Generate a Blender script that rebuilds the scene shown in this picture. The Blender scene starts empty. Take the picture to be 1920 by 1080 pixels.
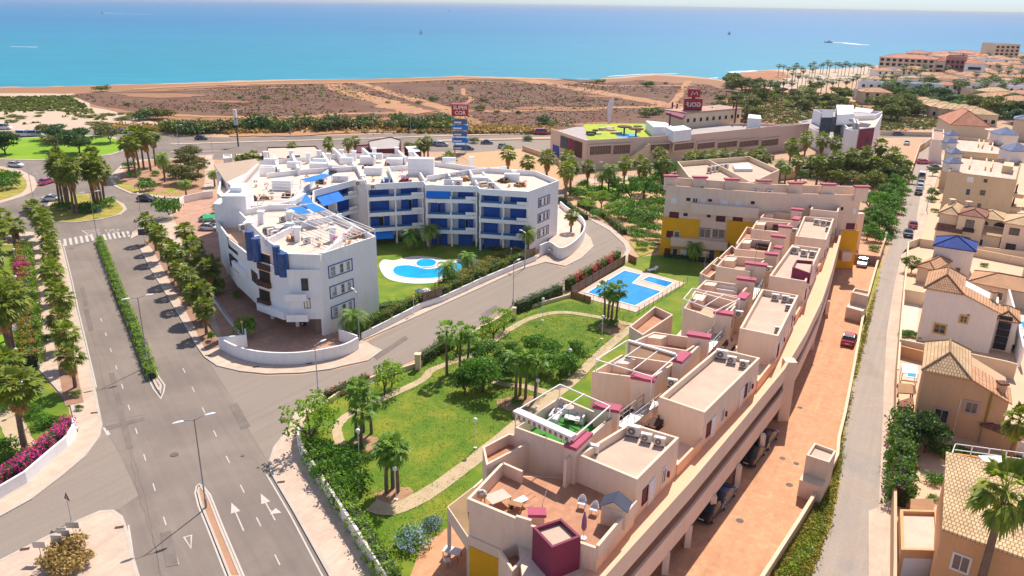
import bpy,math,random
import numpy as np
from mathutils import Vector,Matrix,geometry
R=math.radians
random.seed(7)
SC=bpy.context.scene
COL=SC.collection
F,H,SL=1464.0,44.0,0.0175
_rs=math.atan(SL);_c,_s=math.cos(_rs),math.sin(_rs)
PIT=math.atan((540-7)*_c/F)
def P(u,v,z=0.0):
    """world point at height z seen at pixel (u, v) of the 1920x1080 photograph (used for surveying the place)"""
    dx,dy=u-960,v-540
    a=(dx*_c+dy*_s)/F;b=(-dx*_s+dy*_c)/F
    d=(a,math.cos(PIT)-b*math.sin(PIT),-math.sin(PIT)-b*math.cos(PIT))
    t=(z-H)/d[2]
    return Vector((d[0]*t,d[1]*t,z))
def P2(u,v,z=0.0):
    p=P(u,v,z);return(p.x,p.y)
def PP(pts,z=0.0):return[P2(u,v,z)for u,v in pts]
cam_d=bpy.data.cameras.new("camera");cam=bpy.data.objects.new("camera",cam_d)
COL.objects.link(cam);SC.camera=cam
cam_d.sensor_width=36;cam_d.lens=36*F/1920;cam_d.clip_end=60000;cam_d.clip_start=1
_fw=Vector((0,math.cos(PIT),-math.sin(PIT)));_up=Vector((0,math.sin(PIT),math.cos(PIT)));_rt=Vector((1,0,0))
_r2=_rt*_c+_up*_s
_u2=-_rt*_s+_up*_c
_r2,_u2=_rt*_c+_up*(_s),_up*_c-_rt*(_s)
m=Matrix(((_r2.x,_u2.x,-_fw.x,0),(_r2.y,_u2.y,-_fw.y,0),(_r2.z,_u2.z,-_fw.z,H),(0,0,0,1)))
cam.matrix_world=m
def tag(o,label=None,cat=None,group=None,kind=None):
    if label:o["label"]=label
    if cat:o["category"]=cat
    if group:o["group"]=group
    if kind:o["kind"]=kind
    return o
def thing(name,label,cat,loc=(0,0,0),group=None,rz=0):
    o=bpy.data.objects.new(name,None);COL.objects.link(o)
    o.location=(loc[0],loc[1],loc[2]if len(loc)>2 else 0);o.rotation_euler=(0,0,rz)
    o.empty_display_size=.5
    return tag(o,label,cat,group)
KIDS={}
def adopt(o,parent):
    if parent is not None:
        o.parent=parent;KIDS.setdefault(parent.name,[]).append(o)
    return o
def link(o,parent=None):
    COL.objects.link(o);return adopt(o,parent)
def dup(root,loc,rz=0,sc=1,label=None,group=None,z=None,cat=None):
    def rec(o,par):
        c=o.copy();link(c,par)
        for ch in KIDS.get(o.name,[]):rec(ch,c)
        return c
    c=rec(root,None)
    c.location=(loc[0],loc[1],loc[2]if len(loc)>2 else(z or 0));c.rotation_euler=(0,0,rz)
    c.scale=(sc,sc,sc)if not isinstance(sc,tuple)else sc
    if label:c["label"]=label
    if group:c["group"]=group
    if cat:c["category"]=cat
    return c
USED=set()
def place(root,loc,rz=0,sc=1,label=None,group=None,cat=None):
    """first call moves the prototype itself, later calls copy it"""
    if root.name not in USED:
        USED.add(root.name)
        root.location=(loc[0],loc[1],loc[2]if len(loc)>2 else 0);root.rotation_euler=(0,0,rz)
        root.scale=(sc,sc,sc)if not isinstance(sc,tuple)else sc
        if label:root["label"]=label
        if group:root["group"]=group
        if cat:root["category"]=cat
        return root
    return dup(root,loc,rz,sc,label,group,cat=cat)
class MB:
    def __init__(s):s.v=[];s.f=[];s.m=[]
    def add(s,vs,fs,mi=0):
        n=len(s.v);s.v+=[tuple(p)for p in vs]
        for f in fs:s.f.append(tuple(i+n for i in f));s.m.append(mi)
        return s
    def prism(s,poly,z0,z1,mi=0,top=None,bottom=True):
        """vertical prism over a ccw/cw polygon"""
        a=sum(poly[i][0]*poly[(i+1)%len(poly)][1]-poly[(i+1)%len(poly)][0]*poly[i][1]for i in range(len(poly)))
        if a<0:poly=poly[::-1]
        n=len(poly)
        z0s=z0 if isinstance(z0,(list,tuple))else[z0]*n
        z1s=z1 if isinstance(z1,(list,tuple))else[z1]*n
        vs=[(p[0],p[1],z)for p,z in zip(poly,z0s)]+[(p[0],p[1],z)for p,z in zip(poly,z1s)]
        s.add(vs,[(i,(i+1)%n,n+(i+1)%n,n+i)for i in range(n)],mi)
        k=len(s.v)-2*n
        tris=tess(poly)
        for t in tris:
            s.f.append(tuple(k+n+i for i in t));s.m.append(mi if top is None else top)
            if bottom:s.f.append(tuple(k+i for i in reversed(t)));s.m.append(mi)
        return s
    def sheet(s,poly,z,mi=0):
        a=sum(poly[i][0]*poly[(i+1)%len(poly)][1]-poly[(i+1)%len(poly)][0]*poly[i][1]for i in range(len(poly)))
        if a<0:poly=poly[::-1]
        k=len(s.v);s.v+=[(p[0],p[1],z)for p in poly]
        for t in tess(poly):s.f.append(tuple(k+i for i in t));s.m.append(mi)
        return s
    def box(s,x0,y0,z0,x1,y1,z1,mi=0):
        return s.prism([(x0,y0),(x1,y0),(x1,y1),(x0,y1)],z0,z1,mi)
    def seg(s,a,b,w,z0,z1,mi=0,ext=0.0,off=0.0):
        """box along the segment a-b, width w, shifted sideways by off (positive = left of a->b)"""
        ax,ay=a[0],a[1];bx,by=b[0],b[1]
        L=math.hypot(bx-ax,by-ay)or 1e-6;ux,uy=(bx-ax)/L,(by-ay)/L
        ax-=ux*ext;ay-=uy*ext;bx+=ux*ext;by+=uy*ext
        nx,ny=-uy,ux
        o0,o1=off-w/2,off+w/2
        return s.prism([(ax+nx*o0,ay+ny*o0),(bx+nx*o0,by+ny*o0),(bx+nx*o1,by+ny*o1),(ax+nx*o1,ay+ny*o1)],z0,z1,mi)
    def wall(s,pts,w,z0,z1,mi=0,closed=False,off=0.0):
        """continuous mitred wall along a polyline"""
        n=len(pts);L=[];Rr=[]
        for i in range(n):
            p=Vector(pts[i][:2]).to_2d()
            if closed:a=Vector(pts[i-1][:2]);b=Vector(pts[(i+1)%n][:2])
            else:a=Vector(pts[max(i-1,0)][:2]);b=Vector(pts[min(i+1,n-1)][:2])
            d1=(p-a);d2=(b-p)
            d1=d1.normalized()if d1.length>1e-6 else d2.normalized()
            d2=d2.normalized()if d2.length>1e-6 else d1
            n1=Vector((-d1.y,d1.x));n2=Vector((-d2.y,d2.x));nn=n1+n2
            if nn.length<1e-3:nn=n1
            nn.normalize();k=1/max(.35,nn.dot(n1))
            L.append(p+nn*k*(off+w/2));Rr.append(p+nn*k*(off-w/2))
        z0s=z0 if isinstance(z0,(list,tuple))else[z0]*n
        z1s=z1 if isinstance(z1,(list,tuple))else[z1]*n
        vs=[]
        for i in range(n):
            vs+=[(L[i].x,L[i].y,z0s[i]),(Rr[i].x,Rr[i].y,z0s[i]),(Rr[i].x,Rr[i].y,z1s[i]),(L[i].x,L[i].y,z1s[i])]
        fs=[]
        for i in range(n if closed else n-1):
            a=4*i;b=4*((i+1)%n)
            for q in range(4):
                fs.append((a+q,a+(q+1)%4,b+(q+1)%4,b+q))
        if not closed:fs+=[(3,2,1,0),tuple(4*(n-1)+q for q in range(4))]
        return s.add(vs,fs,mi)
    def tube(s,path,r,n=8,mi=0,cap=True):
        rs=r if isinstance(r,(list,tuple))else[r]*len(path)
        path=[Vector(p)for p in path];k0=len(s.v)
        for i,p in enumerate(path):
            d=(path[min(i+1,len(path)-1)]-path[max(i-1,0)]).normalized()
            a=d.cross(Vector((0,0,1)))
            if a.length<.01:a=Vector((1,0,0))
            a.normalize();b=d.cross(a).normalized()
            for q in range(n):
                t=2*math.pi*q/n
                s.v.append(tuple(p+a*math.cos(t)*rs[i]+b*math.sin(t)*rs[i]))
        for i in range(len(path)-1):
            for q in range(n):
                A=k0+i*n+q;B=k0+i*n+(q+1)%n
                s.f.append((A,B,B+n,A+n));s.m.append(mi)
        if cap:
            s.f.append(tuple(k0+q for q in range(n)));s.m.append(mi)
            s.f.append(tuple(k0+(len(path)-1)*n+q for q in reversed(range(n))));s.m.append(mi)
        return s
    def disc(s,c,r,z0,z1,n=20,mi=0,ry=None,a0=0):
        ry=ry or r
        return s.prism([(c[0]+r*math.cos(a0+2*math.pi*i/n),c[1]+ry*math.sin(a0+2*math.pi*i/n))for i in range(n)],z0,z1,mi)
    def ball(s,c,r,n=10,m=7,mi=0,sz=1):
        k=len(s.v)
        s.v.append((c[0],c[1],c[2]+r*sz))
        for j in range(1,m):
            t=math.pi*j/m
            for i in range(n):
                a=2*math.pi*i/n
                s.v.append((c[0]+r*math.sin(t)*math.cos(a),c[1]+r*math.sin(t)*math.sin(a),c[2]+r*sz*math.cos(t)))
        s.v.append((c[0],c[1],c[2]-r*sz));e=len(s.v)-1
        for i in range(n):s.f.append((k,k+1+i,k+1+(i+1)%n));s.m.append(mi)
        for j in range(m-2):
            for i in range(n):
                a=k+1+j*n+i;b=k+1+j*n+(i+1)%n
                s.f.append((a,a+n,b+n,b));s.m.append(mi)
        for i in range(n):s.f.append((e,e-n+(i+1)%n,e-n+i));s.m.append(mi)
        return s
    def loft(s,secs,mi=0,closed=True,caps=True):
        """secs: list of rings (same count)"""
        k=len(s.v);n=len(secs[0])
        for r_ in secs:s.v+=[tuple(p)for p in r_]
        for i in range(len(secs)-1):
            for q in range(n if closed else n-1):
                a=k+i*n+q;b=k+i*n+(q+1)%n
                s.f.append((a,b,b+n,a+n));s.m.append(mi)
        if caps:
            s.f.append(tuple(k+q for q in reversed(range(n))));s.m.append(mi)
            s.f.append(tuple(k+(len(secs)-1)*n+q for q in range(n)));s.m.append(mi)
        return s
    def build(s,name,mats,parent=None,smooth=False,local=False):
        me=bpy.data.meshes.new(name)
        ox=Vector((0,0,0))
        if parent is not None and not local:
            q=parent
            while q is not None:ox=ox+q.location;q=q.parent
        vs=[(p[0]-ox.x,p[1]-ox.y,p[2]-ox.z)for p in s.v]if ox.length else s.v
        me.from_pydata(vs,[],s.f)
        if not isinstance(mats,(list,tuple)):mats=[mats]
        for m_ in mats:me.materials.append(m_)
        if len(mats)>1:me.polygons.foreach_set("material_index",s.m)
        if smooth:me.polygons.foreach_set("use_smooth",[True]*len(me.polygons))
        me.update()
        o=bpy.data.objects.new(name,me);link(o,parent)
        return o
def tess(poly):
    try:
        if len(poly)==3:return[(0,1,2)]
        r_=geometry.tessellate_polygon([[Vector((p[0],p[1],0))for p in poly]])
        out=[]
        for t in r_:
            a,b,c=(poly[i]for i in t)
            ar=(b[0]-a[0])*(c[1]-a[1])-(b[1]-a[1])*(c[0]-a[0])
            out.append(tuple(t)if ar>0 else tuple(reversed(t)))
        return out
    except Exception:return[]
def lerp(a,b,t):return(a[0]+(b[0]-a[0])*t,a[1]+(b[1]-a[1])*t)
def cat_rom(pts,k=6,closed=False):
    out=[];n=len(pts)
    rng=range(n if closed else n-1)
    for i in rng:
        p0=pts[(i-1)%n]if closed or i>0 else pts[0]
        p1=pts[i];p2=pts[(i+1)%n]
        p3=pts[(i+2)%n]if closed or i+2<n else pts[-1]
        for j in range(k):
            t=j/k
            out.append(tuple(.5*(2*b+(c-a)*t+(2*a-5*b+4*c-d)*t*t+(-a+3*b-3*c+d)*t**3)for a,b,c,d in zip(p0[:2],p1[:2],p2[:2],p3[:2])))
    if not closed:out.append(tuple(pts[-1][:2]))
    return out
def inset(poly,d):
    a=sum(poly[i][0]*poly[(i+1)%len(poly)][1]-poly[(i+1)%len(poly)][0]*poly[i][1]for i in range(len(poly)))
    if a<0:poly=poly[::-1]
    n=len(poly);out=[]
    for i in range(n):
        p=Vector(poly[i][:2]);a_=Vector(poly[i-1][:2]);b=Vector(poly[(i+1)%n][:2])
        d1=(p-a_).normalized();d2=(b-p).normalized()
        nn=Vector((-d1.y,d1.x))+Vector((-d2.y,d2.x))
        if nn.length<1e-3:nn=Vector((-d1.y,d1.x))
        nn.normalize();k=1/max(.35,nn.dot(Vector((-d1.y,d1.x))))
        q=p+nn*k*d;out.append((q.x,q.y))
    return out
ORD=["first","second","third","fourth","fifth","sixth","seventh","eighth","ninth","tenth","eleventh","twelfth","thirteenth","fourteenth","fifteenth","sixteenth","seventeenth","eighteenth","nineteenth","twentieth"]
def nth(i):
    if i<20:return ORD[i]
    n=i+1;return{1:"%dst",2:"%dnd",3:"%drd"}.get(n%10 if n%100 not in(11,12,13)else 0,"%dth")%n
def _nt(name):
    m_=bpy.data.materials.new(name);m_.use_nodes=True
    nt=m_.node_tree;return m_,nt,nt.nodes["Principled BSDF"]
def nd(nt,t,**kw):
    n=nt.nodes.new(t)
    for k,v in kw.items():
        if k in n.inputs.keys()if isinstance(k,str)else False:n.inputs[k].default_value=v
        else:setattr(n,k,v)
    return n
def coords(nt,world=False):
    if world:return nt.nodes.new("ShaderNodeNewGeometry").outputs["Position"]
    return nt.nodes.new("ShaderNodeTexCoord").outputs["Object"]
def noise(nt,vec,scale,detail=3,rough=.55,dist=0):
    n=nt.nodes.new("ShaderNodeTexNoise");n.inputs["Scale"].default_value=scale;n.inputs["Detail"].default_value=detail
    n.inputs["Roughness"].default_value=rough;n.inputs["Distortion"].default_value=dist
    nt.links.new(vec,n.inputs["Vector"]);return n.outputs["Fac"]
def mrange(nt,v,a,b,c,d):
    n=nt.nodes.new("ShaderNodeMapRange");nt.links.new(v,n.inputs["Value"])
    for k,x in zip(("From Min","From Max","To Min","To Max"),(a,b,c,d)):n.inputs[k].default_value=x
    return n.outputs["Result"]
def mixc(nt,fac,a,b,mode="MIX"):
    n=nt.nodes.new("ShaderNodeMix");n.data_type="RGBA";n.blend_type=mode
    if hasattr(fac,"is_linked")or hasattr(fac,"links"):nt.links.new(fac,n.inputs[0])
    else:n.inputs[0].default_value=fac
    for k,x in((6,a),(7,b)):
        if isinstance(x,(tuple,list)):n.inputs[k].default_value=(*x[:3],1)
        else:nt.links.new(x,n.inputs[k])
    return n.outputs[2]
def vmul(nt,colr,v):
    n=nt.nodes.new("ShaderNodeVectorMath");n.operation="MULTIPLY"
    if isinstance(colr,(tuple,list)):n.inputs[0].default_value=colr[:3]
    else:nt.links.new(colr,n.inputs[0])
    nt.links.new(v,n.inputs[1]);return n.outputs[0]
def mat(name,col,var=.1,s1=.35,s2=6.,rough=.85,bump=0.,col2=None,thr=.5,metal=0.,spec=.3,world=False,bscale=None,streak=None,grime=0):
    """plaster / paint / soil like surface with large and fine tone variation"""
    m_,nt,b=_nt(name);vec=coords(nt,world)
    n1=noise(nt,vec,s1,4,.6,.3);n2=noise(nt,vec,s2,3,.7)
    base=col
    if col2 is not None:
        base=mixc(nt,mrange(nt,n1,thr-.12,thr+.12,0,1),col,col2)
    a=mrange(nt,n1,.25,.75,1-var,1+var);c=mrange(nt,n2,.2,.8,1-var*.8,1+var*.8)
    o=vmul(nt,vmul(nt,base,a),c)
    if grime:
        mp=nt.nodes.new("ShaderNodeMapping");mp.inputs["Scale"].default_value=(1.1,1.1,.16);nt.links.new(vec,mp.inputs[0])
        o=vmul(nt,o,mrange(nt,noise(nt,mp.outputs[0],1.6,4,.7,.6),.45,.75,1.02,1-2*grime))
    if streak is not None:
        mp=nt.nodes.new("ShaderNodeMapping");mp.vector_type="TEXTURE";mp.inputs["Rotation"].default_value=(0,0,streak);mp.inputs["Scale"].default_value=(26,.8,1);nt.links.new(vec,mp.inputs[0])
        o=vmul(nt,o,mrange(nt,noise(nt,mp.outputs[0],1,3,.6),.3,.7,.93,1.06));o=vmul(nt,o,mrange(nt,noise(nt,vec,.9,5,.75,1.5),.62,.8,1,.82))
    nt.links.new(o,b.inputs["Base Color"])
    b.inputs["Roughness"].default_value=rough;b.inputs["Metallic"].default_value=metal
    b.inputs["Specular IOR Level"].default_value=spec
    if bump:
        bp=nt.nodes.new("ShaderNodeBump");bp.inputs["Strength"].default_value=bump;bp.inputs["Distance"].default_value=.05
        nt.links.new(noise(nt,vec,bscale or s2,4),bp.inputs["Height"]);nt.links.new(bp.outputs[0],b.inputs["Normal"])
    return m_
def leafmat(name,c1,c2,trans=.35,tint=None):
    """leaves: every leaf its own shade between two greens; some light passes through"""
    m_,nt,b=_nt(name)
    g=nt.nodes.new("ShaderNodeNewGeometry");rnd=g.outputs["Random Per Island"]
    oi=nt.nodes.new("ShaderNodeObjectInfo")
    cl=noise(nt,coords(nt),.9,2)
    mx=mixc(nt,rnd,c1,c2)
    mx=vmul(nt,mx,mrange(nt,cl,.3,.7,.7,1.3))
    mx=vmul(nt,mx,mrange(nt,oi.outputs["Random"],0,1,.82,1.18))
    if tint is not None:
        lt=nt.nodes.new("ShaderNodeMath");lt.operation="LESS_THAN";lt.inputs[1].default_value=tint[1]
        w=nt.nodes.new("ShaderNodeTexWhiteNoise");w.noise_dimensions="1D";nt.links.new(rnd,w.inputs["W"])
        nt.links.new(w.outputs["Value"],lt.inputs[0]);mx=mixc(nt,lt.outputs[0],mx,tint[0])
    nt.links.new(mx,b.inputs["Base Color"]);b.inputs["Roughness"].default_value=.55;b.inputs["Specular IOR Level"].default_value=.35
    if trans:
        t=nt.nodes.new("ShaderNodeBsdfTranslucent");nt.links.new(vmul_const(nt,mx,(1.25,1.35,.7)),t.inputs[0])
        ms=nt.nodes.new("ShaderNodeMixShader");ms.inputs[0].default_value=trans
        nt.links.new(b.outputs[0],ms.inputs[1]);nt.links.new(t.outputs[0],ms.inputs[2])
        nt.links.new(ms.outputs[0],nt.nodes["Material Output"].inputs[0])
    return m_
def vmul_const(nt,c,k):
    n=nt.nodes.new("ShaderNodeVectorMath");n.operation="MULTIPLY";nt.links.new(c,n.inputs[0]);n.inputs[1].default_value=k;return n.outputs[0]
def tilemat(name,c1,c2,w=.24,axis="X",dark=.45,rough=.8):
    """barrel-tiled roof: pattern across the object, tone by tile"""
    m_,nt,b=_nt(name);vec=coords(nt)
    br=nt.nodes.new("ShaderNodeTexBrick");br.offset=.5
    br.inputs["Color1"].default_value=(*c1,1);br.inputs["Color2"].default_value=(*c2,1)
    br.inputs["Mortar"].default_value=tuple(x*dark for x in c1)+(1,)
    br.inputs["Scale"].default_value=1;br.inputs["Mortar Size"].default_value=.05;br.inputs["Mortar Smooth"].default_value=.6
    br.inputs["Brick Width"].default_value=w*1.0;br.inputs["Row Height"].default_value=w*1.35
    uv=nt.nodes.new("ShaderNodeUVMap");nt.links.new(uv.outputs[0],br.inputs["Vector"])
    n1=noise(nt,vec,.5,4)
    o=vmul(nt,br.outputs["Color"],mrange(nt,n1,.25,.75,.78,1.22))
    nt.links.new(o,b.inputs["Base Color"]);b.inputs["Roughness"].default_value=rough;b.inputs["Specular IOR Level"].default_value=.2
    bp=nt.nodes.new("ShaderNodeBump");bp.inputs["Strength"].default_value=.6;bp.inputs["Distance"].default_value=.06;bp.invert=True
    nt.links.new(br.outputs["Fac"],bp.inputs["Height"]);nt.links.new(bp.outputs[0],b.inputs["Normal"])
    return m_
def pavemat(name,col,w,h,mortar=.75,var=.1,rough=.85,var2=.12,world=True):
    m_,nt,b=_nt(name);vec=coords(nt,world)
    br=nt.nodes.new("ShaderNodeTexBrick");br.offset=.5
    br.inputs["Color1"].default_value=(*[x*(1-var)for x in col],1);br.inputs["Color2"].default_value=(*[x*(1+var)for x in col],1)
    br.inputs["Mortar"].default_value=tuple(x*mortar for x in col)+(1,)
    br.inputs["Scale"].default_value=1;br.inputs["Mortar Size"].default_value=.012*max(w,.4);br.inputs["Brick Width"].default_value=w;br.inputs["Row Height"].default_value=h
    mp=nt.nodes.new("ShaderNodeMapping");mp.inputs["Rotation"].default_value=(0,0,R(27));nt.links.new(vec,mp.inputs[0]);nt.links.new(mp.outputs[0],br.inputs["Vector"])
    n1=noise(nt,vec,.25,5,.65);n2=noise(nt,vec,3.5,3,.7,1)
    st=nt.nodes.new("ShaderNodeMapping");st.vector_type="TEXTURE";st.inputs["Rotation"].default_value=(0,0,R(60));st.inputs["Scale"].default_value=(14,1.1,1);nt.links.new(vec,st.inputs[0])
    o=vmul(nt,br.outputs["Color"],mrange(nt,n1,.25,.75,1-var2,1+var2));o=vmul(nt,o,mrange(nt,n2,.2,.8,.93,1.07))
    o=vmul(nt,o,mrange(nt,noise(nt,st.outputs[0],1,4,.65,.4),.35,.7,1.05,.87));o=vmul(nt,o,mrange(nt,noise(nt,vec,.8,5,.7,1),.62,.74,1,.84))
    nt.links.new(o,b.inputs["Base Color"]);b.inputs["Roughness"].default_value=rough;b.inputs["Specular IOR Level"].default_value=.25
    return m_
def glassmat(name,col,rough=.08):
    m_,nt,b=_nt(name);vec=coords(nt);n1=noise(nt,vec,.8,2)
    nt.links.new(vmul(nt,col,mrange(nt,n1,.3,.7,.6,1.4)),b.inputs["Base Color"])
    b.inputs["Roughness"].default_value=rough;b.inputs["Specular IOR Level"].default_value=.6
    return m_
M={}
# ================================================================ vegetation
def quads_mesh(name,vs,mats,mi=None,n=4):
    """vs: (k, n, 3) array of separate leaf faces"""
    k=vs.shape[0];me=bpy.data.meshes.new(name)
    me.vertices.add(k*n);me.vertices.foreach_set("co",vs.reshape(-1).astype(np.float32))
    me.loops.add(k*n);me.loops.foreach_set("vertex_index",np.arange(k*n,dtype=np.int32))
    me.polygons.add(k);me.polygons.foreach_set("loop_start",np.arange(0,k*n,n,dtype=np.int32))
    for m_ in(mats if isinstance(mats,(list,tuple))else[mats]):me.materials.append(m_)
    if mi is not None:me.polygons.foreach_set("material_index",mi.astype(np.int32))
    me.update(calc_edges=True);return me
RG=np.random.default_rng(11)
def leaves(c,nrm,size,asp=.55,rg=None):
    """rhombic leaves at centres c facing roughly nrm"""
    rg=rg or RG
    k=len(c);d=rg.normal(size=(k,3));nn=nrm+.75*d;nn/=np.linalg.norm(nn,axis=1)[:,None]+1e-9
    t=np.cross(nn,rg.normal(size=(k,3)));t/=np.linalg.norm(t,axis=1)[:,None]+1e-9
    b=np.cross(nn,t);s=(size*(.6+.8*rg.random(k)))[:,None]
    t=t*s;b=b*s*asp
    return np.stack([c-t,c-b,c+t,c+b],1)
def clump_cloud(blobs,per,size,flat=0.0,rg=None,shell=.55):
    rg=rg or RG;out=[]
    for(x,y,z,rx,ry,rz)in blobs:
        n=max(6,int(per*(rx*ry+rx*rz+ry*rz)/3))
        d=rg.normal(size=(n,3));d/=np.linalg.norm(d,axis=1)[:,None]
        d[:,2]=np.where(d[:,2]<-.3,-d[:,2]*.6,d[:,2])
        r_=shell+(1-shell)*rg.random(n)**.6
        r_=r_*(1+.18*np.sin(d[:,0]*5+x*3)*np.sin(d[:,1]*6+y*2))
        c=d*r_[:,None]*np.array([rx,ry,rz])+np.array([x,y,z])
        out.append(leaves(c,d+np.array([0,0,.5]),size,rg=rg))
    return np.concatenate(out)
def crown_blobs(rx,ry,rz,z,k,br,rg,low=-.55):
    bl=[]
    for i in range(k):
        d=rg.normal(size=3);d/=np.linalg.norm(d);d[2]=max(d[2],low)
        r_=.45+.42*rg.random()
        b=br*(.7+.6*rg.random())
        bl.append((d[0]*rx*r_,d[1]*ry*r_,z+d[2]*rz*r_,b*rx,b*ry,b*rz*.85))
    return bl
def tree_proto(name,h,r,trunk_h,lm,bark,k=16,per=150,size=.16,br=.36,rz=None,seed=1,two=False):
    rg=np.random.default_rng(seed);rnd=random.Random(seed)
    rz=rz or(h-trunk_h)/2
    t=thing(name,None,"tree")
    zc=h-rz
    bl=crown_blobs(r,r,rz,zc,k,br,rg)
    mb=MB();tr=max(.07,.035*h)
    mb.tube([(0,0,-.1),(.05,.02,trunk_h*.5),(0,0,trunk_h+.1)],[tr*1.35,tr,tr*.85],7)
    for(x,y,z,a,b_,c_)in bl[:7]:
        mb.tube([(0,0,trunk_h*.8),(x*.4,y*.4,(trunk_h+z)/2),(x*.85,y*.85,z)],[tr*.6,tr*.4,tr*.15],5)
    mb.build("trunk",bark,t,local=True,smooth=True)
    me=quads_mesh("crown",clump_cloud(bl,per,size,rg=rg),lm);o=bpy.data.objects.new("crown",me);link(o,t)
    return t
def bush_proto(name,r,h,lm,per=130,size=.13,k=9,seed=3,br=.5,cat="bush",flowers=None):
    """one mesh of stems and leaves, sitting on the ground"""
    rg=np.random.default_rng(seed)
    bl=[(0,0,h*.4,r*.72,r*.72,h*.55)]
    for i in range(k):
        a=rg.random()*6.28;q=r*(.3+.38*rg.random());b=br*(.75+.5*rg.random())
        bl.append((math.cos(a)*q,math.sin(a)*q,h*(.28+.38*rg.random()),b*r,b*r,b*h*.72))
    vs=clump_cloud(bl,per,size,rg=rg);vs=vs[vs[:,:,2].min(1)>-.05]
    mats=[lm];mi=None
    if flowers:
        mats.append(flowers[0]);c=vs.mean(1);hi=(c[:,2]>h*.3)&(rg.random(len(vs))<flowers[1]);mi=hi.astype(int)
    me=quads_mesh(name,vs,mats,mi);o=bpy.data.objects.new(name,me);link(o);tag(o,None,cat)
    return o
def hedge(name,pts,w,h,lm,label,cat="hedge",dens=60,size=.11,group=None,core=None,flowers=None,wob=.16,z=0,seed=None,tuft=0):
    """clipped or loose hedge along a line: leaf faces over a woody core"""
    rg=np.random.default_rng(seed if seed is not None else int(abs(pts[0][0]*13+pts[0][1]*7)*10)%9999)
    segs=[];out=[]
    for a,b in zip(pts[:-1],pts[1:]):
        L=math.hypot(b[0]-a[0],b[1]-a[1]);u=np.array([(b[0]-a[0])/L,(b[1]-a[1])/L]);n=np.array([-u[1],u[0]])
        k=int(L*(w+2*h)*dens);s=rg.random(k)*(L+w*.4)-w*.2;q=rg.random(k)*(w+2*h)
        side=np.where(q<h,-1,np.where(q<h+w,0,1))
        off=np.where(side==-1,-w/2,np.where(side==1,w/2,q-h-w/2));zz=np.where(side==-1,q,np.where(side==1,q-h-w,h))
        bump=wob*(np.sin(s*2.1+side*2)+np.sin(s*5.3+zz*4+1)*.6+rg.normal(size=k)*.5)
        off=off*(1+.0*bump)+np.sign(off)*(side!=0)*bump;zz=zz+(side==0)*bump-rg.random(k)**3*.2*h
        if tuft:
            zz=zz+(side==0)*tuft*np.maximum(0,np.sin(s*1.3+pts[0][0])*np.sin(s*.47+2))
        zz=np.maximum(zz,.02)
        xy=np.array(a)[None,:2]+s[:,None]*u+off[:,None]*n
        nr=np.where((side==0)[:,None],np.array([0,0,1.]),side[:,None]*np.array([n[0],n[1],.4]))
        out.append(leaves(np.column_stack([xy,zz+z]),nr,size,rg=rg))
    vs=np.concatenate(out);cm=core or M["hedge_core"]
    k0=len(vs)
    cb=MB();cb.wall(pts,w*.72,z,z+h*.86);cv=np.array(cb.v)
    cq=np.array([[cv[i]for i in(f if len(f)==4 else(f+(f[-1],)))]for f in cb.f])
    vs=np.concatenate([vs,cq]);mi=np.zeros(len(vs),int);mi[k0:]=1;mats=[lm,cm]
    if flowers:
        fl=rg.random(k0)<flowers[1]
        if len(flowers)>2:c=vs[:k0].mean(1);fl&=(np.sin(c[:,0]*flowers[2]+c[:,1]*.7)>-.1)
        mi[:k0][fl]=2;mats.append(flowers[0])
    ox=np.array([pts[0][0],pts[0][1],0]);vs=vs-ox
    me=quads_mesh(name,vs,mats,mi);o=bpy.data.objects.new(name,me);o.location=ox;link(o)
    return tag(o,label,cat,group)
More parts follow.
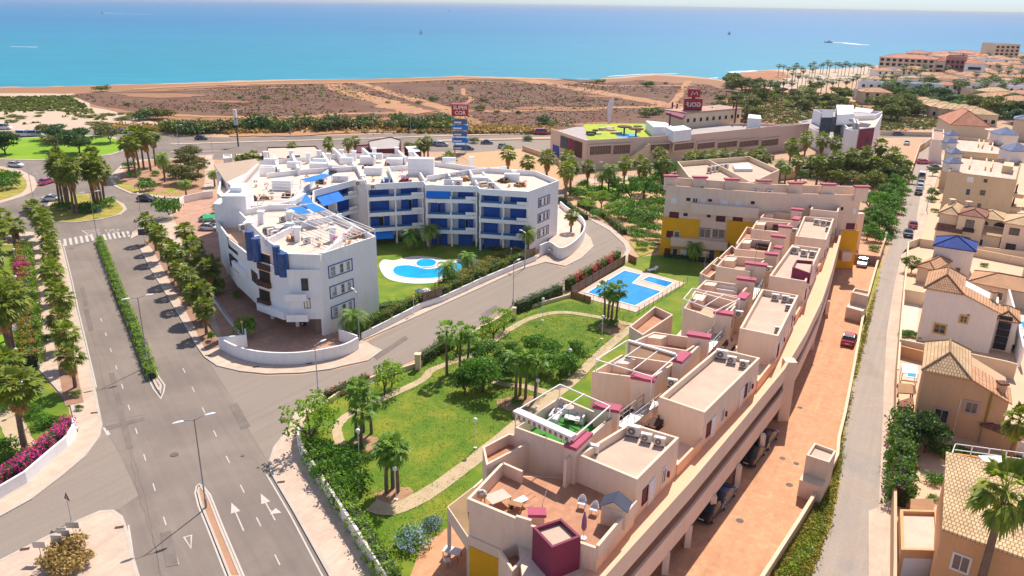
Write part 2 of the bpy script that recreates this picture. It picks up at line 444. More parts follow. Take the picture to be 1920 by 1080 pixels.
def fan_palm_proto(name,h,cr,nl=34,skirt=True,seed=1,tr=.2,lm=None,lean=.0,blades=11):
    rg=random.Random(seed);t=thing(name,None,"palm tree")
    mb=MB();n=9;path=[];rad=[]
    for i in range(n):
        q=i/(n-1);path.append((lean*q*q*h*.1,lean*.5*q*h*.06,-.1+q*(h+.1)));rad.append(tr*(1.25-.45*q)*(1+.05*(i%2)))
    mb.tube(path,rad,8);mb.build("trunk",M["palm_trunk"],t,local=True,smooth=True)
    tx,ty,_=path[-1]
    def fans(count,dead,zlo):
        V=[]
        for i in range(count):
            az=2.399963*i+rg.uniform(-.3,.3)
            q=(i+.5)/count
            if dead:el=R(rg.uniform(-88,-55));sl=cr*rg.uniform(.18,.3);fl=cr*.42
            else:
                el=R(80-125*q**.85+rg.uniform(-8,8));sl=cr*rg.uniform(.42,.55);fl=cr*rg.uniform(.5,.62)
            z0=h+(0 if not dead else-rg.uniform(0,zlo))
            d=Vector((math.cos(az)*math.cos(el),math.sin(az)*math.cos(el),math.sin(el)))
            sd=Vector((-math.sin(az),math.cos(az),0));up=d.cross(sd)*-1
            o=Vector((tx,ty,z0));p=o+d*sl+Vector((0,0,-.06*cr*(1-math.sin(max(el,0)))))
            w=.02+.012*cr
            V.append([o-sd*w,o+sd*w,p+sd*w*.6,p-sd*w*.6])
            dd=(d+Vector((0,0,-.25))).normalized()
            for j in range(blades):
                a=R(-78+156*j/(blades-1))
                L=fl*(1-.32*abs(a)/R(78))*rg.uniform(.85,1.1)
                bd=(dd*math.cos(a)+sd*math.sin(a)).normalized()
                fold=up*(.07 if j%2 else-.07)*fl
                m1=p+bd*L*.58+fold*.5;e=p+bd*L+Vector((0,0,-L*rg.uniform(.16,.34)))
                wd=bd.cross(up).normalized()*L*.13
                V.append([p,m1-wd,e,m1+wd])
        return np.array([[tuple(q)for q in f]for f in V])
    me=quads_mesh("fronds",fans(nl,False,0),lm or M["palm_leaf"]);o=bpy.data.objects.new("fronds",me);link(o,t)
    if skirt:
        me=quads_mesh("dead_fronds",fans(int(nl*.7),True,skirt if isinstance(skirt,float)else cr*.45),M["palm_dead"]);o=bpy.data.objects.new("dead_fronds",me);link(o,t)
    return t
def date_palm_proto(name,h,cr,nf=30,seed=1,tr=.22,lm=None,nl=18,lean=0):
    rg=random.Random(seed);t=thing(name,None,"palm tree")
    mb=MB();mb.tube([(0,0,-.1),(lean*.1,0,h*.5),(lean*.3,0,h)],[tr*1.2,tr,tr*1.1],8);mb.ball((lean*.3,0,h),tr*1.5,8,6)
    mb.build("trunk",M["palm_trunk"],t,local=True,smooth=True)
    V=[]
    for i in range(nf):
        az=2.399963*i;q=(i+.5)/nf;el=R(78-95*q)
        L=cr*rg.uniform(.9,1.12);pts=[];p=Vector((lean*.3,0,h));e=el
        for j in range(9):
            pts.append(p.copy());p=p+Vector((math.cos(az)*math.cos(e),math.sin(az)*math.cos(e),math.sin(e)))*L/8;e-=R(15+4*q)
        sd=Vector((-math.sin(az),math.cos(az),0))
        for j in range(8):
            w=.035*(1-j/9);V.append([pts[j]-sd*w,pts[j]+sd*w,pts[j+1]+sd*w,pts[j+1]-sd*w])
        for j in range(nl):
            s=.14+.84*j/(nl-1);k=min(7,int(s*8));f=s*8-k;c=pts[k].lerp(pts[k+1],f);d=(pts[k+1]-pts[k]).normalized()
            ll=cr*.26*math.sin(math.pi*min(1,s*.8+.18))+.06
            for sg in(-1,1):
                ld=(sd*sg*.85+d*.55+Vector((0,0,-.28+rg.uniform(-.12,.2)))).normalized();w=d*.035*(1+.25*cr)
                V.append([c-w,c+ld*ll*.5-w*.9,c+ld*ll,c+w])
    me=quads_mesh("fronds",np.array([[tuple(q)for q in f]for f in V]),lm or M["date_leaf"]);o=bpy.data.objects.new("fronds",me);link(o,t)
    return t
# ================================================================ materials used in the scene
M["palm_trunk"]=mat("palm_trunk",(.2,.13,.09),.3,1.5,9,.9,.6)
M["bark"]=mat("bark",(.13,.09,.06),.25,2,9,.9,.4)
M["palm_leaf"]=leafmat("palm_leaf",(.130,.203,.017),(.296,.323,.040),.3)
M["palm_leaf_lush"]=leafmat("palm_leaf_lush",(.104,.242,.028),(.248,.370,.041),.3)
M["palm_dead"]=leafmat("palm_dead",(.350,.195,.062),(.630,.360,.125),.2)
M["date_leaf"]=leafmat("date_leaf",(.124,.214,.028),(.289,.356,.055),.3)
M["leaf_tree"]=leafmat("leaf_tree",(.051,.155,.012),(.139,.287,.017),.35)
M["leaf_light"]=leafmat("leaf_light",(.145,.271,.020),(.310,.456,.034),.4)
M["leaf_olive"]=leafmat("leaf_olive",(.104,.119,.029),(.208,.192,.046),.25)
M["leaf_pine"]=leafmat("leaf_pine",(.104,.144,.012),(.226,.239,.024),.25)
M["leaf_dark"]=leafmat("leaf_dark",(.035,.102,.015),(.089,.166,.024),.25)
M["leaf_hedge"]=leafmat("leaf_hedge",(.070,.144,.012),(.192,.251,.024),.3)
M["leaf_hedge_gold"]=leafmat("leaf_hedge_gold",(.206,.228,.014),(.454,.356,.034),.3)
M["leaf_rust"]=leafmat("leaf_rust",(.248,.185,.020),(.619,.185,.034),.3)
M["hedge_core"]=mat("hedge_core",(.03,.05,.02),.3,1,8)
M["flower_pink"]=leafmat("flower_pink",(.62,.02,.3),(.85,.05,.45),.4)
M["flower_red"]=leafmat("flower_red",(.55,.05,.08),(.75,.18,.2),.4)
M["flower_blue"]=leafmat("flower_blue",(.28,.35,.7),(.5,.58,.85),.4)
M["flower_orange"]=leafmat("flower_orange",(.7,.25,.03),(.75,.4,.05),.4)
M["dry_leaf"]=leafmat("dry_leaf",(.280,.180,.050),(.560,.375,.125),.2)
M["scrub_leaf"]=leafmat("scrub_leaf",(.12,.065,.035),(.19,.11,.06),.1)if 1 else leafmat("scrub_leaf",(.228,.135,.075),(.350,.225,.100),.15)
M["asphalt"]=mat("asphalt",(.215,.176,.148),.1,.09,7,.9,.15,col2=(.25,.205,.172),thr=.5,world=True,streak=R(124.8))
M["asphalt_old"]=mat("asphalt_old",(.3,.247,.203),.12,.12,6,.9,.15,col2=(.272,.226,.186),world=True,streak=R(56))
M["asphalt_pale"]=mat("asphalt_pale",(.39,.32,.26),.16,.18,5,.9,.15,col2=(.27,.24,.22),thr=.6,world=True,streak=R(62))
M["road_patch"]=mat("road_patch",(.195,.162,.138),.2,.5,7,.9)
M["tarline"]=mat("tarline",(.15,.125,.11),.15,1,8)
M["marking"]=mat("marking",(.55,.51,.46),.12,1.2,9,.7,col2=(.45,.41,.37),thr=.66,world=True)
M["pave"]=pavemat("pave",(.59,.45,.345),.8,.8,.86,.05)
M["pave_red"]=pavemat("pave_red",(.47,.3,.23),.4,.4,.7,.12)
M["terracotta_pave"]=pavemat("terracotta_pave",(.62,.315,.17),.5,.5,.72,.09,var2=.1)
M["brown_pave"]=pavemat("brown_pave",(.5,.29,.205),.45,.45,.8,.1,var2=.14)
M["kerb"]=mat("kerb",(.52,.45,.38),.1,.7,5)
M["soil"]=mat("soil",(.5,.27,.17),.16,.4,5,.95,.3,col2=(.36,.22,.12),world=True)
M["bed_soil"]=mat("bed_soil",(.35,.2,.13),.2,.7,6,.95,.3)
M["sandy"]=mat("sandy",(.55,.36,.23),.1,.08,1.6,.95,.2,col2=(.46,.3,.19),world=True)
M["bare_lot"]=mat("bare_lot",(.62,.38,.21),.12,.1,1.2,.95,.2,col2=(.52,.33,.17),world=True)
M["beach_sand"]=mat("beach_sand",(.35,.18,.09),.1,.05,.7,.95,col2=(.3,.16,.085),world=True)
M["white_sand"]=mat("white_sand",(.55,.42,.31),.08,.05,.7,.95,world=True)
M["scrub"]=mat("scrub_field",(.16,.068,.036),.2,.045,.9,.95,.3,col2=(.16,.09,.055),thr=.48,world=True)
M["red_earth"]=mat("red_earth",(.42,.17,.09),.2,.06,1,.95,.3,col2=(.36,.2,.1),world=True)
M["track"]=mat("dirt_track",(.44,.23,.115),.12,.12,1.4,.95,.2,world=True)
M["lawn"]=mat("lawn",(.115,.21,.01),.12,.22,7,.9,.35,col2=(.23,.245,.02),thr=.54,world=True)
M["lawn_dry"]=mat("lawn_dry",(.28,.27,.03),.12,.5,7,.9,.35,col2=(.4,.31,.07),thr=.5,world=True)
M["lawn_bright"]=mat("lawn_bright",(.19,.36,.006),.1,.12,4,.9,.35,col2=(.25,.38,.01),thr=.6,world=True)
M["garden_path"]=mat("garden_path",(.52,.4,.25),.14,.5,5,.95,.2)
M["white"]=mat("white_render",(.85,.84,.84),.035,.25,3,.85,grime=.035)
M["white_floor"]=mat("white_terrace_floor",(.66,.55,.46),.08,.5,3,.85)
M["cream_floor"]=mat("cream_terrace_floor",(.62,.5,.4),.1,.5,3,.85)
M["peach"]=mat("peach_render",(.78,.6,.465),.045,.3,3,.85,grime=.035)
M["peach_warm"]=mat("peach_warm",(.8,.5,.32),.05,.3,3,.85)
M["gravel_roof"]=mat("gravel_roof",(.58,.44,.34),.12,.5,16,.95,.5)
M["terrace_tile"]=pavemat("terrace_tile",(.5,.255,.15),.45,.45,.72,.08,world=False)
M["terrace_tile_pale"]=pavemat("terrace_tile_pale",(.66,.42,.28),.45,.45,.8,.06,world=False)
M["maroon"]=mat("maroon_paint",(.21,.03,.07),.1,.5,4,.7)
M["maroon_lit"]=mat("maroon_lit",(.42,.075,.13),.1,.5,4,.7)  # the tower's maroon again, lightened so cap tops look sunlit
M["maroon_dark"]=mat("maroon_dark",(.13,.02,.035),.12,.8,4,.6)
M["ochre"]=mat("ochre_yellow",(.78,.4,.01),.08,.3,4,.8)
M["blue_shutter"]=mat("blue_shutter",(.008,.07,.36),.18,.6,8,.6)
M["blue_awning"]=mat("blue_awning",(.01,.2,.68),.08,.5,5,.75)
M["blue_frame"]=mat("blue_frame",(.05,.14,.32),.08,1,6,.6)
M["blue_rail"]=mat("blue_rail",(.015,.13,.3),.15,1,6,.35)
M["blue_glass"]=glassmat("blue_glass_block",(.015,.07,.24),.25)
M["glass"]=glassmat("window_glass",(.05,.06,.07))
M["dark"]=mat("dark_opening",(.035,.03,.032),.2,1,5)
M["dark_wood"]=mat("dark_wood",(.1,.045,.03),.2,1,6)
M["shadow_int"]=mat("shade_brown",(.25,.18,.14),.1,1,5)  # brown with the shade of recesses and undercrofts in it; also fan grilles
M["steel"]=mat("galvanised_steel",(.5,.5,.5),.06,1,6,.45,metal=.6)
M["lamp_white"]=mat("lamp_white",(.8,.8,.8),.03,1,6,.4)
M["pole_grey"]=mat("pole_grey",(.3,.3,.31),.08,1,6,.5,metal=.4)
M["white_paint"]=mat("white_paint",(.8,.78,.76),.04,1,6,.5)
M["ac_white"]=mat("ac_casing",(.72,.68,.62),.06,1.5,6,.5)
M["black"]=mat("black_rubber",(.02,.02,.02),.1,1,6,.7)
M["wood"]=mat("timber",(.36,.19,.09),.18,1,8,.75)
M["wood_fence"]=mat("timber_fence",(.28,.19,.14),.2,1.4,9,.8)
M["fabric_white"]=mat("white_fabric",(.74,.73,.75),.05,1,6)
M["plastic_white"]=mat("white_plastic",(.8,.79,.78),.03,1,6,.4)
M["plum"]=mat("plum_canvas",(.32,.14,.24),.1,1,6)
M["turf"]=mat("artificial_turf",(.05,.25,.03),.12,1,12)
M["pool_tile"]=mat("pool_tile",(.02,.36,.72),.1,.5,3,.4)
M["coping"]=pavemat("pool_coping",(.72,.65,.58),.5,.5,.9,.04,world=False)
M["coping_pink"]=pavemat("pool_coping_pink",(.68,.5,.4),.5,.5,.88,.04,world=False)
M["beige"]=mat("beige_render",(.66,.51,.32),.06,.2,2.5,grime=.035)
M["cream"]=mat("cream_render",(.72,.57,.4),.05,.25,3,grime=.035)
M["cream_white"]=mat("cream_white_render",(.83,.75,.68),.05,.25,3,grime=.035)
M["sand_render"]=mat("sand_render",(.58,.4,.235),.06,.2,3,grime=.035)
M["apricot"]=mat("apricot_render",(.7,.38,.18),.06,.2,3,grime=.035)
M["orange_render"]=mat("orange_render",(.66,.3,.1),.06,.2,3)
M["wall_tan"]=mat("tan_wall",(.68,.46,.3),.06,.2,3)
M["tile"]=tilemat("terracotta_tiles",(.62,.33,.17),(.72,.42,.25),.3)
M["tile_sand"]=tilemat("sand_tiles",(.68,.45,.24),(.76,.54,.32),.3)
M["tile_dark"]=tilemat("brown_tiles",(.3,.13,.09),(.42,.2,.13),.28)
M["tile_blue"]=tilemat("blue_tiles",(.03,.07,.3),(.05,.1,.38),.3)
M["tile_grey"]=tilemat("slate_blue_tiles",(.2,.24,.38),(.27,.32,.48),.3)
M["tile_red"]=tilemat("red_tiles",(.62,.25,.15),(.7,.33,.2),.3)
M["grey_metal"]=mat("dark_metal_cladding",(.06,.07,.1),.15,.6,4,.5)
M["grey_roof"]=mat("grey_roof",(.42,.38,.36),.1,.3,4)
M["rock"]=mat("coastal_rock",(.13,.1,.085),.3,.3,2,.95,.6)
M["foam"]=mat("sea_foam",(.8,.82,.82),.06,.3,2)
# ================================================================ world, sun
def sun_and_sky():
    w=bpy.data.worlds.new("World");SC.world=w;w.use_nodes=True
    nt=w.node_tree;bg=nt.nodes["Background"];sky=nt.nodes.new("ShaderNodeTexSky");sky.sky_type="NISHITA"
    sky.sun_disc=False;sky.sun_elevation=R(53);sky.sun_rotation=R(22);sky.altitude=50;sky.air_density=1.0;sky.dust_density=.4;sky.ozone_density=1.5
    tc=nt.nodes.new("ShaderNodeTexCoord");sx=nt.nodes.new("ShaderNodeSeparateXYZ");nt.links.new(tc.outputs["Generated"],sx.inputs[0])
    k=mrange(nt,sx.outputs[2],.0,.35,.62,.95)
    tint=mixc(nt,mrange(nt,sx.outputs[2],.02,.3,0,1),(.72,.93,1.38),(1.24,.96,.86))
    nt.links.new(vmul(nt,vmul(nt,sky.outputs[0],tint),k),bg.inputs[0]);bg.inputs[1].default_value=.15
    l=bpy.data.lights.new("sun","SUN");l.energy=5;l.angle=R(.53);l.color=(1,.91,.81)
    o=bpy.data.objects.new("sun",l);COL.objects.link(o)
    d=Vector((-.3746*math.cos(R(52)),-.9272*math.cos(R(52)),-math.sin(R(52))))
    o.rotation_euler=d.to_track_quat("-Z","Y").to_euler();o.location=(60,120,200)
sun_and_sky()
vs_=SC.view_settings;vs_.view_transform="Standard";vs_.look="None";vs_.gamma=1;vs_.exposure=.26;vs_.use_curve_mapping=False
# ================================================================ sea
def seamat():
    m_,nt,b=_nt("sea_water");pos=coords(nt,True)
    sp=nt.nodes.new("ShaderNodeSeparateXYZ");nt.links.new(pos,sp.inputs[0])
    mp=nt.nodes.new("ShaderNodeMapping");mp.inputs["Scale"].default_value=(.35,1,1);nt.links.new(pos,mp.inputs[0])
    n1=noise(nt,mp.outputs[0],.004,5,.6,.4);n2=noise(nt,mp.outputs[0],.06,4,.7)
    ad=nt.nodes.new("ShaderNodeMath");ad.operation="MULTIPLY_ADD";nt.links.new(n1,ad.inputs[0]);ad.inputs[1].default_value=300;nt.links.new(sp.outputs[1],ad.inputs[2])
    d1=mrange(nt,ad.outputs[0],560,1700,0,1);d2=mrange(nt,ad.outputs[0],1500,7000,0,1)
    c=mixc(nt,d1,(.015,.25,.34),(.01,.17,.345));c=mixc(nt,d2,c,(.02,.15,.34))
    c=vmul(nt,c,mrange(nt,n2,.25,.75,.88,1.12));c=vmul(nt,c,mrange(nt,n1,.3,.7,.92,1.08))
    nt.links.new(c,b.inputs["Base Color"]);b.inputs["Roughness"].default_value=.45;b.inputs["Specular IOR Level"].default_value=.12
    bp=nt.nodes.new("ShaderNodeBump");bp.inputs["Strength"].default_value=.5;bp.inputs["Distance"].default_value=.5
    nt.links.new(noise(nt,mp.outputs[0],.25,4,.7),bp.inputs["Height"]);nt.links.new(bp.outputs[0],b.inputs["Normal"])
    return m_
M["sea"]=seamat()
def poolmat(nm="pool_water",ca=(.01,.34,.68),cb=(.015,.44,.76)):
    m_,nt,b=_nt(nm);pos=coords(nt,True)
    n1=noise(nt,pos,.35,3,.6,.6);n2=noise(nt,pos,2.2,3,.6,1.2)
    c=mixc(nt,mrange(nt,n1,.3,.7,0,1),ca,cb);c=vmul(nt,c,mrange(nt,n2,.3,.7,.88,1.14))
    nt.links.new(c,b.inputs["Base Color"]);b.inputs["Roughness"].default_value=.12;b.inputs["Specular IOR Level"].default_value=.35
    bp=nt.nodes.new("ShaderNodeBump");bp.inputs["Strength"].default_value=.2;bp.inputs["Distance"].default_value=.05
    nt.links.new(n2,bp.inputs["Height"]);nt.links.new(bp.outputs[0],b.inputs["Normal"]);return m_
M["pool_water"]=poolmat();M["pool_deep"]=poolmat("pool_deep",(.006,.22,.6),(.01,.34,.72))
def struct(o):o["kind"]="structure";return o
_z=MB();Rr_=42000
_z.prism([(Rr_*math.cos(2*math.pi*i/96),Rr_*math.sin(2*math.pi*i/96))for i in range(96)],-6,-1.5)
struct(_z.build("sea",M["sea"]))
# ================================================================ ground
coast=PP([(-500,178),(-250,171),(0,163),(90,162),(170,161),(250,158),(330,156),(400,153),(450,151),(560,149),(700,148),(800,145),(860,142),(920,144),(1000,146),(1070,149),(1105,150),(1140,146),(1190,142),(1230,139),(1290,142),(1330,147),(1372,153),(1396,150),(1392,143),(1384,137),(1405,134),(1430,132),(1450,130),(1500,131),(1557,129),(1600,127),(1640,123),(1700,113),(1780,107),(1860,103),(1990,98)])
rr=random.Random(5);c2=[]
for a,b in zip(coast[:-1],coast[1:]):
    for j in range(4):
        q=lerp(a,b,j/4);c2.append((q[0]+rr.uniform(-1,1),q[1]+rr.uniform(-2,2)))
c2.append(coast[-1])
g=MB();g.prism([(-900,380)]+c2+[(1900,1100),(1500,-60),(-900,-60)],-5,0)
struct(g.build("ground",M["sandy"]))
def flat(name,poly,z,m_,kind="structure",skirt=0):
    mb=MB();mb.prism(poly,z-(skirt or .004),z)if skirt else mb.sheet(poly,z)
    o=mb.build(name,m_)
    if kind:o["kind"]=kind
    return o
def ribbon_poly(pts,w,jit=0,seed=1,k=5):
    r_=random.Random(seed);c=cat_rom(pts,k)if k>1 else pts;Lf=[];Rg=[]
    n=len(c)
    for i,p in enumerate(c):
        a=Vector(c[max(i-1,0)]);b=Vector(c[min(i+1,n-1)]);d=(b-a)
        d=d.normalized()if d.length>1e-6 else Vector((1,0));nn=Vector((-d.y,d.x))
        ww=w if not isinstance(w,(list,tuple))else w[0]+(w[1]-w[0])*i/(n-1)
        Lf.append((p[0]+nn.x*ww/2*(1+r_.uniform(-jit,jit)),p[1]+nn.y*ww/2*(1+r_.uniform(-jit,jit))))
        Rg.append((p[0]-nn.x*ww/2*(1+r_.uniform(-jit,jit)),p[1]-nn.y*ww/2*(1+r_.uniform(-jit,jit))))
    return Lf,Rg
def ribbon_mb(mb,pts,w,z,jit=0,seed=1,k=5):
    Lf,Rg=ribbon_poly(pts,w,jit,seed,k);n=len(Lf)
    mb.add([(p[0],p[1],z)for p in Lf]+[(p[0],p[1],z)for p in Rg],[(i+n,i+1+n,i+1,i)for i in range(n-1)]);return mb
def ribbon(name,pts,w,z,m_,jit=0,seed=1,k=5):
    o=ribbon_mb(MB(),pts,w,z,jit,seed,k).build(name,m_);o["kind"]="structure";return o
def rough(poly,amp,n=4,seed=1):
    r_=random.Random(seed);out=[]
    for i in range(len(poly)):
        a=poly[i];b=poly[(i+1)%len(poly)]
        for j in range(n):
            q=lerp(a,b,j/n);out.append((q[0]+r_.uniform(-amp,amp),q[1]+r_.uniform(-amp,amp)))
    return out
flat("beach",rough(PP([(-400,176),(0,164.5),(330,157.5),(560,150.5),(860,144),(1105,151.5),(1230,141),(1330,149),(1372,155),(1420,170),(1420,215),(1300,236),(1040,249),(860,246),(600,243),(320,240),(170,222),(-400,235)]),2,4,2),.03,M["beach_sand"])
flat("dunes",rough(PP([(-300,178),(60,175),(135,176),(175,200),(250,222),(330,236),(250,242),(0,247),(-300,250)]),1.5,4,3),.07,M["white_sand"])
flat("scrub_field",rough(PP([(128,179),(190,172),(330,168),(450,161),(560,158),(690,156.5),(800,153),(880,148),(970,151),(1040,158),(1100,158),(1200,150),(1260,156),(1330,158),(1380,175),(1400,200),(1300,226),(1200,232),(1100,240),(1040,243),(860,241),(700,238),(560,224),(420,218),(300,213),(180,200)]),2.5,5,4),.11,M["scrub"])
flat("coast_headland",rough(PP([(1386,138),(1440,132.5),(1475,137),(1480,146),(1450,152),(1405,151)]),2,4,5),.2,M["red_earth"])
flat("promenade",rough(PP([(1450,131),(1557,130),(1640,125),(1650,142),(1560,158),(1500,166),(1450,170),(1445,152),(1485,146),(1475,137)]),2,4,5),.12,M["white_sand"])
tracks=MB()
for i,(pts,w,j)in enumerate([
    ([(660,154),(700,163),(740,176),(800,194),(850,210),(905,238)],(5,8),.35),
    ([(985,149),(1040,160),(1130,175),(1200,187),(1262,200),(1300,208)],(14,9),.3),
    ([(300,215),(420,220),(560,220),(640,214),(760,212),(850,209),(1000,208),(1120,203),(1240,200),(1270,195)],(5,7),.35),
    ([(868,166),(871,178),(884,187),(870,196),(868,205)],2.2,.3),
    ([(625,158),(650,172),(700,186),(750,202),(800,212)],(10,16),.4),
    ([(1290,152),(1280,170),(1262,195)],4,.35),
    ([(1250,200),(1330,212),(1400,216)],(7,10),.35),
    ([(560,224),(640,222),(760,226)],5,.5),
    ([(250,168),(400,160),(560,157),(700,155),(830,150),(900,147),(985,149)],7,.4),
    ([(180,173),(330,170),(480,166),(620,163)],3,.5),
    ([(860,150),(930,155),(1000,157),(1080,166)],4,.5),
    ([(1050,150),(1120,160),(1200,162),(1300,160)],5,.5),
    ([(1040,246),(900,246),(700,246),(560,252),(430,254)],7,.3),
]):
    ribbon_mb(tracks,PP(pts),w,.16+.006*i,j,i,7)
struct(tracks.build("dirt_track",M["track"]))
sp=MB();rr=random.Random(8)
for i in range(14):
    u=rr.uniform(180,1250);v=rr.uniform(160,236);c=P2(u,v);a=rr.uniform(2,9)
    sp.sheet([(c[0]+a*2.6*math.cos(t/9*6.283)*rr.uniform(.6,1.2),c[1]+a*math.sin(t/9*6.283)*rr.uniform(.6,1.2))for t in range(9)],.24+i*.004)
struct(sp.build("bare_patch",M["beach_sand"]))
flat("red_field",rough(PP([(1390,170),(1420,165),(1520,180),(1640,200),(1700,205),(1790,215),(1790,240),(1660,247),(1540,250),(1420,240),(1330,228),(1300,220)]),3,4,6),.13,M["red_earth"])
flat("coast_cliff",rough(PP([(1048,148.5),(1090,150.5),(1135,149.5),(1128,154),(1090,156)]),1.5,3,9),.5,M["rock"])
A_POLY=PP([(-300,248),(120,244),(240,244),(330,256),(450,258),(620,254),(830,247),(1100,242),(1500,232),(1640,246),(1740,250),(1740,257),(1640,258),(1500,252),(1250,262),(1060,270),(1070,286),(900,292),(860,284),(700,285),(560,290),(420,300),(330,296),(262,300),(225,330),(230,350),(320,375),(330,400),(300,430),(262,470),(320,560),(400,690),(500,720),(520,860),(560,960),(760,1300),(-80,1300),(-80,960),(60,937),(150,870),(190,800),(140,570),(115,455),(60,436),(-300,445)])
flat("main_road",A_POLY,.02,M["asphalt"])
S_POLY=PP([(385,668),(450,699),(500,705),(567,703),(640,691),(690,679),(712,657),(690,640),(760,603),(900,540),(973,506),(1023,492),(1060,503),(1113,466),(1108,447),(1087,427),(1040,388),(1035,372),(1060,352),(1110,345),(1300,332),(1560,312),(1560,330),(1300,352),(1130,362),(1062,374),(1052,388),(1107,410),(1147,430),(1178,457),(1170,475),(1062,530),(963,575),(837,645),(783,672),(700,708),(640,728),(563,762),(533,812),(513,840),(505,870),(480,830),(430,740)])
flat("side_street",S_POLY,.034,M["asphalt_old"])
L_IN=PP([(192,797),(187,820),(160,857),(117,893),(60,937),(0,970),(-60,1000),(-60,1070),(0,1052),(83,1010),(147,977),(187,960),(222,956),(260,930),(228,860)])
flat("access_road",L_IN,.034,M["asphalt_old"])
flat("highway_service_road",PP([(820,266),(1040,262),(1075,286),(860,286)]),.03,M["asphalt_old"])
mg=MB()
mg.wall(PP([(320,271),(450,267),(560,264),(700,260),(830,255),(1100,248)]),1.6,.02,.17)
mg.wall(PP([(320,286),(420,284)]),1.2,.02,.17)
mg.wall(PP([(820,264),(950,261),(1045,258)]),2.4,.02,.17)
struct(mg.build("highway_verge",M["pave"]))
flat("verge_soil",PP([(850,262),(1045,258.5),(1045,261),(850,265)]),.19,M["bare_lot"])
AL_L=[(1430,1250),(1520,1085),(1557,987),(1573,920),(1571,877),(1593,740),(1607,705),(1627,593),(1650,510),(1677,440),(1697,370),(1706,335),(1722,290),(1730,262)]
AL_R=[(1620,1250),(1628,1085),(1628,960),(1647,953),(1653,820),(1657,720),(1662,627),(1677,533),(1690,478),(1711,457),(1727,360),(1737,325),(1760,290),(1775,262)]
flat("alley",PP(AL_L+AL_R[::-1]),.03,M["asphalt_pale"])
flat("alley_pavement",PP(AL_R[:13]+[(1775,290),(1748,360),(1738,410),(1722,458),(1699,467),(1692,547),(1683,637),(1676,720),(1671,953),(1669,1085),(1664,1250)]),.13,M["pave"],skirt=.13)
YW=[(1330,1250),(1437,1085),(1493,997),(1547,907),(1567,870),(1570,837),(1582,787),(1595,720),(1618,593),(1643,503),(1660,452)]
flat("grass_verge",rough(PP(YW+AL_L[:9][::-1]),.25,4),.06,M["lawn_dry"])
flat("parking_yard",PP(YW+[(1610,440),(1560,490),(1330,700),(1150,850),(950,1250)]),.05,M["terracotta_pave"])
flat("pool_forecourt",PP([(1060,350),(1240,335),(1250,480),(1178,452),(1150,425),(1105,405),(1060,385)]),.045,M["bare_lot"])
def raised(name,poly,m_,z=.13,kerb=True,kw=.28,open_to=None):
    flat(name,poly,z,m_,skirt=z+.02)
    if kerb:KERB.append((poly,z))
KERB=[]
LP=[(113,452),(121,480),(132,527),(143,580),(157,637),(177,720),(192,797),(187,820),(160,857),(117,893),(60,937),(0,970),(-50,990)]
raised("pavement",PP(LP+[(-50,965),(0,937),(50,907),(100,863),(137,830),(143,803),(132,760),(73,693),(67,610),(60,520),(58,470),(20,450),(-60,452),(-60,436),(20,434),(60,436),(95,446)]),M["pave"])
raised("pavement",PP([(-50,1075),(0,1052),(83,1010),(147,977),(187,960),(213,958),(230,970),(240,997),(253,1053),(264,1090),(-60,1110)]),M["pave"])
RP=[(247,447),(251,436),(262,430),(290,425),(300,440),(295,455),(263,467),(283,507),(310,550),(340,600),(367,647),(383,670),(407,687),(450,697),(500,702),(567,700),(620,693),(640,688),(690,677),(717,658),(678,640),(760,604),(900,541),(973,507),(1023,492),(1060,500),(1090,485),(1113,463),(1107,447),(1087,427),(1040,392)]
raised("pavement",PP(RP+[(1030,400),(1090,440),(1060,475),(1010,478),(960,505),(800,575),(670,632),(672,655),(640,668),(567,684),(500,682),(450,675),(415,655),(440,625),(395,550),(345,470),(330,430),(345,400),(332,396),(300,418)]),M["pave"])
GP=[(702,706),(640,725),(563,757),(533,815),(513,840),(505,867),(507,887),(550,960),(613,1073),(625,1095),(746,1290)]
raised("pavement",PP(GP+[(850,1290),(722,1095),(710,1080),(607,920),(565,853),(562,817),(575,790),(640,742),(710,716)]),M["pave"])
raised("pavement",PP([(1048,384),(1107,407),(1147,428),(1178,455),(1182,470),(1172,492),(1166,489),(1174,470),(1170,458),(1143,433),(1104,411),(1046,388)]),M["pave"])
raised("pavement",PP([(1075,348),(1300,330),(1560,310),(1558,304),(1300,322),(1090,338)]),M["pave"],kerb=False)
I1=PP([(-80,264),(40,259),(100,256),(170,254),(215,258),(243,267),(238,281),(207,291),(140,299),(60,301),(-20,299),(-90,292)])
raised("roundabout_island",I1,M["pave"]);flat("lawn",inset(cat_rom(I1,3,True),1.6),.17,M["lawn_bright"])
I2=PP([(-80,306),(5,313),(40,320),(64,333),(70,348),(62,360),(40,370),(0,382),(-80,400)])
raised("traffic_island",I2,M["pave"]);flat("lawn",inset(cat_rom(I2,3,True),2.2),.17,M["lawn_dry"])
I3=PP([(82,400),(92,380),(120,366),(170,364),(212,373),(232,383),(238,393),(226,403),(190,412),(140,418),(100,418)])
raised("traffic_island",I3,M["pave"]);flat("lawn",inset(cat_rom(I3,3,True),.8),.17,M["lawn_dry"])
I4=PP([(205,332),(228,310),(262,300),(330,297),(400,290),(402,330),(398,360),(370,372),(330,374),(290,371),(245,364),(214,350)])
raised("garden_island",I4,M["pave"])
flat("planting_bed",inset(I4,2.2),.16,M["soil"])
flat("lawn",PP([(212,334),(240,345),(262,358),(300,363),(300,366),(250,362),(222,350)]),.18,M["lawn_dry"])
flat("lawn",PP([(300,363),(322,350),(345,366)]),.18,M["lawn_dry"])
flat("path",PP([(385,292),(398,292),(399,345),(384,345)]),.19,M["pave"])
M1=PP([(178,451),(186,447),(194,450),(217,507),(243,573),(263,623),(300,707),(311,722),(309,735),(302,750),(286,730),(275,707),(247,637),(220,560),(200,520)])
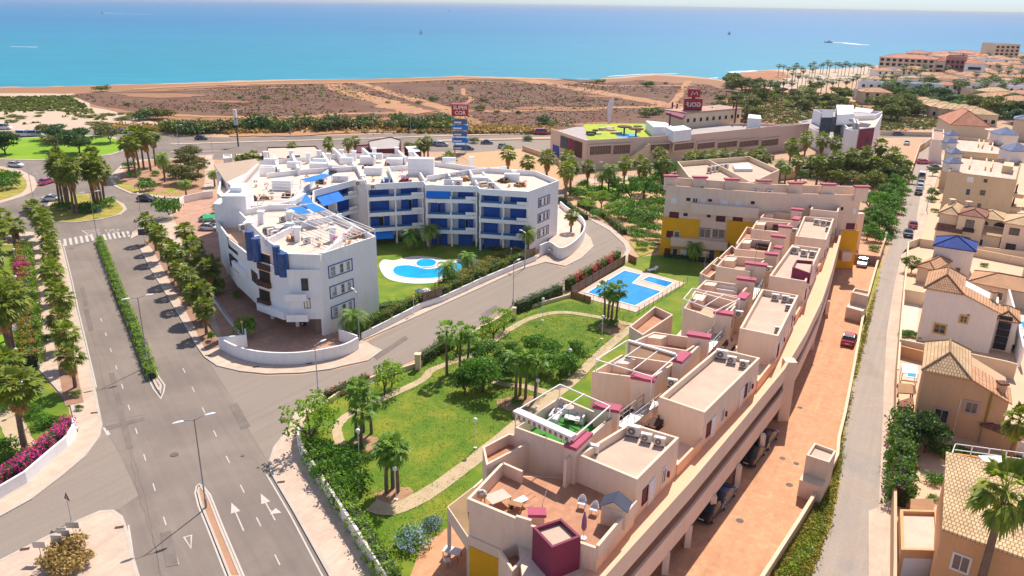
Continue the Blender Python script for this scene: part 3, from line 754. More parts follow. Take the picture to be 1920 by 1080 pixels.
M2=PP([(363,925),(366,912),(373,906),(383,910),(397,927),(421,987),(465,1090),(424,1090),(388,997),(369,950)])
def ring(poly,w,z,mb):
    mb.wall(poly,w,.03,z,closed=True)
kb=MB()
for poly,z in KERB:kb.wall([p for p in inset(poly,.12)],.3,.01,z+.012,closed=True)
ring(inset(M1,.55),.25,.16,kb);ring(inset(M2,.4),.2,.16,kb)
kb.build("kerb",M["kerb"])["kind"]="structure"
flat("median_bed",inset(M1,.6),.12,M["bed_soil"],skirt=.12);flat("median_bed",inset(M2,.45),.12,M["soil"],skirt=.12)
mk=MB()
mk.wall(inset(M1,.12),.16,.03,.034,closed=True);mk.wall(inset(M2,.14),.16,.03,.034,closed=True)
def line(pts,w=.15,z=.04):mk.wall(PP(pts),w,z-.008,z)
line([(181,727),(161,640),(147,582),(136,529),(124,480),(118,457)])
line([(500,890),(545,967),(600,1072),(610,1090)])
line([(241,985),(251,1053),(262,1090)])
def dashes(a,b,n,L=1.7,w=.13,z=.034,gap=None):
    a=P2(*a);b=P2(*b);T=math.hypot(b[0]-a[0],b[1]-a[1]);ux,uy=(b[0]-a[0])/T,(b[1]-a[1])/T
    for i in range(n):
        q=lerp(a,b,i/(n-1));mk.seg((q[0]-ux*L/2,q[1]-uy*L/2),(q[0]+ux*L/2,q[1]+uy*L/2),w,.024,z)
dashes((190,600),(332,1050),11,1.4,.11)
dashes((345,695),(520,1050),8,1.5,.11)
za,zb=P2(122,456),P2(170,449)
def zebra(c0,c1,n,d0,d1):
    for i in range(n):
        t=(i+.5)/n;p=lerp(c0,c1,t);q=lerp(d0,d1,t);L=math.hypot(c1[0]-c0[0],c1[1]-c0[1])
        mk.seg(p,q,L/n*.5,.024,.036)
zebra(P2(116,449),P2(176,439),6,P2(118,462),P2(180,451))
zebra(P2(190,440),P2(243,433),6,P2(194,451),P2(247,443))
for i in range(5):mk.seg(P2(158+i*5,433+i*3),P2(186+i*1.2,430.5+i*2.8),.25,.024,.036)
line([(154,432),(170,444),(177,452)],.2)
for u,v in((203,434),(217,433)):
    mk.wall(PP([(u-6,v-3),(u+6,v-3),(u,v+4)]),.14,.026,.036,closed=True)
def arrow(tail,head,hw=.42,w=.12,turn=None):
    a=Vector(P2(*tail));b=Vector(P2(*head));d=(b-a).normalized();n=Vector((-d.y,d.x));hb=b-d*1.7
    mk.seg(a,hb,w,.024,.034);mk.sheet([tuple(hb+n*hw),tuple(b),tuple(hb-n*hw)],.036)
    if turn:
        c=a+(b-a)*turn[0];e=Vector(P2(*turn[1]));dd=(e-c).normalized();m2=Vector((-dd.y,dd.x));eb=e-dd*.9
        mk.seg(c,eb,w,.024,.037);mk.sheet([tuple(eb+m2*.5),tuple(e),tuple(eb-m2*.5)],.038)
arrow((457,996),(434,943));arrow((516,976),(489,926),turn=(.35,(528,962)))
mk.wall(PP([(345,1008),(359,1004),(358,1028)]),.13,.024,.035,closed=True)
mk.wall(PP([(196,802),(204,816)]),.35,.03,.036)
struct(mk.build("road_marking",M["marking"]))
tl=MB();rr=random.Random(3)
for pts in([(205,700),(232,800),(262,900),(285,1000),(300,1075)],[(220,740),(245,860),(262,935),(278,985),(290,1020),(300,1080)],[(150,560),(175,640),(205,760)],[(205,790),(270,778)],[(195,830),(210,905),(225,960)]):
    c=cat_rom(PP(pts),6);c=[(x+rr.uniform(-.1,.1),y+rr.uniform(-.1,.1))for x,y in c];tl.wall(c,.03,.02,.03)
for u,v,s in((327,853,.42),(160,797,.3),(455,855,.2),(130,845,.3),(1493,870,.3),(1467,860,.3),(1480,910,.35),(1387,977,.35),(1500,765,.3),(1540,640,.2),(1523,685,.2),(478,636,.25)):
    tl.disc(P2(u,v),s,.04,.065,12)
for i,q_ in enumerate(([(196,800),(270,782),(272,788),(200,808)],[(205,700),(214,699),(250,840),(238,842)],[(430,760),(445,756),(470,800),(452,806)],[(150,540),(158,538),(176,620),(166,622)],[(300,1000),(320,996),(335,1060),(312,1064)],[(700,668),(760,630),(766,636),(706,676)],[(900,590),(930,572),(938,580),(908,598)])):flat("road_patch",PP(q_),.038+.001*i,M["road_patch"])
struct(tl.build("road_crack",M["tarline"]))
gr=MB()
for u,v in((177,776),(224,991),(47,1032),(527,906),(480,690),(390,668),(580,683)):c=P2(u,v);gr.seg((c[0]-.35,c[1]-.1),(c[0]+.35,c[1]+.1),.35,.1,.148)
struct(gr.build("drain_cover",M["dark_wood"]))
ribbon("planting_bed",PP([(140,760),(128,700),(112,610),(100,520),(90,455)]),1.9,.15,M["bed_soil"])
ribbon("planting_bed",PP([(402,655),(372,600),(335,535),(300,475),(280,450)]),(2.2,1.6),.15,M["bed_soil"])
flat("courtyard",PP([(322,400),(345,380),(402,366),(430,420),(620,625),(665,640),(640,660),(560,670),(470,660),(418,640),(392,560),(352,470),(335,430)]),.17,M["brown_pave"])
flat("terrace_court",PP([(1045,392),(1090,430),(1085,460),(1052,482),(1028,480),(1030,440)]),1.2,M["coping_pink"])
flat("lawn",PP([(695,628),(700,460),(780,440),(960,440),(1000,470),(965,502),(830,562),(720,613)]),.16,M["lawn"])
GARD=PP([(850,1290),(722,1095),(710,1080),(607,920),(565,853),(562,817),(575,792),(640,744),(783,690),(880,635),(960,590),(1070,558),(1176,493),(1190,484),(1250,478),(1330,500),(1300,640),(1100,850),(900,1000),(980,1290)])
flat("lawn",GARD,.16,M["lawn"])
ribbon("garden_path",PP([(697,950),(735,958),(785,938),(835,905),(910,848),(990,782),(1075,715),(1120,670),(1160,635),(1185,615)]),(1.9,1.3),.2,M["garden_path"],.08)
ribbon("garden_path",PP([(640,838),(632,815),(636,797),(662,775),(713,752),(790,716),(812,695),(880,670),(907,653),(960,617),(990,601),(1023,591),(1063,588),(1123,597),(1167,607),(1227,620)]),1.1,.205,M["garden_path"],.1)
ribbon("garden_path",PP([(905,712),(940,722),(985,728),(1035,742)]),1.2,.21,M["garden_path"],.2)
flat("patio",PP([(765,1095),(790,1030),(850,985),(905,960),(1000,1095),(1060,1290),(880,1290)]),.22,M["terracotta_pave"])
for q_ in([(655,838),(680,820),(712,826),(705,850),(670,856)],[(1120,612),(1150,600),(1175,612),(1150,632)],[(930,752),(1010,745),(1035,760),(960,775)],[(702,930),(760,915),(775,935),(725,960)]):flat("planting_bed",rough(cat_rom(PP(q_),3,True),.15,2),.192,M["soil"])
flat("house_plot",PP([(1671,1085),(1672,953),(1677,720),(1690,547),(1700,467),(1722,458),(1748,360),(1800,300),(2100,300),(2500,1085)]),.05,M["wall_tan"])
flat("bare_lot",rough(PP([(860,288),(1000,278),(1045,300),(1060,335),(1040,350),(960,345),(890,315)]),.6,4),.06,M["bare_lot"])
fm=MB();rr=random.Random(2)
def foam(pts,w,n=1):
    for i in range(n):ribbon_mb(fm,[P2(u+rr.uniform(-2,2),v+rr.uniform(-.7,.7),-1.5)for u,v in pts],w,-1.42+.01*i,.7,rr.randint(0,999),5)
foam([(1292,147),(1320,148.5),(1345,145.5)],3,1);foam([(1368,136),(1384,134.5),(1420,132.5)],4,2);foam([(1375,141),(1395,144),(1398,149)],6,2);foam([(1345,150),(1360,153.5)],3)
foam([(1080,148),(1110,148.5)],2,1);foam([(1140,143.5),(1200,139.5),(1270,138)],1.6,2)
foam([(1550,79.5),(1575,80),(1610,83),(1630,84)],7,2);foam([(192,24),(225,25.5),(290,27)],7,1);foam([(20,87),(70,89)],3)
struct(fm.build("sea_foam",M["foam"]))
# ================================================================ building helpers
def ray(u,v):
    p=P(u,v,0);return Vector((p.x,p.y,-H))
def onwall(A,B,u,v):
    """(metres along A->B, height) where pixel (u, v) meets the vertical wall A-B"""
    d=ray(u,v);ax,ay=A[0],A[1];bx,by=B[0]-ax,B[1]-ay;L=math.hypot(bx,by);bx/=L;by/=L
    det=d.x*(-by)+bx*d.y
    t=(ax*(-by)+bx*ay)/det
    s=(d.x*t-ax)*bx+(d.y*t-ay)*by
    return s,H-H*t
def wpt(A,B,s,off=0.0):
    L=math.hypot(B[0]-A[0],B[1]-A[1]);ux,uy=(B[0]-A[0])/L,(B[1]-A[1])/L
    return(A[0]+ux*s+uy*off,A[1]+uy*s-ux*off)
def panel(mb,A,B,s0,s1,z0,z1,o0,o1,mi=0):
    mb.prism([wpt(A,B,s0,o0),wpt(A,B,s1,o0),wpt(A,B,s1,o1),wpt(A,B,s0,o1)],z0,z1,mi)
def window(par,A,B,s,z,w,h,fm=None,pm=None,mull=1,fw=.09,proud=.07,name="window",sill=False,bars=0):
    """window on the outer (right-hand) side of wall A->B; s = centre, z = bottom"""
    f=MB();fm=fm or M["white_paint"]
    x0,x1=s-w/2,s+w/2
    panel(f,A,B,x0-fw,x1+fw,z-fw,z,-.04,proud);panel(f,A,B,x0-fw,x1+fw,z+h,z+h+fw,-.04,proud)
    panel(f,A,B,x0-fw,x0,z,z+h,-.04,proud);panel(f,A,B,x1,x1+fw,z,z+h,-.04,proud)
    for i in range(mull):
        c=x0+w*(i+1)/(mull+1);panel(f,A,B,c-.035,c+.035,z,z+h,-.03,proud-.015)
    for i in range(bars):
        c=z+h*(i+1)/(bars+1);panel(f,A,B,x0,x1,c-.02,c+.02,-.03,proud-.02)
    if sill:panel(f,A,B,x0-fw*1.6,x1+fw*1.6,z-fw-.07,z-fw-.003,-.04,proud+.09)
    o=f.build(name,fm,par)
    p=MB();panel(p,A,B,x0,x1,z,z+h,-.05,.012);p.build("pane",pm or M["glass"],o)
    return o
def pwin(par,A,B,u0,v0,u1,v1,**k):
    """window whose top-left / bottom-right corners are surveyed in the photograph"""
    um,vm=(u0+u1)/2,(v0+v1)/2
    s0,_=onwall(A,B,u0,vm);s1,_=onwall(A,B,u1,vm);_,za=onwall(A,B,um,v0);_,zb=onwall(A,B,um,v1)
    w=abs(s1-s0);h=abs(za-zb)
    return window(par,A,B,(s0+s1)/2,min(za,zb),w,h,**k)
def door(par,A,B,s,z,w=.9,h=2.05,m_=None,name="door",fm=None):
    f=MB();panel(f,A,B,s-w/2,s+w/2,z,z+h,-.04,.05);o=f.build(name,m_ or M["dark_wood"],par)
    g_=MB();panel(g_,A,B,s-w/2-.07,s-w/2,z,z+h,-.04,.08);panel(g_,A,B,s+w/2,s+w/2+.07,z,z+h,-.04,.08);panel(g_,A,B,s-w/2-.07,s+w/2+.07,z+h,z+h+.07,-.04,.08)
    g_.build("door_frame",fm or M["white_paint"],o);return o
def flatblock(par,poly,z0,zt,wm,fm,ph=1.0,t=.22,name="wall",cope=None):
    mb=MB();mb.prism(poly,z0,zt-ph);w=mb.build(name,wm,par)
    r_=MB();r_.sheet(inset(poly,t*.9),zt-ph+.012);r_.build("roof",fm,par)
    p=MB();p.wall(inset(poly,t/2),t,zt-ph,zt,closed=True);p.build("parapet",wm,par)
    if cope:
        c=MB();c.wall(inset(poly,t/2),t+.08,zt+.002,zt+.06,closed=True);c.build("coping",cope,par)
    return w
def uvroof(name,faces,m_,par,thick=.16,uvs=1.0):
    """faces: list of (polygon of 3D points, eave first edge); planar roof slopes with tile UVs and thickness"""
    me=bpy.data.meshes.new(name);V=[];Fc=[];UV=[]
    ox=Vector((0,0,0));q=par
    while q is not None:ox=ox+q.location;q=q.parent
    for poly in faces:
        pts=[Vector(p)for p in poly];nrm=(pts[1]-pts[0]).cross(pts[2]-pts[0]).normalized()
        if nrm.z<0:pts=[pts[1],pts[0]]+pts[2:][::-1];nrm=-nrm if False else(pts[1]-pts[0]).cross(pts[2]-pts[0]).normalized()
        U=(pts[1]-pts[0]).normalized();Vv=nrm.cross(U).normalized();k=len(V)
        V+=[tuple(p-ox)for p in pts];Fc.append(tuple(range(k,k+len(pts))));UV+=[((p-pts[0]).dot(U),(p-pts[0]).dot(Vv))for p in pts]
        k=len(V);V+=[tuple(p-ox-Vector((0,0,thick)))for p in pts];Fc.append(tuple(reversed(range(k,k+len(pts)))));UV+=[(0,0)]*len(pts)
        n=len(pts)
        for i in range(n):
            j=(i+1)%n;a,b=pts[i]-ox,pts[j]-ox;kk=len(V);dz=Vector((0,0,thick))
            V+=[tuple(a-dz),tuple(b-dz),tuple(b),tuple(a)];Fc.append((kk,kk+1,kk+2,kk+3));UV+=[(0,0),((b-a).length,0),((b-a).length,thick),(0,thick)]
    me.from_pydata(V,[],Fc);me.materials.append(m_)
    uv=me.uv_layers.new(name="UVMap");i=0
    flat_uv=[]
    for p in me.polygons:
        for li in p.loop_indices:flat_uv+=list(UV[me.loops[li].vertex_index])
    uv.data.foreach_set("uv",flat_uv);me.update()
    o=bpy.data.objects.new(name,me);link(o,par);return o
def hiproof(par,c4,z,rise,m_,over=.35,ridge=None,name="roof",gable=False):
    """hip roof over four corners (ordered); ridge along the longer side"""
    c=inset(c4,-over);c=[Vector((p[0],p[1],z))for p in c]
    if(c[1]-c[0]).length<(c[2]-c[1]).length:c=c[1:]+c[:1]
    W=(c[2]-c[1]).length;L=(c[1]-c[0]).length;k=0 if gable else min(.5,W/2/L)
    m0=(c[0]+c[3])/2;m1=(c[1]+c[2])/2
    a=m0.lerp(m1,k)+Vector((0,0,rise));b=m0.lerp(m1,1-k)+Vector((0,0,rise))
    fs=[[c[0],c[1],b,a],[c[2],c[3],a,b]]
    if not gable:fs+=([[c[1],c[2],b],[c[3],c[0],a]])
    else:fs+=[]
    o=uvroof(name,fs,m_,par)
    rd=MB();rd.tube([a,b],.13,6)
    if not gable:
        for p,q in((c[0],a),(c[3],a),(c[1],b),(c[2],b)):rd.tube([p,q],.12,6)
    rd.build("ridge",m_,o)
    return o,a,b,c
def quad_poly(A,B,depth,off=0):
    """rectangle behind (left of) wall A->B"""
    return[wpt(A,B,0,-off),wpt(A,B,math.hypot(B[0]-A[0],B[1]-A[1]),-off),wpt(A,B,math.hypot(B[0]-A[0],B[1]-A[1]),-off-depth),wpt(A,B,0,-off-depth)]
def chimney(par,x,y,z,w=.7,d=.7,h=1.4,m_=None,cap=None,name="chimney",rz=0):
    c,s=math.cos(rz),math.sin(rz)
    def rc(a,b):return[(x+p*c-q*s,y+p*s+q*c)for p,q in((-a,-b),(a,-b),(a,b),(-a,b))]
    mb=MB();mb.prism(rc(w/2,d/2),z,z+h);o=mb.build(name,m_ or M["white"],par)
    k=MB();k.prism(rc(w/2+.12,d/2+.12),z+h+.003,z+h+.2);k.build("chimney_cap",cap or m_ or M["white"],o);return o
def pergola(par,corners,z0,z1,m_,n=4,t=.09,name="pergola",diag=False):
    mb=MB();c=[Vector((p[0],p[1],0))for p in corners]
    for p in c:mb.box(p.x-t/2,p.y-t/2,z0,p.x+t/2,p.y+t/2,z1-t)
    for i in range(4):mb.seg(c[i],c[(i+1)%4],t,z1-t+.001*i,z1+.001*i)
    for i in range(1,n):
        a=c[0].lerp(c[1],i/n);b=c[3].lerp(c[2],i/n);mb.seg(a,b,t*.8,z1+.01,z1+t)
    return mb.build(name,m_,par)
def gquad(mb,p,th=.04,mi=0):
    """thin slab over 4 world points"""
    p=[Vector(q)for q in p];n=(p[1]-p[0]).cross(p[2]-p[0]).normalized()*th
    mb.add([tuple(q)for q in p]+[tuple(q-n)for q in p],[(0,1,2,3),(7,6,5,4),(0,4,5,1),(1,5,6,2),(2,6,7,3),(3,7,4,0)],mi)
# ================================================================ the white apartment complex
wb=thing("apartment_complex","white curved apartment complex with blue shutters and roof terraces round a pool garden","building",(-20,130))
Wt,Sh=M["white"],M["blue_shutter"]
def Wp(x,y):return(400+x/2.909,280+y/2.909)
def WP(x,y,z):u,v=Wp(x,y);return P2(u,v,z)
A0,B0=P2(600,478.7,12),P2(705,443,12)
A0=((A0[0]+-26.2)/2,(A0[1]+99.9)/2)
WL=[(-30.2,99.3),(-35.6,103.2),(-42.3,112.6),(-48.7,124),(-52,134)]
WU=[(-30.1,99.8),(-34.2,105.0),(-39.8,114.4),(-45.2,123.5)]
F1a,F1b,F2a,F2b,F3a,F3b,F4a,F4b,RB=WP(550,225,12),WP(775,165,12),WP(835,190,12),WP(1145,175,12),(-16.4,143.1),(-6.8,142.9),(-6.3,140.8),(2.7,139.2),(8.7,149.2)
E1,E2=(-28.5,121),(-33.8,129)
def back(A,B,d):return wpt(A,B,0,-d),wpt(A,B,math.hypot(B[0]-A[0],B[1]-A[1]),-d)
bays=[(F1a,F1b,2),(F2a,F2b,2),(F3a,F3b,2),(F4a,F4b,2)]
bk=[back(a,b,1.5)for a,b,n in bays]
mb=MB()
west=[(A0[0],A0[1])]+WL
mb.prism(west+[(-40,134),E2,E1,B0],2.7,8.9)
mb.prism([A0]+WU+[(-40,131),E2,E1,B0],8.9,11)
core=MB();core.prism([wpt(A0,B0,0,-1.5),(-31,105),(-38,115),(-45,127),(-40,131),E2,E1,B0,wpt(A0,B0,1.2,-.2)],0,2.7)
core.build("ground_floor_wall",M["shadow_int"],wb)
mb.prism([A0,B0,wpt(A0,B0,11.0,-.5),wpt(A0,B0,0.02,-.5)],0,2.69)
mb.prism([(-45.2,123.5),(-52,134),(-57.5,152),(-54.5,163),(-38,173.5),(-27.5,160),bk[0][1],bk[0][0],E2,(-40,129)],0,11)
mb.prism([bk[0][1],(-28.2,146.5),bk[1][0],bk[1][1],(-16.9,146.2),bk[2][0],bk[2][1],bk[3][0],bk[3][1],F4b,RB,(4.5,158),(-8,161),(-16,166),(-27,174.5),(-38,173.5),(-27.5,160)],0,11)
mb.build("wall",Wt,wb)
wp=MB()
RP_=[A0]+WU+[(-52,134),(-57.5,152),(-54.5,163),(-38,173.5),(-27,174.5),(-16,166),(-8,161),(4.5,158),RB,F4b,F4a,F3b,F3a,F2b,F2a,(-28.4,146.2),F1b,F1a,E2,E1,B0]
wp.wall(inset(RP_[::-1],.12),.24,10.99,12,closed=True)
wp.wall([p for p in inset(([A0]+WL+[(-48,133)])[:6],0)][1:6],.22,8.89,9.95,off=-.1)
wp.build("parapet",Wt,wb)
fl=MB();fl.sheet(inset(RP_[::-1],.2),11.02);fl.build("roof_terrace",M["white_floor"],wb)
fl=MB();fl.sheet([A0]+WL[:5]+WU[::-1],8.93);fl.build("terrace_floor",M["terrace_tile_pale"],wb)
for u,v in((513,598),(560,612),(450,540),(480,565),(430,515)):
    p=P2(u,v);q=MB();q.box(p[0]-.25,p[1]-.5,0,p[0]+.25,p[1]+.5,2.7);q.build("pillar",Wt,wb)
rng_=random.Random(4)
for fi,(a,b,nb)in enumerate(bays):
    L=math.hypot(b[0]-a[0],b[1]-a[1]);bw=L/nb
    sl=MB();panel(sl,a,b,0,L,10.85,11.0,-1.5,-.001);panel(sl,a,b,0,L,11.0,11.02,-1.5,-.2);sl.build("roof_slab",Wt,wb)
    fn=MB()
    for i in range(nb+1):
        s=min(max(i*bw,.15),L-.15);panel(fn,a,b,s-.14,s+.14,0,10.85,-1.5,-.02)
    fn.build("fin_wall",Wt,wb)
    for k in range(0,4):
        z=3*k-(.1 if k else 0)
        for i in range(nb):
            s0=i*bw+.15;s1=(i+1)*bw-.15;w=s1-s0
            A_,B_=bk[fi]
            sh=MB();c0=s0+w*(.12 if i==0 else .22);c1=c0+w*rng_.choice([.6,.68,.62])
            full=rng_.random()<.72
            if full:panel(sh,A_,B_,c0,c1,z+.1,z+2.5,-.05,.55)
            else:panel(sh,A_,B_,c0,c0+w*.28,z+.1,z+2.5,-.05,.5);panel(sh,A_,B_,c1-w*.2,c1,z+.1,z+2.5,-.05,.5)
            for q in range(7):
                x=c0+(c1-c0)*(q+.5)/7
                if full:panel(sh,A_,B_,x-.02,x+.02,z+.1,z+2.5,.55,.58)
            sh.build("shutter",Sh,wb)
            if not full:dr=MB();panel(dr,A_,B_,c0+w*.3,c1-w*.22,z+.1,z+2.3,-.05,.05);dr.build("balcony_door",M["dark"],wb)
            if k==0:continue
            bl=MB();panel(bl,a,b,s0-.15,s1+.15,z-.12,z+.1,-1.5,.32)
            hs=(.0,.38)if(i+fi)%2==0 else(.62,1.0)
            if i==nb-1:hs=(.55,1.0)
            else:hs=(0,.06)
            panel(bl,a,b,s0-.15,s1+.15,z+.1,z+.6,.16,.32)
            panel(bl,a,b,s0-.15+(w+.3)*hs[0],s0-.15+(w+.3)*hs[1],z+.42,z+1.15,.16,.32)
            panel(bl,a,b,s1-.12,s1+.15,z+.42,z+1.15,.158,.322)
            bo=bl.build("balcony",Wt,wb)
            rl=MB();r0,r1=(hs[1],.96)if i==0 else(.0,hs[0])
            panel(rl,a,b,s0-.1+(w+.2)*r0,s0-.1+(w+.2)*r1,z+.6,z+1.0,.2,.26);rl.build("railing",M["blue_rail"],bo)
def bluewin(A,B,quad):
    (x0,y0,x1,y1,x2,y2)=quad
    pwin(wb,A,B,*Wp(x0,y0),*Wp(x1,y1),fm=M["blue_frame"],pm=Wt,mull=0,fw=.12,proud=.1)
for k,zc in enumerate((8.3,5.3,2.3)):
    for(A,B,s)in((A0,B0,3.75),(F4b,RB,5.9)):
        L=math.hypot(B[0]-A[0],B[1]-A[1]);w=4.3 if A is A0 else 4.2
        f=window(wb,A,B,s,zc,w,1.55,fm=M["blue_frame"],pm=Wt,mull=0,fw=.13,proud=.09)
        for j in(-1.45,.2,1.45):
            window(f,A,B,s+j,zc+.12,.62+(.25 if j<-1 else 0),1.25,fm=M["white_paint"],pm=M["glass"],mull=0,fw=.05,proud=.06,bars=1,name="casement")
wa=[A0]+WL
for(i,j,u0,v0,u1,v1)in((0,1,565,523,576,545),(1,2,565,523,576,545)):
    pass
def wwin(seg,u0,v0,u1,v1,m_=None,fm=None,name="window"):
    A,B=wa[seg+1],wa[seg]
    pwin(wb,A,B,u0,v0,u1,v1,fm=fm or M["dark_wood"],pm=m_ or M["glass"],mull=1,fw=.08,proud=.06,name=name)
wwin(0,566,523,577,544);wwin(0,571,560,581,577,M["white_paint"])
wwin(2,429,452,444,470,M["dark"]);wwin(2,432,483,446,503,M["dark"]);wwin(2,473,511,483,529)
for v0 in(476,508,543):
    A,B=wa[2],wa[1];s,z=onwall(A,B,497,v0+12)
    s=min(max(s,.8),6)
    f=window(wb,A,B,s,z-1.0,2.4,1.9,fm=M["peach_warm"],pm=M["dark"],mull=0,fw=.1,proud=.05,name="balcony_opening")
    r_=MB();panel(r_,A,B,s-1.3,s+1.3,z-1.3,z-.5,.04,.5);r_.build("balcony_rail",M["dark_wood"],f)
A,B=wa[1],wa[0]
for z in(2.75,5.75):lb=MB();panel(lb,A,B,-.5,2.4,z,z+.15,0,1.1);panel(lb,A,B,-.5,2.4,z+.15,z+1.0,.95,1.1);lb.build("balcony",Wt,wb)
lb=MB();panel(lb,WL[1],WL[0],.2,6.2,2.75,3.8,0,.9);lb.build("balcony",Wt,wb)
lb=MB();panel(lb,WL[2],WL[1],.5,6.5,5.9,6.9,0,.5);lb.build("balcony",Wt,wb)
for(u,v,v2,r1)in((519,461,512,.5),(531,474,516,.66),(469,433,482,.62),(481,446,486,.6)):
    A,B=(wa[2],wa[1])if u>500 else(wa[3],wa[2]);s_,zt=onwall(A,B,u,v);zb=onwall(A,B,u,v2)[1];p=wpt(A,B,s_,.15);q=MB();q.tube([(p[0],p[1],zb),(p[0],p[1],zt)],r1,18)
    for k in range(9):
        zz=zb+(zt-zb)*(k+.5)/9;q.tube([(p[0],p[1],zz-.02),(p[0],p[1],zz+.02)],r1+.03,18)
    q.build("glass_block_tower",M["blue_glass"],wb)
tw=MB();tw.prism([(-46.9,122.6),(-43.2,122.9),(-43.4,127.5),(-47.3,127.2)],0,14.2);tw.prism([(-46.5,125.4),(-44.6,125.5),(-44.8,129),(-46.7,129)],11,15);tw.prism([(-48.6,123.2),(-46.95,122.7),(-47.25,127),(-49,127)],8,12.8)
tw.build("stair_tower",Wt,wb)
wedge=[P2(403.5,309,13.2),P2(477,298,14.6),P2(485,308,14.2),P2(439,361,12.2)]
wz=[13.2,14.6,14.2,12.2]
q=MB();q.prism(wedge,0,[z-.25 for z in wz]);q.build("pavilion_wall",Wt,wb)
q=MB();q.prism(inset(wedge,-.25),[z-.24 for z in(wz if sum(wedge[i][0]*wedge[(i+1)%4][1]-wedge[(i+1)%4][0]*wedge[i][1]for i in range(4))>0 else wz[::-1])],wz if sum(wedge[i][0]*wedge[(i+1)%4][1]-wedge[(i+1)%4][0]*wedge[i][1]for i in range(4))>0 else wz[::-1]);q.build("pavilion_roof",M["white_sand"],wb)
def party(u0,v0,u1,v1,z=12.0,w=.3,zt=None,z0=11.0):
    pw=MB();pw.seg(P2(u0,v0,z),P2(u1,v1,z),w,z0,zt or z);pw.build("party_wall",Wt,wb)
for a in((498,449,560,418),(560,418,640,400),(598,478,640,448),(462,392,540,378),(463,385,555,383),(540,378,585,340),(626,455,660,425),(687,344,668,310),(798,339,778,308),(740,341,728,312),(896,345,880,318),(850,342,838,320),(940,354,905,322),(668,312,610,308),(668,312,640,285),(728,312,800,308),(800,330,880,318),(800,308,776,285),(560,318,660,312),(585,340,615,318),(880,318,950,312),(500,325,560,318)):party(*a)
for a in((523,322,515,296),(560,320,548,292),(620,315,605,290),(645,300,625,282),(700,300,680,282),(760,300,742,282)):party(*a,z=12.0,w=.5,zt=12.6)
for(u,v,w,d,h)in((790,318,5.2,2.0,3.4),(545,420,1.6,1.2,1.2),(700,318,3.6,1.6,1.5),(640,330,3,2,1.2),(900,335,3.2,1.4,1.4),(960,330,3,1.2,1.5),(530,345,3.5,2,1.8),(850,338,3.5,1.3,1.3),(600,308,4,2.2,1.4),(560,398,3,1.3,1.3),(690,298,3.2,2,1.6),(740,300,3.4,2,1.4),(500,318,3.5,2.4,1.7),(470,415,1.6,2.6,1.1)):
    p=P2(u,v,12);bx=MB();bx.box(p[0]-w/2,p[1]-d/2,11.0,p[0]+w/2,p[1]+d/2,11.0+h);bx.build("stair_box",Wt,wb)
for(u,v)in((500,315),(552,308),(600,302),(508,302),(650,300),(705,292),(842,300)):
    p=P2(u,v,12.4);bt=MB();bt.tube([(p[0]-1.4,p[1],12.3),(p[0]+1.4,p[1],12.3)],.75,12);bt.build("vault_roof",Wt,wb)
for(u,v,h)in((499,296,2.2),(547,292,2.0),(578,297,2.0),(598,292,2),(664,292,1.9),(702,290,2.3),(744,287,2.1),(884,305,2.1),(964,325,1.4),(490,408,1.9),(558,440,2.0),(624,440,2.0),(543,402,1.3),(455,362,2.5),(616,296,1.8),(640,288,1.7),(770,292,1.8),(680,330,1.0),(756,330,1.1)):
    p=P2(u,v,12);chimney(wb,p[0],p[1],11,.8,.8,h,Wt,Wt)
pergola(wb,[WP(440,385,12.8),WP(640,350,12.8),WP(880,435,13.1),WP(720,490,13.1)],11,13.1,M["white_paint"],7)
pergola(wb,[WP(240,275,13.3),WP(320,182,13.3),WP(470,192,13.3),WP(430,280,13.3)],11,13.3,M["white_paint"],5)
o=pergola(wb,[WP(395,320,13.4),WP(545,292,13.4),WP(630,333,13.4),WP(460,360,13.4)],11,13.4,M["white_paint"],3)
q=MB();q.prism([WP(418,322,13.5),WP(478,310,13.5),WP(535,345,13.5),WP(470,352,13.5)],13.5,13.54);q.prism([WP(492,306,13.5),WP(542,297,13.5),WP(615,330,13.5),WP(550,343,13.5)],13.5,13.54);q.build("awning",M["blue_awning"],wb)
q=MB();q.prism([WP(475,165,13.2),WP(600,133,13.2),WP(648,142,13.2),WP(530,180,13.2)],13.2,13.25);q.build("awning",M["blue_awning"],wb)
q=MB()
for p in(WP(475,165,13.2),WP(600,135,13.2),WP(645,143,13.2),WP(530,178,13.2)):q.box(p[0]-.05,p[1]-.05,11,p[0]+.05,p[1]+.05,13.2)
q.build("awning_frame",M["white_paint"],wb)
def faceawn(a,b,s0,s1,zt,zb,out,n=1):
    q=MB();w=(s1-s0)/n
    for i in range(n):
        x0=s0+i*w+.03;x1=s0+(i+1)*w-.03
        p0,p1=wpt(a,b,x0,-.2),wpt(a,b,x1,-.2);p2,p3=wpt(a,b,x1,out),wpt(a,b,x0,out)
        gquad(q,[(p0[0],p0[1],zt),(p1[0],p1[1],zt),(p2[0],p2[1],zb),(p3[0],p3[1],zb)])
    q.build("awning",M["blue_awning"],wb)
faceawn(F1a,F1b,.3,6.2,10.9,9.3,1.7,2);faceawn(F3a,F3b,.1,4.6,11.0,9.9,1.3,1);faceawn(F2a,F2b,.4,4.6,2.6,1.6,1.4,1)
q=MB();a=WP(470,300,11.9);b=WP(500,250,12.4);c=WP(548,290,11.9);gquad(q,[(a[0],a[1],11.9),(b[0],b[1],12.5),(b[0]+.3,b[1]+.1,12.5),(c[0],c[1],11.8)]);q.build("awning",M["blue_awning"],wb)
q=MB();q.seg(WP(425,300,11.8),WP(495,238,12.4),.8,11.6,12.4);q.build("sloping_wall",Wt,wb)
q=MB()
for i in range(6):p=WP(1200+28*i,165-8*i,12.9);q.box(p[0]-.6,p[1]-.5,12.6,p[0]+.6,p[1]+.5,12.66)
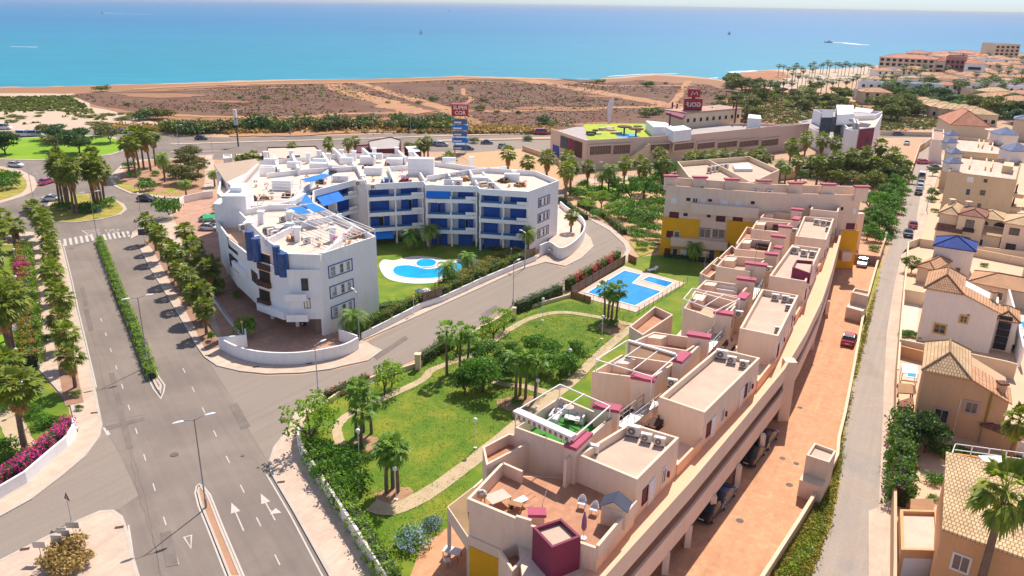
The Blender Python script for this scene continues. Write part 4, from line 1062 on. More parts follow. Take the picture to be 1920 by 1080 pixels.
q.build("solar_panel",M["grey_metal"],wb)
q=MB()
for a,b in((WP(590,500,11.9),WP(470,545,11.9)),(WP(790,110,13),WP(990,100,13)),(WP(1000,92,13),WP(1130,110,13)),(WP(300,490,12),WP(380,500,12))):
    q.seg(a,b,.05,12.9,12.95);q.seg(a,b,.05,12.4,12.44)
    for i in range(6):p=lerp(a,b,i/5);q.box(p[0]-.03,p[1]-.03,11.9,p[0]+.03,p[1]+.03,12.95)
q.build("roof_railing",M["white_paint"],wb)
# ================================================================ the peach terraced block with its yellow wing
pb=thing("terraced_apartment_block","long stepped peach apartment block with maroon chimney caps and a yellow end wing","building",(20,80))
Pe=M["peach"]
def rz(x,y):return(1220+x/4.571,320+y/4.571)
def r4(x,y):return(820+x/2.348,620+y/2.348)
def r5(x,y):return(1100+x/3.6,600+y/3.6)
OUT=[(3.2,38.6),(7.9,45.2),(15.3,55.5),(22.4,65.9),(29.6,76.6),(35.4,86.6),(41.6,98.2),(47.5,110.4),(52.9,122.1),(58.2,133.6)]
def offs(pts,d):
    out=[]
    for i in range(len(pts)):
        a=Vector(pts[max(i-1,0)]);b=Vector(pts[min(i+1,len(pts)-1)]);t=(b-a).normalized();out.append((pts[i][0]-t.y*d,pts[i][1]+t.x*d))
    return out
IN=offs(OUT,1.95)
LF=[(-2.2,49.7),(-1.9,55.6),(3.5,62.2),(8.3,69.2),(15.9,80),(23.9,94.8),(28.6,103.9),(33.8,113),(38.5,123),(43,134.5)]
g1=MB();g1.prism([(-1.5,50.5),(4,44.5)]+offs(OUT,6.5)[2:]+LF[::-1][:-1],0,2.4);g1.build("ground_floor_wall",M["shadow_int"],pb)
g1=MB();g1.prism([(-2.4,50.2),(.8,48.0),(1.2,43),(3,41)]+IN[1:]+LF[::-1][:-1],2.4,6.18);g1.build("wall",Pe,pb)
g1=MB();g1.prism(OUT+IN[::-1],2.3,2.5);g1.build("lower_gallery_floor",Pe,pb)
g1=MB();g1.prism(OUT+IN[::-1],5.9,6.19);g1.build("gallery_floor",M["peach_warm"],pb)
g1=MB();g1.wall(OUT,.22,2.15,4.1,off=.1);g1.build("lower_gallery_parapet",Pe,pb)
g1=MB();g1.wall(OUT,.24,5.45,7.3,off=.1);g1.build("gallery_parapet",Pe,pb)
g1=MB();g1.wall([OUT[0]]+OUT[1:],.34,7.302,7.36,off=.1);g1.build("coping",M["peach_warm"],pb)
for(u,v,h)in((1287,1025,2.3),(1380,910,2.3),(1333,968,2.3),(1425,850,2.3),(1245,1075,2.3),(1462,790,7.3),(1520,655,2.3),(1548,590,2.3),(1600,470,7.3)):
    p=P2(u,v);q=MB();
    if h>3:q.box(p[0]-.3,p[1]-.1,0,p[0]+.95,p[1]+1.2,h+.1)
    else:q.box(p[0]-.28,p[1]-.28,0,p[0]+.28,p[1]+.28,h)
    q.build("column",Pe,pb)
UX=Vector((.53,.848))
blocks=[]
def q4(z,pts,f):return[P2(*f(x,y),z)for x,y in pts]
BL=[(10,q4(10,[(618,545),(880,655),(1065,470),(850,405)],r4)),(10,[(13.8,64.6),(17.4,61.8),(25.8,73.6),(22.0,75.9)]),(10,[(25.8,81.5),(29.5,79.4),(36.2,92.6),(32.2,94.7)]),
      (10.2,[(34.6,99.5),(38.8,97.4),(46.4,112.8),(42.6,114.4)]),(10.5,[(44.3,118.1),(48.5,116.4),(54.7,129.5),(50,130.7)]),(11.5,[(51.3,131.7),(55.5,130.2),(58.2,136),(54.5,138)])]
for z,poly in BL:
    flatblock(pb,poly,6.19,z,Pe,M["gravel_roof"],.75,.24)
    A,B=poly[1],poly[2];L=math.hypot(B[0]-A[0],B[1]-A[1])
    n=2 if L>9 else 1
    for i in range(n):
        s=L*(i+.5)/n
        door(pb,A,B,s-1.0,6.2,.95,2.2,M["fabric_white"]);window(pb,A,B,s+.3-2.2*(i==0)-.3,7.0,.8,1.3,fm=M["maroon_dark"],pm=M["maroon_dark"],mull=0);window(pb,A,B,s+1.2,7.0,.7,1.3,mull=1)
        e=MB();panel(e,A,B,s+2.0,s+2.2,7.1,7.6,.0,.16);e.build("fire_extinguisher",M["maroon"],pb)
for i in range(5):
    a=BL[i][1][2];b=BL[i+1][1][1];q=MB();q.seg(a,b,.22,6.19,7.35);q.build("yard_wall",M["peach_warm"],pb)
    c=BL[i][1][3];d=BL[i+1][1][0];q=MB();q.prism([a,b,d,c],5.0,5.05);q.build("yard_floor",M["terrace_tile_pale"],pb)
SOL=[(10,[(964.8,801),(1075,841),(1146,784),(1050,743.5)],(1,.35,1,1)),(10,[(1110,697),(1219,711),(1266.7,680.5),(1165,665)],None),(10,[(1183,642),(1288,658),(1322,636),(1226,622)],None),
       (10,[(1281.7,577),(1342,598),(1383,566),(1303,545)],None),(10,[(1304,543),(1386,556),(1404,535.5),(1323,524.5)],None),(10,[(1342.5,499),(1406,509),(1439,485),(1361,478.6)],None),
       (10,[(1377.5,466.6),(1441,473),(1447.5,452),(1395,446)],None),(10.2,[(1409,429),(1463,436),(1482.5,418),(1419,413.5)],None),(10.2,[(1425.6,407.5),(1487,415),(1491,401),(1436.6,395.5)],None),(11,[(1445,383.4),(1495.6,392),(1502,374.7),(1455,369)],None)]
for i,(z,px,_)in enumerate(SOL):
    poly=PP(px,z);k=1.25
    fm=M["turf"]if i==0 else(M["terrace_tile_pale"]if i%2 else M["terrace_tile"])
    flatblock(pb,poly,3,z,Pe,fm,k,.2)
    if i:
        c=inset(poly,.25);a=lerp(c[3],c[0],.05);b=lerp(c[3],c[2],.28);q=MB();q.prism([a,b,lerp(b,lerp(c[0],c[1],.28),.35),lerp(a,c[0],.35)],z-k+.02,z-.12);q.build("store_box",Pe,pb)
for a,b,z in(((1148,782),(1060,862),10),((1322,636),(1265,690),10),((1383,566),(1358,600),10)):
    q=MB();q.seg(P2(*a,z),P2(*b,z),.25,6.2,z);q.build("party_wall",Pe,pb)
for(px,z)in(([(905,838),(955,812),(1000,826),(912,872)],9.0),([(1180,612),(1228,574),(1262,590),(1205,628)],7.5),([(1312,512),(1345,482),(1365,490),(1330,520)],8.2),([(1380,456),(1400,425),(1425,430),(1400,462)],8.5),([(1335,495),(1372,460),(1385,470),(1350,500)],8)):
    flatblock(pb,PP(px,z),0,z,Pe,M["terrace_tile"],1.0,.18)
CH=[(1085,822,"a",2.9),(1139,760,"c",2.4),(1207,705,"c",2.3),(1278,667,"a",2.6),(1311,626,"c",2.5),(1357,584,"c",2.2),(1394,553,"a",2.4),(1400,521,"c",2.4),(1418,493,"c",3.0),(1447,474,"c",1.8),(1460,462,"a",1.4),(1460,441,"c",2.2),(1473,423,"c",2.2),(1494,408,"a",2.2),(1495,391,"c",2.0),(1502,376,"c",2.2),(1522,367,"c",1.8)]
for u,v,o,L in CH:
    zt=10.9 if v>430 else 11.6
    p=P2(u,v,zt);d=UX if o=="a" else Vector((.93,-.36));n=Vector((-d.y,d.x));hw=.5
    def rect(a,b):return[(p[0]+d.x*s*a+n.x*t*b,p[1]+d.y*s*a+n.y*t*b)for s,t in((-1,-1),(1,-1),(1,1),(-1,1))]
    q=MB();q.prism(rect(L/2-.12,hw-.04),6.19,zt-.3);o_=q.build("chimney",Pe,pb)
    q=MB();q.prism(rect(L/2,hw+.06),zt-.297,zt);q.prism(rect(L/2+.04,hw+.1),zt-.1,zt-.06);q.build("chimney_cap",M["maroon_lit"],o_)
TR=[(-3.0,50.4),(0.6,48.1),(1.7,47.6),(6.3,45.2),(9.75,50.6),(6.0,55.0),(-0.5,55.4)]
TZ=7.4
q=MB();q.prism(TR,2.4,TZ-.01);q.build("wall",Pe,pb)
q=MB();q.sheet(inset(TR,.1),TZ+.005);q.build("terrace_floor",M["terrace_tile"],pb)
q=MB();q.wall(TR[6:]+TR[:2],.24,TZ,TZ+1.15,off=.0);q.seg(TR[6],(1.1,54.2),.22,TZ,TZ+1.15);q.build("parapet",Pe,pb)
q=MB();q.wall([TR[1],TR[2]],.24,TZ,TZ+1.35);q.wall(TR[3:5],.24,TZ,TZ+1.1);q.wall([TR[2],TR[3]],.24,TZ,TZ+.9);q.build("parapet",Pe,pb)
p=P2(1007,957,8.9);c=MB();c.box(p[0]-.55,p[1]-.35,6,p[0]+.55,p[1]+.35,8.6);o_=c.build("chimney",Pe,pb);c=MB();c.box(p[0]-.68,p[1]-.48,8.6,p[0]+.68,p[1]+.48,8.85);c.build("chimney_cap",M["maroon_lit"],o_)
MT=PP([r4(420,865),r4(545,825),r4(632,905),r4(505,955)],9.0)
flatblock(pb,MT,0,9.0,M["maroon"],M["gravel_roof"],.35,.2,"lift_tower")
q=MB();Bz=5.0;bal=PP([(841,950),(888,914),(935,872),(985,905)],Bz);q.prism(bal[:3]+[TR[6],TR[0]],Bz-1.3,Bz-1.1);q.wall([TR[0],bal[0],bal[1],bal[2]],.2,Bz-1.3,Bz);q.build("balcony",Pe,pb)
q=MB();a=P2(850,960,5);b=P2(884,928,5.5);q.prism([bal[0],bal[1],TR[6],TR[0]],Bz-.05,Bz+.02);q.build("striped_awning",M["tile_sand"],pb)
for t in(.02,.98):
    p=lerp(bal[0],TR[0],t);c=MB();c.box(p[0]-.15,p[1]-.15,0,p[0]+.15,p[1]+.15,Bz-1.3);c.build("column",Pe,pb)
q=MB();panel(q,TR[0],TR[1],.1,3.2,.2,4.2,-.05,.07);q.build("yellow_panel",M["ochre"],pb)
q=MB();panel(q,TR[0],TR[1],0,4.3,4.4,5.2,-.05,.14);q.build("string_course",Pe,pb)
st=PP([r4(270,965),r4(360,925),r4(400,985),r4(330,1060)],6.2)
flatblock(pb,st,0,6.2,Pe,M["terrace_tile"],1.0,.2)
q=MB()
for i in range(7):
    a=lerp(st[2],st[3],.5);q.box(a[0]-.5,a[1]-1.0-.28*i,0,a[0]+.9,a[1]-.72-.28*i,5.0-.18*i)
q.build("stair",M["terrace_tile"],pb)
for(a,b)in(((1165,800),(1228,752)),((1318,660),(1362,612)),((1405,560),(1425,530))):
    pa,pb_=P2(*a,8.2),P2(*b,8.2);q=MB();q.seg(pa,pb_,1.2,8.1,8.2);o_=q.build("steel_bridge",M["steel"],pb)
    q=MB()
    for sgn in(-.6,.6):
        q.seg(pa,pb_,.05,9.2,9.25,off=sgn);q.seg(pa,pb_,.04,8.7,8.73,off=sgn)
        L=math.hypot(pb_[0]-pa[0],pb_[1]-pa[1])
        for i in range(6):x=wpt(pa,pb_,L*i/5,-sgn);q.box(x[0]-.03,x[1]-.03,8.2,x[0]+.03,x[1]+.03,9.25)
    q.build("bridge_railing",M["pole_grey"],o_)
    q=MB()
    for k in(-1.5,1.6):
        m0=wpt(pa,pb_,L*.35,k);m1=wpt(pa,pb_,L*.65,k)
        for z in(7.2,7.5,7.8):q.seg(m0,m1,1.2,z,z+.05)
        for p in(m0,m1):q.box(p[0]-.05,p[1]-.05,5,p[0]+.05,p[1]+.05,8.2)
    q.build("condenser_rack",M["dark_wood"],o_)
def fpx(pts,z,f=None):return[P2(*(f(x,y)if f else(x,y)),z)for x,y in pts]
pergola(pb,fpx([(345,352),(600,470),(760,330),(540,235)],11.3,r4),9,11.3,M["white_paint"],2,.1)
q=MB();a,b=fpx([(345,355),(600,470)],11.3,r4);q.seg(a,b,.75,11.32,11.5);q.build("rolled_awning",M["white_paint"],pb)
q=MB()
L=math.hypot(b[0]-a[0],b[1]-a[1])
for i in range(22):
    s=L*(i+.5)/22;panel(q,a,b,s-L/46,s+L/46,10.95,11.3,.36,.38,i%2)
q.build("awning_valance",[M["wood"],M["fabric_white"]],pb)
pergola(pb,fpx([(65,265),(440,380),(610,235),(270,138)],11.3,r5),9,11.3,M["white_paint"],3,.1)
q=MB();a,b=fpx([(280,145),(600,238)],11.4,r5);q.seg(a,b,.3,11.42,11.6);q.build("rolled_awning",M["white_paint"],pb)
q=MB();a,b=fpx([(285,160),(600,255)],11.1,r5);q.seg(a,b,.05,11.0,11.35);q.build("awning_valance",M["tile_sand"],pb)
pergola(pb,fpx([(5,600),(185,668),(322,598),(55,540)],11.2,lambda x,y:(1280+x/3,360+y/3)),9,11.2,M["white_paint"],3,.09)
pergola(pb,fpx([(1065,215),(1250,240),(1340,200),(1095,170)],12.6,rz),10.5,12.6,M["white_paint"],3,.09)
q=MB();q.prism(PP([(1467,545),(1520,555),(1530,530),(1492,522)],11),9.3,11);
flatblock(pb,PP([rz(1215,825),rz(1370,880),rz(1395,775),rz(1250,762)],10.9),9.4,10.9,M["maroon"],M["gravel_roof"],.4,.15,"lift_overrun")
for(u,v,h)in((1412,520,6.5),(1320,510,4)):
    p=P2(u,v,10);q=MB();q.tube([(p[0],p[1],9),(p[0],p[1],9+h)],.03,5);q.box(p[0]-.5,p[1]-.02,9+h-.3,p[0]+.5,p[1]+.02,9+h-.26);q.build("antenna",M["pole_grey"],pb)
W1,W2,W3=(27.7,139.8),(44.5,135.0),(60.9,134.4)
BK=[(62.5,142.5),(46,145),(30,150.5)]
q=MB();q.prism([W1,W2,W3]+BK,0,12.5);q.build("wing_wall",Pe,pb)
q=MB();q.wall([W1,W2,W3],.24,12.5,13.5,off=.12);q.build("parapet",Pe,pb)
i1,i2,i3=wpt(W1,W2,0,-2),wpt(W1,W2,17.2,-2),wpt(W2,W3,16.4,-2)
q=MB();q.wall([i1,i2,i3],.3,12.5,14.6,off=.15);q.build("wing_upper_wall",Pe,pb)
q=MB();q.prism([W1,W2,W3,i3,i2,i1],12.5,12.52);q.build("roof",M["gravel_roof"],pb)
for x,y in((175,40),(425,50),(697,68),(970,80),(1247,100),(1527,112),(1813,132)):
    u,v=rz(x,y);p=P2(u,v,15.2);c=MB();c.box(p[0]-1.1,p[1]-.3,12.5,p[0]+1.1,p[1]+.35,14.95);o_=c.build("chimney",Pe,pb);c=MB();c.box(p[0]-1.35,p[1]-.5,14.96,p[0]+1.35,p[1]+.55,15.25);c.build("chimney_cap",M["maroon_lit"],o_)
def wingpanel(x0,y0,x1,y1,m_,name,o1=.06,A=None,B=None,o0=-.05):
    A,B=A or W1,B or W2
    s0,_=onwall(A,B,*rz(x0,(y0+y1)/2));s1,_=onwall(A,B,*rz(x1,(y0+y1)/2));_,z1=onwall(A,B,*rz((x0+x1)/2,y0));_,z0=onwall(A,B,*rz((x0+x1)/2,y1))
    q=MB();panel(q,A,B,s0,s1,max(z0,.02),z1,o0,o1);return q.build(name,m_,pb)
wingpanel(95,408,415,580,M["ochre"],"yellow_panel",.25);wingpanel(645,435,900,640,M["ochre"],"yellow_panel",.25)
wingpanel(85,580,180,800,M["ochre"],"yellow_panel",.22);wingpanel(180,655,640,800,M["ochre"],"yellow_panel",.12)
wingpanel(345,290,930,375,Pe,"long_balcony",1.2);wingpanel(175,580,660,650,Pe,"long_balcony",1.3)
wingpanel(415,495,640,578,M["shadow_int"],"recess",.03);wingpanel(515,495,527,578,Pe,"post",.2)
MD,WN=M["maroon_dark"],M["white_paint"]
for(x0,y0,x1,y1,fm,pm)in((178,235,222,275,WN,WN),(308,236,337,257,M["maroon_dark"],M["dark"]),(362,236,400,290,WN,M["glass"]),(430,247,468,290,WN,WN),(496,246,522,262,MD,M["dark"]),(602,257,658,298,WN,WN),(727,264,773,303,WN,WN),(862,264,889,283,MD,M["dark"]),
                                 (162,356,238,405,MD,MD),(284,366,314,386,MD,M["dark"]),(485,380,510,397,MD,M["dark"]),(562,390,637,434,MD,MD),(706,400,785,440,MD,MD),(420,500,510,572,WN,M["glass"]),(530,503,632,574,WN,M["glass"])):
    pwin(pb,W1,W2,*rz(x0,y0),*rz(x1,y1),fm=fm,pm=pm,mull=1,fw=.06,proud=.09)
a1,a2=back(W1,W2,-.24)
for(x0,y0,x1,y1,fm,pm)in((138,518,188,570,MD,MD),(205,520,245,575,WN,M["glass"]),(122,668,166,712,MD,MD),(187,668,226,755,WN,M["glass"]),(257,676,304,720,WN,WN),(417,686,470,734,WN,WN),(498,682,545,770,WN,M["glass"])):
    pwin(pb,a1,a2,*rz(x0,y0),*rz(x1,y1),fm=fm,pm=pm,mull=0,fw=.06,proud=.06)
wingpanel(1600,510,1755,850,M["ochre"],"yellow_panel",.2,W2,W3);wingpanel(1675,450,1748,502,MD,"shutter",.08,W2,W3);wingpanel(1630,312,1650,340,M["dark"],"vent",.05,W2,W3);wingpanel(1732,325,1762,370,WN,"window",.06,W2,W3);wingpanel(1618,680,1700,755,Pe,"balcony",1.5,W2,W3)
q=MB();panel(q,W3,BK[0],0,8.2,.02,8.4,-.05,.15);q.build("yellow_panel",M["ochre"],pb)
q=MB();panel(q,wpt(W1,W2,0),wpt(W1,W2,1),-.16,0,.02,8.2,-10,.2);q.build("yellow_panel",M["ochre"],pb)
# ================================================================ shopping centre, sign tower, clinic, restaurants
def textobj(name,body,size,loc,rot,m_,par=None,depth=.05,sx=1):
    cu=bpy.data.curves.new(name,"FONT");cu.body=body;cu.size=size;cu.extrude=depth;cu.align_x="CENTER";cu.align_y="CENTER";cu.offset=size*.015
    tmp=bpy.data.objects.new("tmp",cu);me=bpy.data.meshes.new_from_object(tmp);bpy.data.objects.remove(tmp);bpy.data.curves.remove(cu)
    me.materials.clear();me.materials.append(m_);o=bpy.data.objects.new(name,me);link(o,par)
    o.location=Vector(loc)-(par.location if par else Vector((0,0,0)));o.rotation_euler=rot;o.scale=(sx,1,1);return o
mall=thing("shopping_centre","long low pinkish shopping centre with a yellow green play roof behind the palms","building",(45,245))
MW=mat("mall_render",(.7,.53,.43),.06,.2,3)
MP=[(20,219.3),(53,233.6),(86,255.7),(98,263.5)]+PP([(1470,234),(1210,229),(1082,234)],8)+[(11,240)]
q=MB();q.prism(MP,0,7.4);q.build("wall",MW,mall)
q=MB();q.wall([MP[7],MP[0],MP[1],MP[2]],.3,7.4,8.5,off=.1);q.wall([MP[2],MP[3],MP[4],MP[5]],.3,7.4,8.2,off=.1);q.build("parapet",MW,mall)
q=MB();q.sheet(inset(MP,.3),7.45);q.build("roof",M["grey_roof"],mall)
TF=mat("play_turf",(.5,.48,.015),.12,.3,4,col2=(.22,.42,.03),world=True)
q=MB();q.sheet(PP([(1103,262),(1222,257),(1206,232),(1094,233)],7.5),7.5);q.build("play_lawn",TF,mall)
q=MB();q.sheet(cat_rom(PP([(1158,256),(1190,257),(1196,253),(1180,250),(1160,251)],7.53),4,True),7.53);q.build("play_pool",M["pool_tile"],mall)
rr=random.Random(12)
for i in range(16):
    p=P2(rr.uniform(1105,1205),rr.uniform(236,258),7.5);q=MB();q.disc(p,rr.uniform(.8,1.6),7.5,7.5+rr.uniform(.2,.9),9,0,rr.uniform(.6,1.2));q.build("play_mound",M["coping_pink"]if i%3 else M["rock"],mall)
for u,v in((1171,236),(1193,240)):p=P2(u,v,10);q=MB();q.tube([(p[0],p[1],7.4),(p[0],p[1],9.6)],.25,7);q.disc(p,2.2,9.6,9.9,8);q.build("play_shelter",M["dark_wood"],mall)
def mallopen(x0,y0,x1,y1,A,B,n=2):
    s0,z=onwall(A,B,x0,(y0+y1)/2);s1,_=onwall(A,B,x1,(y0+y1)/2);_,z1=onwall(A,B,(x0+x1)/2,y0);_,z0=onwall(A,B,(x0+x1)/2,y1)
    q=MB();panel(q,A,B,s0,s1,z0,z1,-.05,.02);o=q.build("arcade",M["shadow_int"],mall)  # flat panel, its dark colour stands for shade inside the arcade
    f=MB();panel(f,A,B,s0-.5,s0,z0-.1,z1,0,.35);panel(f,A,B,s1,s1+.5,z0-.1,z1,0,.35);panel(f,A,B,s0-.5,s1+.5,z1,z1+.4,0,.6);panel(f,A,B,s0,s1,z0-.3,z0+.1,0,.4);f.build("arcade_frame",MW,o)
    for i in range(n+2):
        c=s0+(s1-s0)*(i+.5)/(n+2);window(o,A,B,c,z0+.7,(s1-s0)*.12,1.5,fm=M["dark_wood"],pm=M["dark"],mull=0,proud=.08,name="shop_window")
A,B,C_=MP[0],MP[1],MP[2]
for x0,y0,x1,y1 in((1105,273,1145,290),(1149,271,1181,289),(1219,270,1255,283)):mallopen(x0,y0,x1,y1,A,B)
for x0,y0,x1,y1 in((1263,268,1300,281),(1306,267,1339,279),(1344,265,1381,277),(1385,263,1421,275),(1426,261,1458,274)):mallopen(x0,y0,x1,y1,B,C_)
q=MB();a=onwall(A,B,1196,280)[0];
for i in range(10):panel(q,A,B,a+.6*i-3,a+.6*i-2.4,0,3.5+.35*i,0,1.6)
q.build("outer_stair",M["cream"],mall)
for(s0,s1,m_,z0,z1)in((.5,5,M["flower_orange"],3,7.5),(5.5,9,M["maroon"],3.5,7.5),(9.5,14,M["grey_metal"],4,7.5),(15,19,M["blue_shutter"],1,4)):
    q=MB();panel(q,MP[7],MP[0],21-s1,21-s0,z0,z1,0,.2);q.build("poster",m_ if m_ is not M["flower_orange"]else M["dark_wood"],mall)
q=MB();q.prism([(54,252.5),(76,267),(70,274),(49,259)],7.45,12);q.build("upper_storey",M["cream"],mall)
q=MB();q.prism(inset([(54,252.5),(76,267),(70,274),(49,259)],-.4),12.01,12.5);q.build("roof",M["pave_red"],mall)
for i in range(9):window(mall,(54,252.5),(76,267),1.6+2.9*i,9.2,1.1,1.2,fm=M["cream"],pm=M["dark"],mull=0)
q=MB();q.prism(PP([(1404,214),(1426,216),(1428,223),(1402,221)],11),7.4,11);q.build("plant_room",Wt,mall)
q=MB();q.prism(PP([(1211,226),(1250,230),(1262,238),(1225,238)],10.4),7.4,10.4);q.build("white_annex",Wt,mall)
q=MB();q.prism(PP([(1248,238),(1282,235),(1297,242),(1263,246)],10.6),7.4,10.6);q.build("white_annex",Wt,mall)
q=MB();q.prism(PP([(1250,206),(1285,216),(1280,222),(1248,212)],12),11.5,12.2);q.build("red_canopy",M["maroon"],mall)
for u,v,h in((1260,206,4.5),(1269,206,4),(1335,205,2.8),(1375,205,4.5),(1380,207,5.5),(1400,208,4),(1256,225,4)):
    p=P2(u,v,12);q=MB();q.tube([(p[0],p[1],7.5),(p[0],p[1],12+h-2)],.28,7);q.build("flue",M["maroon_dark"],mall)
p=P2(1299,207,12.5);RT=Vector((p[0],p[1],0))
q=MB();q.box(RT.x-2.9,RT.y,12.5,RT.x+2.9,RT.y+1.2,16.2);SR=mat("sign_red",(.36,.02,.025),.06,1,4,.5);o=q.build("sign_box",SR,mall)
q=MB();q.box(RT.x-1.9,RT.y,16.7,RT.x+1.9,RT.y+1.2,19.2);q.build("sign_box",SR,mall)
q=MB();q.box(RT.x-.5,RT.y+.3,16.2,RT.x+.5,RT.y+.9,16.7);q.build("sign_neck",M["maroon_dark"],mall)
textobj("sign_lettering","GOLF",1.9,(RT.x,RT.y-.06,14.3),(R(90),0,0),M["white_paint"],mall,sx=-1)
q=MB();q.tube([(RT.x-1,RT.y-.08,17.3),(RT.x-.6,RT.y-.08,18.5),(RT.x,RT.y-.08,17.6),(RT.x+.7,RT.y-.08,18.5),(RT.x+1.1,RT.y-.08,17.4)],.13,5);q.build("sign_emblem",M["fabric_white"],mall)
tw_=thing("sign_tower","tall advertising tower of blue banners with a red lettered cube on top","sign tower",(-16.8,242.6))
q=MB();cx,cy=-16.8,242.6
for sx in(-1.7,1.7):
    for sy in(-.8,.8):q.tube([(cx+sx,cy+sy,0),(cx+sx,cy+sy,12.2)],.12,6)
q.build("frame",M["steel"],tw_)
for i,z in enumerate((1.2,3.4,5.4,7.3,9.1)):
    q=MB();w=2.1+.35*(i%2);q.box(cx-w,cy-.95,z,cx+w,cy+.95,z+1.35);q.build("banner",M["blue_frame"]if i%2==0 else M["blue_awning"],tw_)
    q=MB();q.box(cx-w+.3,cy-.99,z+.3,cx+w*.2,cy-.955,z+.75);q.build("banner_mark",M["white_paint"],tw_)
q=MB();q.box(cx-2.5,cy-1.6,11.6,cx+2.5,cy+1.8,15.1);q.build("cube",SR,tw_)
textobj("lettering","SUPER\nCOR",1.55,(cx+.15,cy-1.66,13.35),(R(90),0,0),M["white_paint"],tw_)
cl=thing("clinic_building","white modern building with a maroon wall and a steel flue tower","building",(115,270))
flatblock(cl,PP([(1525,205),(1610,206),(1655,209),(1640,216),(1560,219)],10),0,10,Wt,M["grey_roof"],.8,.3)
flatblock(cl,PP([(1497,228),(1560,258),(1600,262),(1610,235),(1530,222)],6),0,6,Wt,M["grey_roof"],.6,.3)
c1,c2,c3=P2(1592,243,9.2),P2(1640,238,9.2),P2(1655,212,9.6)
flatblock(cl,[c1,c2,c3,(118,278),(108,262)],0,9.2,M["white"],M["white_floor"],.8,.3)
q=MB();L=math.hypot(c2[0]-c1[0],c2[1]-c1[1]);panel(q,c1,c2,.2,L-.1,0,8.9,0,.15);q.build("maroon_wall",M["maroon"],cl)
for s in(2,L-3):window(cl,wpt(c1,c2,0,.15),wpt(c1,c2,L,.15),s,4.5,.8,1.6,fm=M["dark"],mull=0)
f1=P2(1590,300);
for k,(dx,zt)in enumerate(((0,11.5),(1.1,11.2))):
    q=MB();q.tube([(f1[0]+dx,f1[1]-.6,0),(f1[0]+dx,f1[1]-.6,zt),(f1[0]+dx,f1[1]+.8,zt+.7),(f1[0]+dx,f1[1]+3,zt+.5)],.55,10);q.build("steel_flue",M["steel"],cl)
q=MB();a=P2(1580,298);b=P2(1594,303);q.seg(a,b,2,0,9.6);q.build("flue_tower",Wt,cl)
q=MB();q.prism(PP([(1541,206),(1563,207),(1560,222),(1540,222)],11),6,11.3);q.build("dark_cube",M["grey_metal"],cl)
q=MB();q.prism(PP([(1605,200),(1638,204),(1632,210),(1600,208)],13),12.6,12.8);q.build("canopy",Wt,cl)
q=MB();q.prism(PP([(1568,198),(1600,199),(1602,215),(1570,217)],12),9,12.3);q.build("roof_room",Wt,cl)
q=MB();a,b=P2(1500,232,5.8),P2(1535,243,5.8);q.seg(a,b,.6,3.4,5.8);q.build("curved_band",M["grey_metal"],cl)
lo=thing("low_office","low beige flat building with two open roof courts behind the yellow wing","building",(53,192))
P6=PP([(1270,303),(1405,293),(1462,318),(1410,342),(1360,345),(1292,332)],6)
flatblock(lo,P6,0,6,M["cream"],M["gravel_roof"],1.3,.3)
q=MB();q.seg(P2(1330,300,6),P2(1410,342,6),.3,4.7,6);q.build("parapet",M["cream"],lo)
q=MB();q.prism(PP([(1374,308),(1404,306),(1412,316),(1378,316)],5.5),4.7,5.5);q.build("skylight",M["white_paint"],lo)
q=MB();q.wall(PP([(1460,338),(1515,332),(1515,322)],0),.3,0,2.2);
tag(q.build("boundary_wall",M["cream"]),"beige boundary wall beside the low office and its palms","wall")
def pavilion(name,label,pts,z,wm,rm,par=.3,cat="building"):
    t=thing(name,label,cat,(sum(p[0]for p in pts)/len(pts),sum(p[1]for p in pts)/len(pts)));flatblock(t,pts,0,z,wm,rm,par,.25);return t
t=pavilion("restaurant","brown walled restaurant with a pale flat roof behind the white complex",PP([(500,276),(592,273),(606,288),(598,297),(504,297)],4),4,M["dark_wood"],M["cream_floor"])
q=MB();q.box(-60,205,4,-57,207,5.2);q.build("roof_plant",M["grey_metal"],t)
t=pavilion("restaurant","dark timber restaurant pavilion with a grey roof by the highway",PP([(690,264),(733,256),(752,262),(748,278),(694,280)],4),4,M["maroon_dark"],M["grey_roof"])
t=pavilion("terrace_bar","low maroon terrace bar beside the dark timber pavilion",PP([(668,272),(695,270),(705,284),(668,286)],2.4),2.4,M["maroon_dark"],M["maroon_dark"])
t=pavilion("kiosk","small white kiosk with a blue window at the corner of the white complex",PP([(418,290),(434,289),(435,296),(419,297)],4),4,Wt,M["white_floor"])
window(t,*PP([(419,297),(435,296)],4),1.2,1.2,1,1.2,fm=M["blue_frame"])
t=pavilion("shade_canopy","long pale shade canopy left of the brown restaurant",PP([(440,288),(492,286),(494,292),(442,295)],2.6),2.6,M["dark_wood"],M["cream_floor"],.05)
t=pavilion("terrace_canopy","white slatted terrace canopy right of the dark pavilion",PP([(758,274),(782,273),(790,284),(768,286)],3),3,M["dark_wood"],M["white_paint"],.05)
# ================================================================ houses on the right
def house(name,label,A,B,depth,ze,wm,rm,rise=1.6,cat="house",over=.4,roof="hip",wins=(),z0=0):
    c=quad_poly(A,B,depth);t=thing(name,label,cat,((c[0][0]+c[2][0])/2,(c[0][1]+c[2][1])/2))
    mb=MB();mb.prism(c,z0,ze);mb.build("wall",wm,t)
    if roof=="hip":hiproof(t,c,ze+.02,rise,rm,over)
    elif roof=="flat":flatblock(t,c,ze,ze+.9,wm,rm,.7,.2)
    for w in wins:window(t,A,B,*w[:4],**(w[4]if len(w)>4 else{}))
    return t
yel=dict(fm=mat("yellow_surround",(.62,.4,.12),.08,1,4),fw=.22,bars=1);gry=dict(fm=mat("grey_surround",(.46,.36,.33),.08,1,4),fw=.28)
HA,HB=P2(1717,637),P2(1853,664)
LH=math.hypot(HB[0]-HA[0],HB[1]-HA[1]);d1=.47*LH
